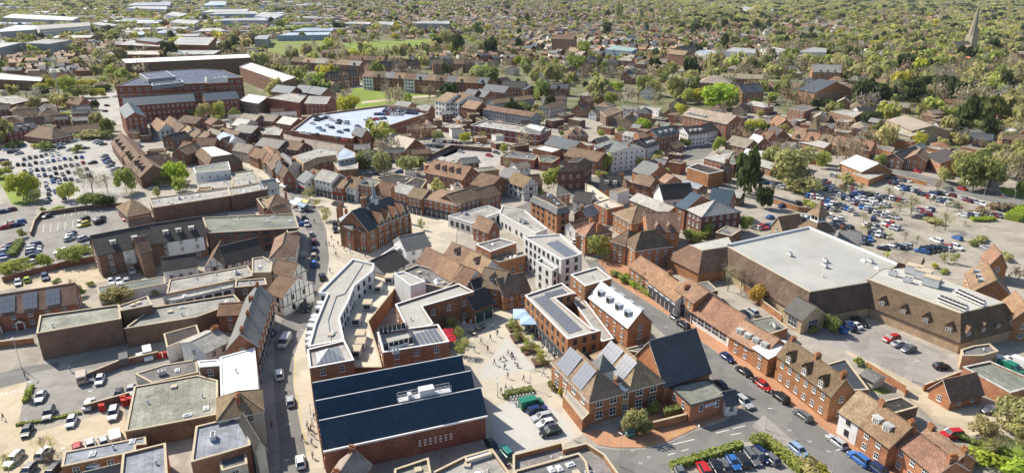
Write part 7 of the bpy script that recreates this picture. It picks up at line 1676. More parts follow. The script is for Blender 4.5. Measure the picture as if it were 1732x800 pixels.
cars_at('VI', [495, 230, 585, 238, 570, 265, 665, 250, 665, 268, 450, 295, 490, 315, 340, 322, 385, 350, 590, 370, 665, 348, 800, 305, 940, 295, 930, 210, 315, 400, 215, 390, 150, 380, 560, 440, 640, 460, 860, 400, 1035, 345, 1100, 325, 310, 195, 270, 270, 400, 165], [450, 300, 560, 320], 'on the rooftop car park', z=7.03)
row('VI', [1090, 135, 1500, 165], 10, 'in the second row of the rooftop car park', z=7.03)
row('VI', [300, 250, 470, 200], 4, 'at the left ramp of the rooftop car park', z=7.03)
row('VI', [860, 250, 1130, 215], 6, 'near the rooftop ramp wall', z=7.03)
row('VI', [1110, 110, 1560, 140], 12, 'in the far row of the rooftop car park', z=7.03)
row('VI', [990, 170, 1330, 175], 9, 'in the middle row of the rooftop car park', z=7.03)
row('VB', [145, 515, 385, 535], 8, 'outside the banded office', tilt=.3)
row('VB', [90, 550, 240, 570], 5, 'in the office car park', tilt=.3)
cars_at('VB', [375, 595, 600, 625, 655, 602, 520, 540, 1110, 385, 1070, 400, 150, 600], [330, 590, 420, 610], 'by the van yard', ['silver', 'red', 'grey', 'white', 'white', 'red', 'silver'])
cars_at('VB', [390, 665, 350, 690, 410, 700, 495, 670], [330, 660, 460, 680], 'in the van yard', ['red'], ['van'])
cars_at('11', [745, 365, 800, 370, 965, 355, 330, 705], [740, 370, 810, 365], 'under the trees behind the market row')
# supermarket car park rows
for p, n, sk, pl in (([265, 215, 420, 258], 5, .1, 'under the budding tree'), ([540, 310, 700, 335], 6, 0, 'in the near left rows'), ([700, 360, 960, 440], 8, 0, 'in the second row of the supermarket car park'), ([850, 500, 830, 560], 2, 0, 'near the cupola'), ([760, 570, 960, 590], 3, 0, 'behind the cupola'), ([850, 620, 1130, 690], 6, 0, 'in the row behind the supermarket roof'),
                     ([1000, 340, 1200, 360], 5, 0, 'in the middle of the supermarket car park'), ([1110, 370, 1200, 420], 2, 0, 'in the middle rows'), ([700, 180, 820, 270], 4, 0, 'at the far rows'), ([770, 135, 850, 155], 3, 0, 'by the white roofed barn'), ([110, 180, 240, 195], 3, 0, 'at the left end of the far lane'), ([960, 460, 1160, 520], 4, .2, 'in the third row'), ([1100, 620, 1190, 650], 3, 0, 'in the fourth row'), ([720, 470, 790, 490], 2, 0, 'beside the cupola')):
    row('VG', p, n, pl, skip=sk, tilt=.5)
for p, n, pl in (([430, 230, 560, 260], 4, 'by the bare trees of the far lane'), ([850, 240, 1000, 270], 5, 'among the tan trees'), ([1000, 300, 1180, 310], 5, 'in the upper middle rows'), ([880, 340, 1000, 300], 3, 'at the lane end'), ([690, 400, 830, 440], 5, 'beside the lantern'), ([1050, 560, 1180, 590], 4, 'in the lower middle rows'), ([960, 680, 1100, 720], 4, 'near the back wall')): row('VG', p, n, pl, tilt=.5)
for p, n, pl in (([0, 320, 200, 360], 6, 'in the scattered middle rows'), ([60, 170, 250, 190], 4, 'in the upper left of the big lot'), ([0, 470, 150, 500], 4, 'near the near corner'), ([430, 290, 560, 300], 3, 'in the upper right rows')): row('VH', p, n, pl, tilt=.5)
for k_ in range(7):
    x, y = 640 + k_ * 75, 215 + k_ * 38; row('VG', [x, y, x + 150, y + 42], 4, 'in rank %s of the supermarket car park' % ORD[k_], tilt=.5)
    x, y = 60 + k_ * 80, 200 + k_ * 30; row('VH', [x, y, x + 120, y + 26], 4, 'in rank %s of the big right car park' % ORD[k_], tilt=.5, skip=.2)
row('VG', [130, 590, 380, 545], 8, 'behind the school', cols=['white', 'red', 'red', 'dark blue', 'silver', 'blue', 'white', 'silver']); row('VG', [480, 520, 590, 500], 4, 'beyond the school yard')
cars_at('VG', [360, 390, 265, 485, 500, 370], [320, 400, 400, 380], 'in the yard behind the school', ['dark blue', 'blue', 'black'])
for p, n, pl in (([130, 250, 320, 275], 5, 'at the far side of the big car park'), ([270, 440, 430, 430], 4, 'in the middle of the big car park'), ([290, 505, 400, 470], 3, 'by the shrub bed'), ([670, 480, 800, 480], 3, 'beside the lime hedge'), ([850, 465, 1020, 490], 4, 'behind the lime hedge'), ([30, 545, 150, 600], 4, 'in the near corner'), ([0, 765, 220, 740], 6, 'along the supermarket back wall'), ([320, 790, 560, 750], 6, 'by the orange new houses'), ([420, 335, 600, 360], 4, 'under the lamp'), ([0, 380, 70, 410], 2, 'in the red corner'), ([0, 650, 60, 660], 2, 'by the back wall')):
    row('VH', p, n, pl, tilt=.5)
cars_at('VH', [690, 245, 600, 300, 695, 325, 735, 345, 795, 355, 855, 372, 570, 245, 645, 660, 470, 685, 555, 750, 640, 740, 890, 745, 1090, 470, 1165, 440, 300, 95], [640, 230, 740, 260], 'by the right hand road', ['red', 'maroon', 'silver', 'maroon', 'silver', 'white', 'grey', 'blue', 'white', 'white', 'white', 'silver', 'lime', 'white', 'red'])
cars_at('32', [500, 615, 560, 600, 600, 585, 640, 570], [540, 560, 640, 610], 'in the supermarket delivery yard', ['blue', 'dark blue', 'white', 'black'])
cars_at('32', [850, 680, 905, 712, 965, 748], [800, 690, 900, 670], 'along the delivery yard wall', ['red', 'silver', 'grey'])
cars_at('33', [1185, 75, 1520, 365, 1250, 528], [1140, 80, 1240, 75], 'by the bungalow track', ['black', 'grey', 'red'])
cars_at('33', [1590, 60, 1680, 50, 1640, 90], [1540, 40, 1700, 110], 'behind the green-grey service roof', ['white', 'white', 'green'], ['van'])
cars_at('22', [430, 30, 1620, 500, 1580, 520], [400, 10, 450, 60], 'in small yards off the street', ['white', 'silver', 'black'])
cars_at('V9', [180, 575, 160, 680, 260, 650, 430, 660], [120, 590, 240, 570], 'near the lime tree', ['white', 'silver', 'silver', 'maroon'], ['van', 'saloon car'])
cars_at('VD', [440, 380, 480, 385, 1035, 335, 1015, 390, 1110, 250, 95, 450, 710, 410, 605, 400], [400, 380, 500, 385], 'around the roundabout', ['white', 'pale blue', 'maroon', 'black', 'white', 'blue', 'white', 'white'])
cars_at('VA', [240, 275, 265, 265, 320, 245, 290, 455, 1080, 195, 1110, 125, 910, 730, 955, 740, 1015, 745, 1080, 770, 1110, 765], [200, 280, 300, 270], 'around the broad street')
cars_at('31', [880, 160, 985, 175, 550, 100], [840, 165, 930, 160], 'by the yellow brick hall', ['white', 'grey', 'maroon'], ['van', 'saloon car', 'hatchback'])
# ------------------------------------------------------------ trees seen one by one
def TP(v, cx, base, w, h, c='fresh', place='', style=None, text=None, **k):
    ox, oy, s = VIEW[v]; px, py = ox + cx / s, oy + base / s; x, y = W(px, py); dep = y * CP + CAMH * SP; sc = FPX / dep
    r = w / s / 2 / sc; hh = h / s / sc / .93; mark([(x - 2, y - 2), (x + 2, y - 2), (x + 2, y + 2), (x - 2, y + 2)])
    return tree(x, y, max(hh - r * .35, hh * .75), r, c, style, place, text, **k)
def many(v, place, s, **k):
    for t in s.split(';'):
        t = t.split(); TP(v, float(t[0]), float(t[1]), float(t[2]), float(t[3]), t[4], place, t[5] if len(t) > 5 else None, **k)
TP('01', 1190, 432, 190, 165, 'lime', text='big round bright lime-green tree by the white rendered block', trunk=.12)
many('01', 'round the crowded car park', '845 500 140 175 fresh;620 500 240 200 bare;720 500 150 160 bare;560 480 120 200 bare;640 590 190 120 mid round;720 590 120 90 dark round;460 545 130 130 fresh;160 545 200 200 yellow;220 560 120 100 olive;1060 452 90 60 olive;1160 442 90 55 fresh;720 115 95 120 mid round;320 210 120 70 mid bush;510 225 90 60 mid bush;90 200 130 60 mid bush;250 200 80 40 yellow bush;40 330 90 60 olive bush;30 395 110 80 fresh;940 430 90 120 bare;640 130 200 60 olive bush;560 135 120 50 olive bush;700 140 110 70 mid bush;470 120 90 40 olive bush')
many('VE', 'beside the marked car park', '150 725 285 175 fresh;60 700 120 110 fresh;430 655 160 150 fresh;680 615 250 195 fresh;860 585 100 165 fresh thin;395 150 60 50 mid bush;500 140 180 45 fresh bush;940 100 160 100 mid bush;210 385 80 95 olive bush')
many('02', 'in the yards behind the shops', '790 450 200 130 olive;540 400 70 85 mid bush;850 262 120 110 bare;480 350 80 90 bare;965 385 60 50 yellow bush;1040 385 70 45 fresh bush;600 330 60 40 mid bush;375 305 60 30 mid bush;520 450 60 60 fresh bush;30 720 60 30 mid bush;790 240 60 40 olive bush')
many('12', 'in the plaza planters by the brick block', '1325 625 95 100 fresh thin;1365 700 90 120 fresh thin;1385 790 100 130 fresh thin')
many('VP', 'in the plaza planters by the solar block', '390 245 90 110 fresh thin;425 325 90 115 fresh thin;505 415 95 150 fresh thin;585 510 110 160 fresh thin;10 300 50 55 fresh thin')
many('VP', 'in the beds of the plaza', '560 410 60 60 mid bush;640 520 70 50 olive bush;480 420 70 40 mid bush;430 340 60 40 mid bush;330 770 60 40 mid bush;430 745 60 40 mid bush;520 720 60 40 fresh bush;380 720 40 60 bare;690 700 60 60 olive bush;760 745 60 70 yellow bush;660 670 50 40 mid bush', name='shrub', cat='shrub')
many('11', 'around the market place', '370 545 95 100 olive thin;480 685 95 100 olive thin;410 590 80 60 olive thin;1112 745 60 85 fresh thin')
many('11', 'behind the market row', '760 335 135 130 mid;870 385 145 175 olive;1000 345 170 160 brown;1130 160 160 190 brown;900 200 110 80 yellow;1090 335 110 90 mid;1230 150 90 80 olive;1400 160 95 75 yellow;1690 375 120 140 brown;700 240 50 40 brown;1080 180 110 90 brown;840 330 90 90 olive;90 60 100 40 yellow')
many('21', 'in the middle of the town', '300 465 165 150 fresh;650 355 115 135 fresh;620 420 95 80 fresh;870 335 85 85 fresh;990 280 85 75 fresh;1148 195 65 65 fresh;1190 195 60 60 fresh;1400 225 95 110 fresh;910 92 150 105 lime;1630 105 180 120 yellow;190 505 110 45 fresh;370 90 30 50 dark;350 120 40 40 mid bush;620 130 60 60 fresh;1590 60 60 50 mid;1700 110 80 50 fresh')
many('V4', 'in front of the victorian school', '620 690 140 130 fresh;760 650 160 160 fresh;690 700 110 120 fresh;1110 610 105 165 fresh;1150 560 80 110 fresh')
many('V2', 'behind the supermarket', '330 590 190 200 bare;410 600 150 190 bare;520 665 130 130 orange round;545 640 90 90 yellow;170 470 60 40 brown bush')
many('22', 'in the gardens of the terrace street', '605 150 160 180 fresh thin;710 265 60 45 mid bush;755 305 70 60 fresh bush;790 290 60 50 lime bush;895 355 90 130 olive thin;950 405 60 50 mid bush;830 340 60 50 lime bush;1220 40 140 100 fresh')
many('23', 'by the community centre', '845 525 180 210 olive;900 520 130 120 mid round;350 265 45 45 yellow bush;300 235 60 40 brown bush;950 380 110 100 mid bush;1110 330 60 80 olive bush')
many('33', 'at the bottom right corner', '1660 505 320 250 olive;1530 665 200 190 brown;1670 790 210 130 lime bush;1450 525 200 130 olive;1590 655 60 45 lime bush;1640 640 150 120 grey;1730 600 200 190 olive;1400 600 90 60 mid bush;1300 560 110 60 mid bush;1480 700 240 90 lime bush;640 70 90 70 mid bush;700 110 60 40 mid bush;300 790 220 110 olive bush;390 800 120 90 yellow bush;1590 750 140 70 lime bush')
many('03', 'in the gravel parking yard', '300 665 170 180 yellow bare;60 790 130 190 yellow bare;200 300 60 90 fresh bush;330 700 90 60 brown bush;150 720 80 110 bare;350 640 60 90 yellow bare')
many('32', 'beside the delivery yard', '450 640 120 130 mid round;330 640 80 60 mid bush;280 600 60 40 olive bush;1140 210 60 40 yellow bush;1200 240 90 30 fresh bush;400 600 60 50 mid bush;920 170 90 40 olive bush;860 130 120 40 fresh bush;1190 175 60 80 fresh thin;1260 180 60 80 fresh thin;1600 150 130 60 olive bush;1400 60 90 40 mid bush')
many('31', 'round the supermarket car park', '150 440 320 270 olive;60 330 180 160 olive;250 495 250 130 olive;385 335 100 120 fresh;310 270 90 90 olive;20 600 100 150 dark round;-20 600 90 140 dark round;540 350 80 60 mid round;530 540 110 150 olive bare;650 490 100 80 olive bare;830 520 90 70 bare;980 640 170 150 olive bare;900 640 110 120 bare;1205 745 180 160 olive bare;660 700 130 100 olive bare;840 700 110 110 bare;700 520 80 60 olive bare;1150 500 110 100 bare;1300 620 120 80 olive bare;480 640 90 70 bare;760 640 90 70 olive bare;300 595 110 60 fresh bush;560 440 130 90 olive bush;1600 610 170 60 brown bush;1440 640 140 50 brown bush;1120 700 130 50 olive bush;690 770 150 80 olive bare')
many('VH', 'in the big car park', '60 290 110 70 olive bare;180 330 120 80 bare;250 360 110 90 olive bare;130 430 100 90 olive bare;420 380 90 80 bare;560 430 140 110 olive bare;640 400 110 80 bare;60 700 120 110 olive bare;200 690 120 110 bare;300 720 120 110 olive bare;450 600 90 70 bare;30 440 90 80 olive bare;480 260 100 120 olive bare;700 560 90 60 bare;960 420 120 70 brown bush;830 430 90 50 brown bush;850 690 160 50 olive bush')
many('31', 'in the wooded garden right of the car park', '1390 480 260 250 mid;1500 470 260 230 olive;1600 400 200 200 olive;1320 400 180 190 olive;1440 360 180 160 mid;1690 420 130 160 grey;1290 330 80 90 grey;1700 520 100 110 mid;1560 260 180 110 olive;1250 150 110 70 olive;700 60 170 120 dark round;1290 90 200 110 dark round;1400 110 110 100 olive;1640 110 150 130 olive;1690 330 120 130 olive;1700 250 110 120 olive;1620 190 120 110 fresh;780 320 90 90 fresh;690 270 70 50 mid bush;1200 430 120 110 olive')
many('30', 'in the right hand woods', '970 705 210 190 dark layer;1060 640 120 140 dark layer;670 705 95 150 dark cone;855 690 70 120 dark cone;1290 700 170 170 dark round;1240 795 220 110 lime;1320 790 120 100 dark round;1600 640 140 180 dark round;1030 790 200 160 brown;1190 600 240 200 grey;150 690 140 190 olive bare;60 680 80 70 fresh;420 710 80 60 fresh;480 740 120 70 mid;1430 760 170 130 grey;1530 790 150 100 yellow;720 420 130 90 fresh;1430 470 130 100 mid;1480 300 60 80 dark cone;1560 300 60 60 dark round;1510 310 90 60 dark round;1410 330 70 60 dark round;1700 700 110 130 olive;1340 480 90 80 olive')
many('20', 'above the town', '1400 725 240 185 lime round;1270 690 110 110 yellow;1185 690 120 110 fresh;700 605 125 70 lime;1150 765 120 85 yellow;1430 335 90 115 dark round;500 370 105 105 fresh;660 222 65 75 dark round;1240 225 100 80 dark round;725 145 34 125 olive poplar;745 140 30 100 olive poplar;880 140 34 80 olive poplar;1400 345 80 60 fresh;1500 300 60 60 mid;900 630 110 130 mid;960 640 110 110 olive;1060 620 90 120 grey;1200 580 110 70 mid;640 500 60 90 mid;740 700 110 110 bare;680 720 90 110 fresh;860 730 120 140 bare;1000 680 120 90 bare;220 470 60 90 fresh;260 540 70 90 mid;450 470 130 110 fresh;120 500 60 70 mid;190 700 50 120 fresh thin;90 760 110 90 mid;1060 560 80 90 mid;60 330 60 80 dark round')
many('10', 'around the two parks', '410 580 190 110 lime;500 560 110 90 fresh;640 745 135 115 yellow;570 740 90 110 brown;1510 495 135 70 lime;565 350 85 120 bare;640 342 75 110 bare;700 350 75 130 bare;765 352 85 140 bare;405 350 80 100 bare;480 350 60 70 bare;1035 352 50 62 dark cone;890 355 60 60 bare;830 290 70 90 brown;1000 290 90 70 grey;880 712 75 240 grey;1165 685 130 140 bare;1310 620 120 110 olive;1250 600 90 90 olive;620 640 110 80 brown;1100 600 80 60 bare;960 640 80 70 bare;600 600 110 80 brown;1220 340 70 90 dark round;1360 370 80 140 dark round;1280 330 90 130 olive;940 270 80 55 yellow;1320 370 70 60 fresh;1480 360 110 90 olive;280 500 130 70 olive;200 490 90 60 yellow;60 410 120 70 olive;150 460 110 70 brown;1195 270 60 50 fresh;320 270 60 60 mid;180 210 80 80 mid;230 230 60 50 mid')
many('VD', 'left of the office complex', '100 185 110 65 yellow;190 185 110 65 yellow;300 185 110 65 yellow;405 205 130 95 yellow;500 185 95 115 yellow;670 260 160 210 fresh;780 200 170 130 yellow;790 265 210 150 olive;900 160 120 90 yellow;990 255 115 95 yellow;905 262 95 100 yellow;1090 115 85 95 olive;1020 200 130 80 dark round;480 300 200 90 olive;260 270 220 95 grey;380 240 130 70 olive;610 455 130 60 yellow;920 375 90 100 dark round;1040 585 150 120 mid;640 130 90 90 yellow;540 330 80 90 fresh;820 640 160 50 mid bush;700 650 120 50 olive bush;430 690 130 70 mid bush')
many('VC', 'among the dark blue roofed blocks', '780 600 110 130 fresh;880 600 110 120 olive;1080 660 170 180 olive;1230 660 120 190 fresh;1370 640 110 110 mid;970 640 100 100 mid;820 690 90 60 dark round;1690 690 90 30 yellow bush')
# hedges and low planting
hedge('clipped yellow-green hedge along the hedged car park', '23', [1080, 752, 1250, 705, 1400, 660, 1550, 610], 1.2, 1.6, 'fresh')
hedge('dark leafy hedge corner between the car park and the street', '33', [-40, 560, 60, 620, 180, 720, 260, 790], 1.5, 2.2, 'fresh')
TP('23', 1640, 610, 150, 110, 'mid', style='bush', text='dense dark green bush at the car park corner', name='shrub', cat='shrub')
hedge('long hedge strip through the left car park', 'VE', [190, 430, 110, 560], 1.6, 2.2, 'mid')
hedge('ivy and shrub bed inside the low brick wall of the centre', '23', [1030, 420, 1165, 395], 2.2, 1.2, 'mid')
hedge('planting bed at the plaza edge beside the parking bays', '23', [-20, 270, 160, 235], .8, 2, 'mid', dens=5)
hedge('ivy strip along the gravel yard fence', '03', [110, 470, 300, 440, 540, 390], .5, .7, 'fresh')
hedge('yellow flowered ivy at the yard entrance', '03', [215, 215, 165, 320], .8, 1.0, 'fresh')
hedge('lime-green hedge in the supermarket car park corner', 'VH', [760, 515, 850, 520, 950, 510], 1.2, 3, 'lime')
hedge('bright hedge at the right end of the supermarket car park', 'VH', [1110, 520, 1230, 440], 2.5, 5, 'lime')
hedge('garden hedge at the bottom right lawn', '33', [1330, 740, 1500, 640, 1560, 600], 1.4, 2, 'fresh')
hedge('shrub bed along the cottage pavement', '22', [690, 245, 830, 330, 940, 400], 1.2, 1.6, 'fresh', dens=5)
# ------------------------------------------------------------ people
people('VP', [220, 335, 272, 305, 590, 350, 420, 380, 335, 710, 300, 735, 315, 60, 660, 440, 640, 310], 'crossing the plaza', 'walk')
people('VP', [318, 480, 330, 545, 380, 455, 400, 520, 425, 535, 300, 490, 390, 470, 70, 290, 120, 270, 150, 240, 180, 245], 'sitting out on the plaza', 'sit')
people('12', [530, 80, 515, 20, 330, 400, 290, 350, 505, 240, 335, 160, 250, 430, 800, 60, 600, 95, 640, 110, 1690, 790], 'near the town hall', 'walk')
people('13', [355, 490, 365, 525, 380, 510, 400, 430, 385, 600, 390, 690, 45, 190, 120, 490, 325, 575], 'by the blue-roofed hall', 'walk')
people('03', [25, 430, 170, 150, 470, 110], 'near the gravel yard', 'walk')
people('11', [290, 500, 150, 320, 205, 360, 430, 620, 260, 560, 400, 700, 560, 620, 100, 250, 60, 210, 340, 500], 'in the shopping street', 'walk')
people('22', [850, 370, 1250, 590, 625, 200, 505, 150, 1190, 540], 'on the brick pavement', 'walk')
people('VH', [1005, 325, 1025, 325, 1050, 325], 'on the right hand road', 'walk'); people('VG', [775, 210, 815, 205], 'in the supermarket car park', 'walk')
people('VP', [250, 520, 200, 420, 350, 620, 470, 640, 150, 360, 560, 560, 620, 600, 240, 250, 380, 210, 100, 420], 'strolling on the plaza', 'walk'); people('12', [500, 60, 545, 130, 560, 60, 620, 50, 700, 110, 740, 140, 300, 420, 280, 500, 340, 250, 480, 60], 'in the town hall square', 'stand')
m = MB()
for v_, q_ in (('13', '215 700 290 200 230 460 330 740'), ('23', '935 680 825 635 880 720'), ('33', '305 575 430 640 170 500'), ('22', '900 480 1050 600 1250 700'), ('12', '520 300 470 500 320 620'), ('03', '200 180 600 240 420 620'), ('VP', '290 175 640 588 200 350 350 690')):
    q_ = [float(t) for t in q_.split()]
    for x, y in WP(v_, q_): z = .021 if v_ != 'VP' else .016; m.face([(x - .4, y - .3, z), (x + .4, y - .3, z), (x + .4, y + .3, z), (x - .4, y + .3, z)], 'steel')
m.build('drain_covers')['kind'] = 'stuff'
# ------------------------------------------------------------ street furniture
for v, x, y, h, kd, pl in (('VP', 523, 695, 4.6, 'single', 'on the plaza by the planting bed'), ('VP', 275, 760, 4.2, 'double', 'on the plaza beside the hall'), ('03', 145, 92, 8, 'single', 'by the side road'), ('23', 740, 740, 7, 'single', 'at the back road bend'), ('23', 1245, 690, 7, 'single', 'at the hedged car park'), ('33', 455, 787, 5, 'single', 'on the terrace street'), ('33', 985, 175, 5, 'single', 'by the delivery yard'),
                           ('VH', 870, 305, 6, 'single', 'on the right hand road'), ('VH', 1105, 410, 7, 'single', 'further along the right hand road'), ('VG', 905, 545, 6, 'single', 'in the supermarket car park'), ('13', 385, 470, 5, 'single', 'on the hall pavement'), ('13', 405, 560, 5, 'single', 'further down the hall pavement'), ('22', 1175, 690, 5, 'single', 'by the slate hall'),
                           ('VE', 700, 210, 6, 'single', 'in the marked car park'), ('VB', 615, 740, 8, 'single', 'by the van yard'), ('33', 10, 500, 5, 'single', 'beside the hedge'), ('13', 1620, 280, 4.5, 'double', 'on the plaza edge'), ('11', 625, 560, 8, 'single', 'in the market place')):
    lamp_post(v, x, y, h, kd, pl)
for x, y, s in ((470, 245, 3.4),): parasol('VP', x, y - 20, 3.0, 4, (.36, .50, .66), 'outside the solar block', look='large pale blue square parasol')
parasol('VP', 520, 270, 2.8, 4, (.36, .50, .66), 'outside the solar block', look='large pale blue square parasol')
parasol('12', 1280, 690, 1.8, 3, (.42, .015, .03), 'beside the brick block', look='red parasol'); parasol('12', 1300, 735, 1.8, 3, (.42, .015, .03), 'beside the brick block', look='red parasol')
for x, y in ((600, 300), (620, 340), (650, 380), (680, 420), (640, 270), (700, 450), (720, 480), (590, 380)): table_set('VP', x, y, 'outside the solar block')
for x, y in ((70, 280), (130, 262), (170, 245), (100, 300)): table_set('VP', x, y, 'in front of the brick block')
def prism(name, text, cat, v, pts, z0, z1, mat, colr, top=None, place=None):
    P = ccw(WP(v, pts, z0)); c0 = P[0]; m = MB(); q = [(p[0] - c0[0], p[1] - c0[1]) for p in P]; m.face([(*p, z1) for p in q], top or mat)
    for i in range(len(q)): a, b = q[i], q[(i + 1) % len(q)]; m.face([(*a, z0), (*b, z0), (*b, z1), (*a, z1)], mat)
    o = m.build(name, None, colr, loc=(c0[0], c0[1], 0)); label(o, text, cat) if not place else auto(o, cat, text, place); return o
for i, (x, y) in enumerate(((390, 245), (425, 325), (505, 415), (585, 505))):
    prism('planter', 'brick edged planter, %s along the solar block terrace' % ORD[i], 'planter', 'VP', [x - 60, y - 20, x + 30, y - 35, x + 65, y + 15, x - 25, y + 35], 0, .55, 'brick', BRK['brown'], 'leaf')
for i in range(6): x = 390 + i * 33; prism('cafe_barrier', 'red canvas cafe barrier' if i % 2 else 'white canvas cafe barrier', 'barrier', 'VP', [x * .8 - 300 + 0, 212 - i * 5, x * .8 - 282, 208 - i * 5, x * .8 - 281, 211 - i * 5, x * .8 - 299, 215 - i * 5], 0, .9, 'matt_colour', (.5, .02, .02) if i % 2 else (.7, .7, .7), place='in front of the brick block')
for i in range(8): x = 10 + i * 21; prism('cycle_stand', 'white cycle stand', 'cycle stand', '23', [x, 298 - i * 4, x + 9, 295 - i * 4, x + 11, 300 - i * 4, x + 2, 303 - i * 4], 0, .8, 'galvanised', None, place='beside the plaza bays')
for i, (x, y) in enumerate(((1065, 20), (1100, 12), (1135, 8), (1170, 0), (1240, 12))): prism('waste_bin', 'red wheeled waste bin', 'bin', '03', [x - 14, y, x + 16, y - 4, x + 18, y + 6, x - 12, y + 10], 0, 1.4, 'matt_colour', (.4, .02, .02), place='in the service lane')
for x, y in ((680, 365), (820, 305), (830, 330), (860, 320)): prism('waste_bin', 'red wheeled waste bin', 'bin', '03', [x - 20, y, x + 22, y - 6, x + 25, y + 10, x - 16, y + 16], 0, 1.5, 'matt_colour', (.42, .03, .02), place='by the gravel yard wall')
def mast():
    p = W(105, 180); o = bpy.data.objects.new('radio_mast', None); o.location = (*p, 0); col.objects.link(o); m = MB(); m.cyl(0, 0, 0, 26, .5, .3, 6, 'steel'); m.build('pole', o); m = MB(); [m.box(math.cos(a) - .2, math.cos(a) + .2, math.sin(a) - .2, math.sin(a) + .2, 23, 26, 'galvanised') for a in (0, 2.1, 4.2)]; m.build('antenna', o); label(o, 'tall dark radio mast beside the yellow-green trees', 'mast')
mast()
# ------------------------------------------------------------ the rest of the town: houses and trees filling the ground between
slotmap = [  # per row of the photograph: (y limit, [house share per twelfth of the width], [tree density])
    (14, [.25, .3, .3, .5, .6, .6, .6, .4, .3, .3, .35, .3], [.6, .6, .6, .7, .7, .7, .7, .9, .95, .9, .9, .9]),
    (30, [.2, .2, .2, .55, .7, .75, .7, .45, .3, .25, .3, .3], [.55, .5, .5, .6, .55, .5, .55, .9, .95, .95, .95, .95]),
    (50, [.2, .15, .2, .55, .7, .8, .7, .45, .35, .55, .4, .25], [.5, .5, .5, .6, .6, .5, .5, .9, .95, .8, .9, .95]),
    (72, [.2, .2, .2, .3, .4, .5, .6, .6, .45, .5, .35, .1], [.5, .5, .5, .6, .8, .7, .65, .6, .8, .7, .9, .95]),
    (100, [.3, .4, .2, .1, .1, .35, .65, .7, .5, .2, .1, .05], [.7, .6, .5, .6, .6, .7, .6, .5, .7, .8, .95, .95]),
    (135, [.5, .3, .1, .1, .2, .4, .5, .5, .35, .3, .25, .1], [.7, .6, .5, .4, .5, .6, .7, .8, .8, .8, .9, .95]),
    (175, [.4, .25, .1, .2, .2, .2, .35, .3, .3, .5, .3, .15], [.7, .7, .5, .4, .4, .4, .5, .7, .6, .7, .85, .9]),
    (230, [.5, .4, .4, .4, .3, .3, .4, .4, .4, .4, .3, .3], [.5, .4, .3, .3, .4, .4, .3, .4, .35, .4, .7, .8]),
    (330, [.3, .3, .4, .3, .3, .4, .4, .4, .35, .2, .2, .2], [.35, .3, .2, .2, .3, .25, .2, .25, .35, .5, .6, .7]),
    (700, [.1] * 12, [.12, .12, .1, .05, .05, .05, .05, .08, .1, .1, .2, .3])]
for p in ([560, 330, 740, 350, 760, 400, 700, 445, 600, 480, 552, 474, 540, 360], [262, 220, 300, 226, 365, 240, 417, 265, 448, 279, 500, 304, 560, 312, 560, 330, 500, 330, 455, 312, 395, 270, 300, 240, 254, 230]): mark(WP('', p))
for nm in (): pass
mark(LKP := [W(x, y) for x, y in PL] + [W(x, y) for x, y in ((425, 262), (440, 320), (486, 400), (440, 560), (424, 830))])
mark([W(x, y) for x, y in rr] + [W(x, y) for x, y in ((1040, 436), (1104, 486), (1240, 578), (1398, 700), (1590, 850))])
def share(px, py):
    i = max(0, min(11, int(px / 144.4)))
    for lim, hs, ts in slotmap:
        if py < lim: return hs[i], ts[i] * (.7 if px < 560 and 12 < py < 100 else .45 if hs[i] >= .4 and py < 230 else .5 if 100 < py < 235 and px < 1200 else .9)
    return .1, .05
def where(px, py):
    if py < 60: return ['beyond the trading estate', 'behind the trading estate trees', 'beyond the big park', 'in the far suburb', 'in the upper middle suburb', 'in the upper woods', 'in the woods above the church'][min(6, int(px / 250))]
    if py < 130: return ['left of the long brick range', 'near the office complex', 'beside the big park', 'beyond the mansion flats', 'around the far high street', 'along the railway', 'below the church'][min(6, int(px / 250))]
    if py < 230: return ['by the roundabout', 'behind the shopping street', 'near the small green', 'by the council flats', 'by the lime trees', 'above the almshouse row', 'in the right hand woods'][min(6, int(px / 250))]
    if py < 400: return ['by the crowded car park', 'west of the shopping street', 'behind the market row', 'in the block by the bank', 'near the victorian school', 'beside the supermarket car park', 'by the right hand road'][min(6, int(px / 250))]
    return ['at the left edge yards', 'in the left yards', 'behind the crescent', 'by the plaza', 'behind the terrace street', 'beside the supermarket', 'at the right edge'][min(6, int(px / 250))]
r2 = random.Random(11); fillh = []
G('trading_estate_ground', 'pale_lot', .006, [-60, 78, 120, 92, 240, 84, 400, 78, 470, 60, 560, 55, 560, 30, 470, 6, 300, 0, -60, 4])
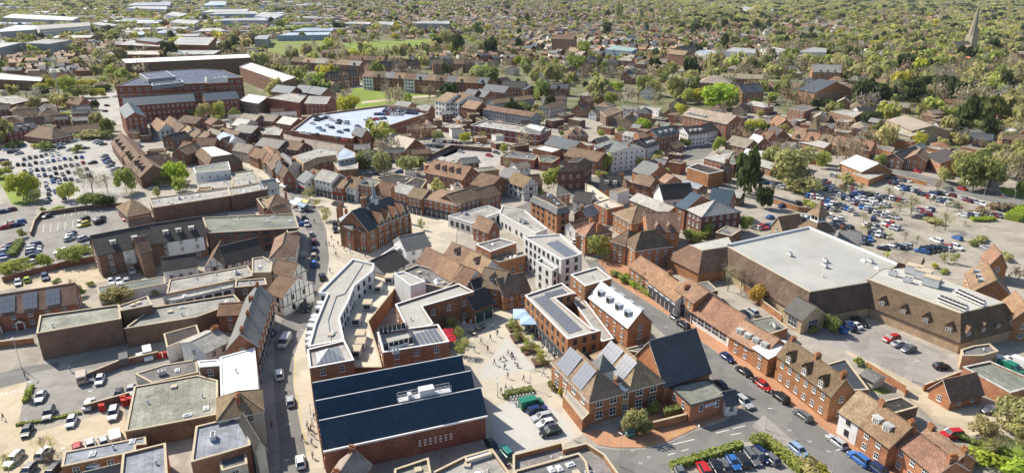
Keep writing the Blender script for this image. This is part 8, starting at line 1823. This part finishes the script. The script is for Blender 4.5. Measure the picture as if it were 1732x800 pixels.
for _ in range(230):
    px, py = r2.uniform(-20, 560), 6 + 74 * r2.random() ** 1.3
    if py > 60 and px > 430 or py > 70 and 190 < px: continue
    X, Y = W(px, py); sx, sy = r2.uniform(22, 52), r2.uniform(13, 30); sx, sy = (sx * .6, sy * .6) if py > 55 else (sx, sy)
    if busy(X, Y, sy * .8) or busy(X - sx * .6, Y, 6) or busy(X + sx * .6, Y, 6): continue
    a_ = r2.choice((0, .12, -.15)); c_, s_ = math.cos(a_), math.sin(a_); P = [(X + c_ * u * sx - s_ * v_ * sy, Y + s_ * u * sx + c_ * v_ * sy) for u, v_ in ((-1, -1), (1, -1), (1, 1), (-1, 1))]; rf = r2.choice(('pale', 'light', 'sky', 'grey', 'lilac', 'pale', 'sky'))
    nm = {'pale': 'whitish', 'light': 'pale grey', 'sky': 'pale blue', 'grey': 'grey', 'lilac': 'blue-grey'}[rf]
    if r2.random() < .5: flat('%s flat-roofed warehouse' % nm, P, r2.uniform(6, 9), r2.choice(('grey', 'sky', 'brick', 'white')), rf, rmat='metal_roof', place='in the trading estate', group='trading estate warehouses', name='warehouse', cat='warehouse', cop='white_trim')
    else: house('%s ridged warehouse' % nm, P[:3], r2.uniform(5, 7.5), 2.5, r2.choice(('grey', 'sky', 'brick')), rf, 'G', rmat='metal_roof', place='in the trading estate', group='trading estate warehouses', name='warehouse', cat='warehouse', win=0)
y = 130.0
while y < 4100:
    step = 15.5 if y < 550 else (18 if y < 1150 else 24 if y < 2400 else 42); wx = y * .82 + 60; x = -wx
    while x < wx:
        X = x + r2.uniform(-.3, .3) * step; Y = y + r2.uniform(-.3, .3) * step; x += step; px, py = proj(X, Y)
        if not (-190 < px < 1920) or py > 640: continue
        hs, ts = share(px, py)
        if r2.random() < hs:
            a = .5 * math.sin(X * .004 + 1) + .6 * math.sin(Y * .003) + (math.pi / 2 if math.sin(X * .011 + Y * .007) > .2 else 0) + r2.uniform(-.06, .06)
            w_, d_ = r2.uniform(8, 15), r2.uniform(7.5, 9.5)
            if Y < 300: w_, d_ = r2.uniform(6, 9), r2.uniform(5, 7)
            if busy(X, Y, w_ * .52): continue
            c, s = math.cos(a), math.sin(a); P = [(X + c * u - s * v_, Y + s * u + c * v_) for u, v_ in ((-w_ / 2, -d_ / 2), (w_ / 2, -d_ / 2), (w_ / 2, d_ / 2), (-w_ / 2, d_ / 2))]
            mark(P, .8); fillh.append((X, Y, P, a, w_, d_))
    y += step
yy = 120.0; no = 0
while yy < 560:
    xx = -yy * .8
    while xx < yy * .8:
        X, Y = xx + r2.uniform(-3, 3), yy + r2.uniform(-3, 3); xx += 8.5; px, py = proj(X, Y); w_, d_ = r2.uniform(5, 11), r2.uniform(4, 7)
        if not (-5 < px < 1737 and 195 < py < 470) or py > 330 and px < 330 or r2.random() > .62 or busy(X, Y, d_ * .55) or busy(X, Y, w_ * .42): continue
        a = .5 + .45 * math.sin(X * .013) + (math.pi / 2 if r2.random() < .5 else 0) if px > 700 else .25; c, s = math.cos(a), math.sin(a); P = [(X + c * u - s * v_, Y + s * u + c * v_) for u, v_ in ((-w_ / 2, -d_ / 2), (w_ / 2, -d_ / 2), (w_ / 2, d_ / 2), (-w_ / 2, d_ / 2))]
        no += 1; wl = r2.choice(('brick', 'brown', 'white', 'orange', 'dark')); rf = r2.choice(('brown', 'stone', 'grey', 'dark', 'light', 'felt', 'tan')); hh = r2.uniform(2.8, 5.5)
        if r2.random() < .55: flat('%s-walled flat-roofed outbuilding with %s roof' % (wl, rf), P, hh, wl, rf, par=.2, place=where(px, py), group='outbuildings ' + where(px, py), name='outbuilding', cat='outbuilding', clutter=r2.choice((0, 0, 1)), mk=True)
        else: house('%s-walled pitched outbuilding with %s roof' % (wl, rf), P[:3], hh, 1.8, wl, rf, 'G', place=where(px, py), group='outbuildings ' + where(px, py), name='outbuilding', cat='outbuilding', win=1)
    yy += 9
print('outbuildings', no)
fillh.sort(key=lambda f: math.hypot(f[0], f[1])); WALLS = ['brick', 'white', 'orange', 'brick', 'cream', 'brick', 'buff']; ROOFS = ['brown', 'tan', 'stone', 'brown', 'stone', 'slate', 'grey', 'orange']
RN = {'brown': 'brown tiled', 'tan': 'tan tiled', 'stone': 'stone-coloured', 'orange': 'orange tiled', 'slate': 'dark slate', 'grey': 'grey'}
class Mass:
    def __init__(s): s.V = []; s.n = 0; s.F = []; s.C = []; s.M = []
    def add(s, V, F, C, M=0): s.V.append(np.asarray(V, float)); s.F.append(np.asarray(F) + s.n); s.n += len(V); s.C.append(np.tile(np.array([[*C, 1.0]]), (len(F), 1)) if np.ndim(C) == 1 else C); s.M.append(np.full(len(F), M) if np.ndim(M) == 0 else np.asarray(M))
    def build(s, name, mats):
        V = np.concatenate(s.V); Fq = np.concatenate(s.F); C = np.concatenate(s.C); M_ = np.concatenate(s.M); me = bpy.data.meshes.new(name)
        me.vertices.add(len(V)); me.vertices.foreach_set('co', V.ravel()); me.loops.add(Fq.size); me.loops.foreach_set('vertex_index', Fq.ravel().astype(np.int32)); me.polygons.add(len(Fq)); me.polygons.foreach_set('loop_start', np.arange(0, Fq.size, 4, dtype=np.int32))
        for m_ in mats: me.materials.append(MATS[m_])
        me.polygons.foreach_set('material_index', M_.astype(np.int32)); at = me.attributes.new('Col', 'FLOAT_COLOR', 'FACE'); at.data.foreach_set('color', C.ravel()); me.update(); me.validate()
        o = newobj(name, me); o['kind'] = 'stuff'; return o
mh = Mass(); nh = 0
for (X, Y, P, a, w_, d_) in fillh:
    h = r2.choice((2.6, 4.6, 4.8, 5.0)); rise = r2.uniform(2.4, 3.6); wl = r2.choice(WALLS); rf = r2.choice(ROOFS); px, py = proj(X, Y)
    if nh < 150 and -10 < px < 1740:
        nh += 1
        house('%s-walled house with %s roof' % (wl, RN[rf]), [P[0], P[1], P[2]], h, rise, wl, rf, r2.choice('GGH'), win=1, chim=r2.choice((0, 1, 1)), place=where(px, py), group='houses ' + where(px, py), mk=False, fl=1 if h < 3 else 2); continue
    c, s = math.cos(a), math.sin(a); hw, hd = w_ / 2, d_ / 2; o_ = .3; hip = hw * .45 if r2.random() < .3 else 0
    L = [(-hw, -hd, 0), (hw, -hd, 0), (hw, hd, 0), (-hw, hd, 0), (-hw, -hd, h), (hw, -hd, h), (hw, hd, h), (-hw, hd, h), (-hw - o_, -hd - o_, h - .1), (hw + o_, -hd - o_, h - .1), (hw + o_, hd + o_, h - .1), (-hw - o_, hd + o_, h - .1), (-hw - o_ + hip, 0, h + rise), (hw + o_ - hip, 0, h + rise)]
    F_ = [(0, 1, 5, 4), (1, 2, 6, 5), (2, 3, 7, 6), (3, 0, 4, 7), (8, 9, 13, 12), (10, 11, 12, 13), (9, 10, 13, 13), (11, 8, 12, 12)]; M_ = [0, 0, 0, 0, 1, 1, 1 if hip else 0, 1 if hip else 0]
    wc_ = np.array(jit(wc(wl)[1])); rc_ = np.array(jit(rc(rf), .2)); C = [wc_] * 4 + [rc_] * 2 + [rc_ if hip else wc_] * 2
    for k_ in range(3):        # windows toward two sides
        for sgn in (-1, 1):
            x0 = -hw + w_ * (k_ + .3) / 3; z = h - 1.6; b = len(L); L += [(x0, sgn * (hd + .06), z), (x0 + 1.1, sgn * (hd + .06), z), (x0 + 1.1, sgn * (hd + .06), z + 1), (x0, sgn * (hd + .06), z + 1)]; F_.append((b, b + 1, b + 2, b + 3)); M_.append(0); C.append(np.array((.06, .07, .08)))
    if r2.random() < .7:
        b = len(L); q = .5; x0 = r2.choice((-hw + .8, hw - .8, 0)); z = h + rise - .8
        L += [(x0 + u * q, v_ * q, zz) for zz in (z, z + 2) for u, v_ in ((-1, -1), (1, -1), (1, 1), (-1, 1))]
        for f in ((0, 1, 5, 4), (1, 2, 6, 5), (2, 3, 7, 6), (3, 0, 4, 7), (4, 5, 6, 7)): F_.append(tuple(b + i for i in f)); M_.append(0); C.append(np.array(BRK['brick']))
    V = np.array([(X + c * p[0] - s * p[1], Y + s * p[0] + c * p[1], p[2]) for p in L])
    mh.add(V, np.array(F_), np.array([[*q, 1] for q in C]), M_)
mh.build('distant_houses', ['mass_wall', 'mass_roof'])
# trees
TPL = {}
for lod, (nb, pr, cd) in enumerate(((9, 34, .12), (7, 18, .19), (6, 9, .28))):
    for st in ('round', 'cone', 'bare'):
        for k_ in range(3):
            V, F_ = crown(50 + k_ + lod * 7, nb, pr, cd * (.6 if st == 'bare' else 1), st if st != 'bare' else 'bare'); V = np.array(V); b = len(V)
            V = np.concatenate([V, np.array([(-.04, 0, -.3), (.04, 0, -.3), (.015, 0, .6), (-.015, 0, .6), (0, -.04, -.3), (0, .04, -.3), (0, .015, .6), (0, -.015, .6)])]); F_ = np.array(F_ + [(b, b + 1, b + 2, b + 3), (b + 4, b + 5, b + 6, b + 7)]); TPL[lod, st, k_] = (V, F_)
mt = Mass(); cand = []; y = 125.0
while y < 4300:
    step = 9 if y < 550 else (11.5 if y < 1150 else 16 if y < 2300 else 30); wx = y * .82 + 60; x = -wx
    while x < wx:
        X = x + r2.uniform(-.45, .45) * step; Y = y + r2.uniform(-.45, .45) * step; x += step; px, py = proj(X, Y)
        if not (-190 < px < 1920) or py > 700: continue
        hs, ts = share(px, py); cl = .5 + .5 * math.sin(X * .021 + 2 * math.sin(Y * .013)) * math.sin(Y * .017 + 1.3)
        if r2.random() > ts * (.55 + .6 * cl): continue
        r_ = (2.6 + 5.2 * r2.random() ** 1.4) * (.9 if y < 420 else 1.15 if y < 1150 else 1.7 if y < 2300 else 3.2) * (.78 if hs > .38 else 1.2)
        if busy(X, Y, 1.2 if y > 350 else 2.2): continue
        cand.append((X, Y, r_, px, py))
    y += step
cand.sort(key=lambda t: math.hypot(t[0], t[1])); ni = 0
budget = max(0, 296 - NTREE)
WT = [('olive', 34), ('bare', 22), ('brown', 9), ('fresh', 12), ('dark', 6), ('mid', 7), ('yellow', 4), ('grey', 8)]; WS = [w for _, w in WT]
for (X, Y, r_, px, py) in cand:
    D0 = Y > 900
    c_ = r2.choices([w[0] for w in WT], WS)[0]; hgt = min(r_ * r2.uniform(1.5, 2.2), 14 if D0 else 17) * (1.25 if c_ == 'dark' else 1)
    if py > 330: r_ *= .6; hgt *= .6
    if ni < budget and -5 < px < 1737: ni += 1; tree(X, Y, hgt, r_, c_, None, where(px, py)); continue
    D = math.hypot(X, Y); lod = 0 if D < 480 else (1 if D < 1000 else 2); st = {'dark': r2.choice(('cone', 'round', 'round', 'round')), 'bare': 'bare', 'brown': 'bare', 'grey': 'bare'}.get(c_, 'round')
    V, F_ = TPL[lod, st, r2.randrange(3)]; an = r2.uniform(0, 6.28); ca, sa = math.cos(an), math.sin(an); t0 = hgt * .12
    Q = np.stack([X + r_ * (V[:, 0] * ca - V[:, 1] * sa), Y + r_ * (V[:, 0] * sa + V[:, 1] * ca), np.maximum(0, t0 + V[:, 2] * (hgt - t0))], 1); mt.add(Q, F_, np.array(jit(LEAFC[c_], .22)))
mt.build('distant_woodland', ['leaf_mass'])
hz = MB(); hz.box(-4500, 4500, -80, 4600, -1, 90, 'haze'); hz = hz.build('haze'); hz['kind'] = 'stuff'
print('individual fill houses', nh, 'mass houses', len(fillh) - nh, 'mass trees', len(cand) - ni, 'tris', sum(len(f) for f in mt.F) * 2)
build_cars()
finish_labels()
print('windows', NWIN, 'trees', NTREE, 'objects', len(bpy.data.objects))
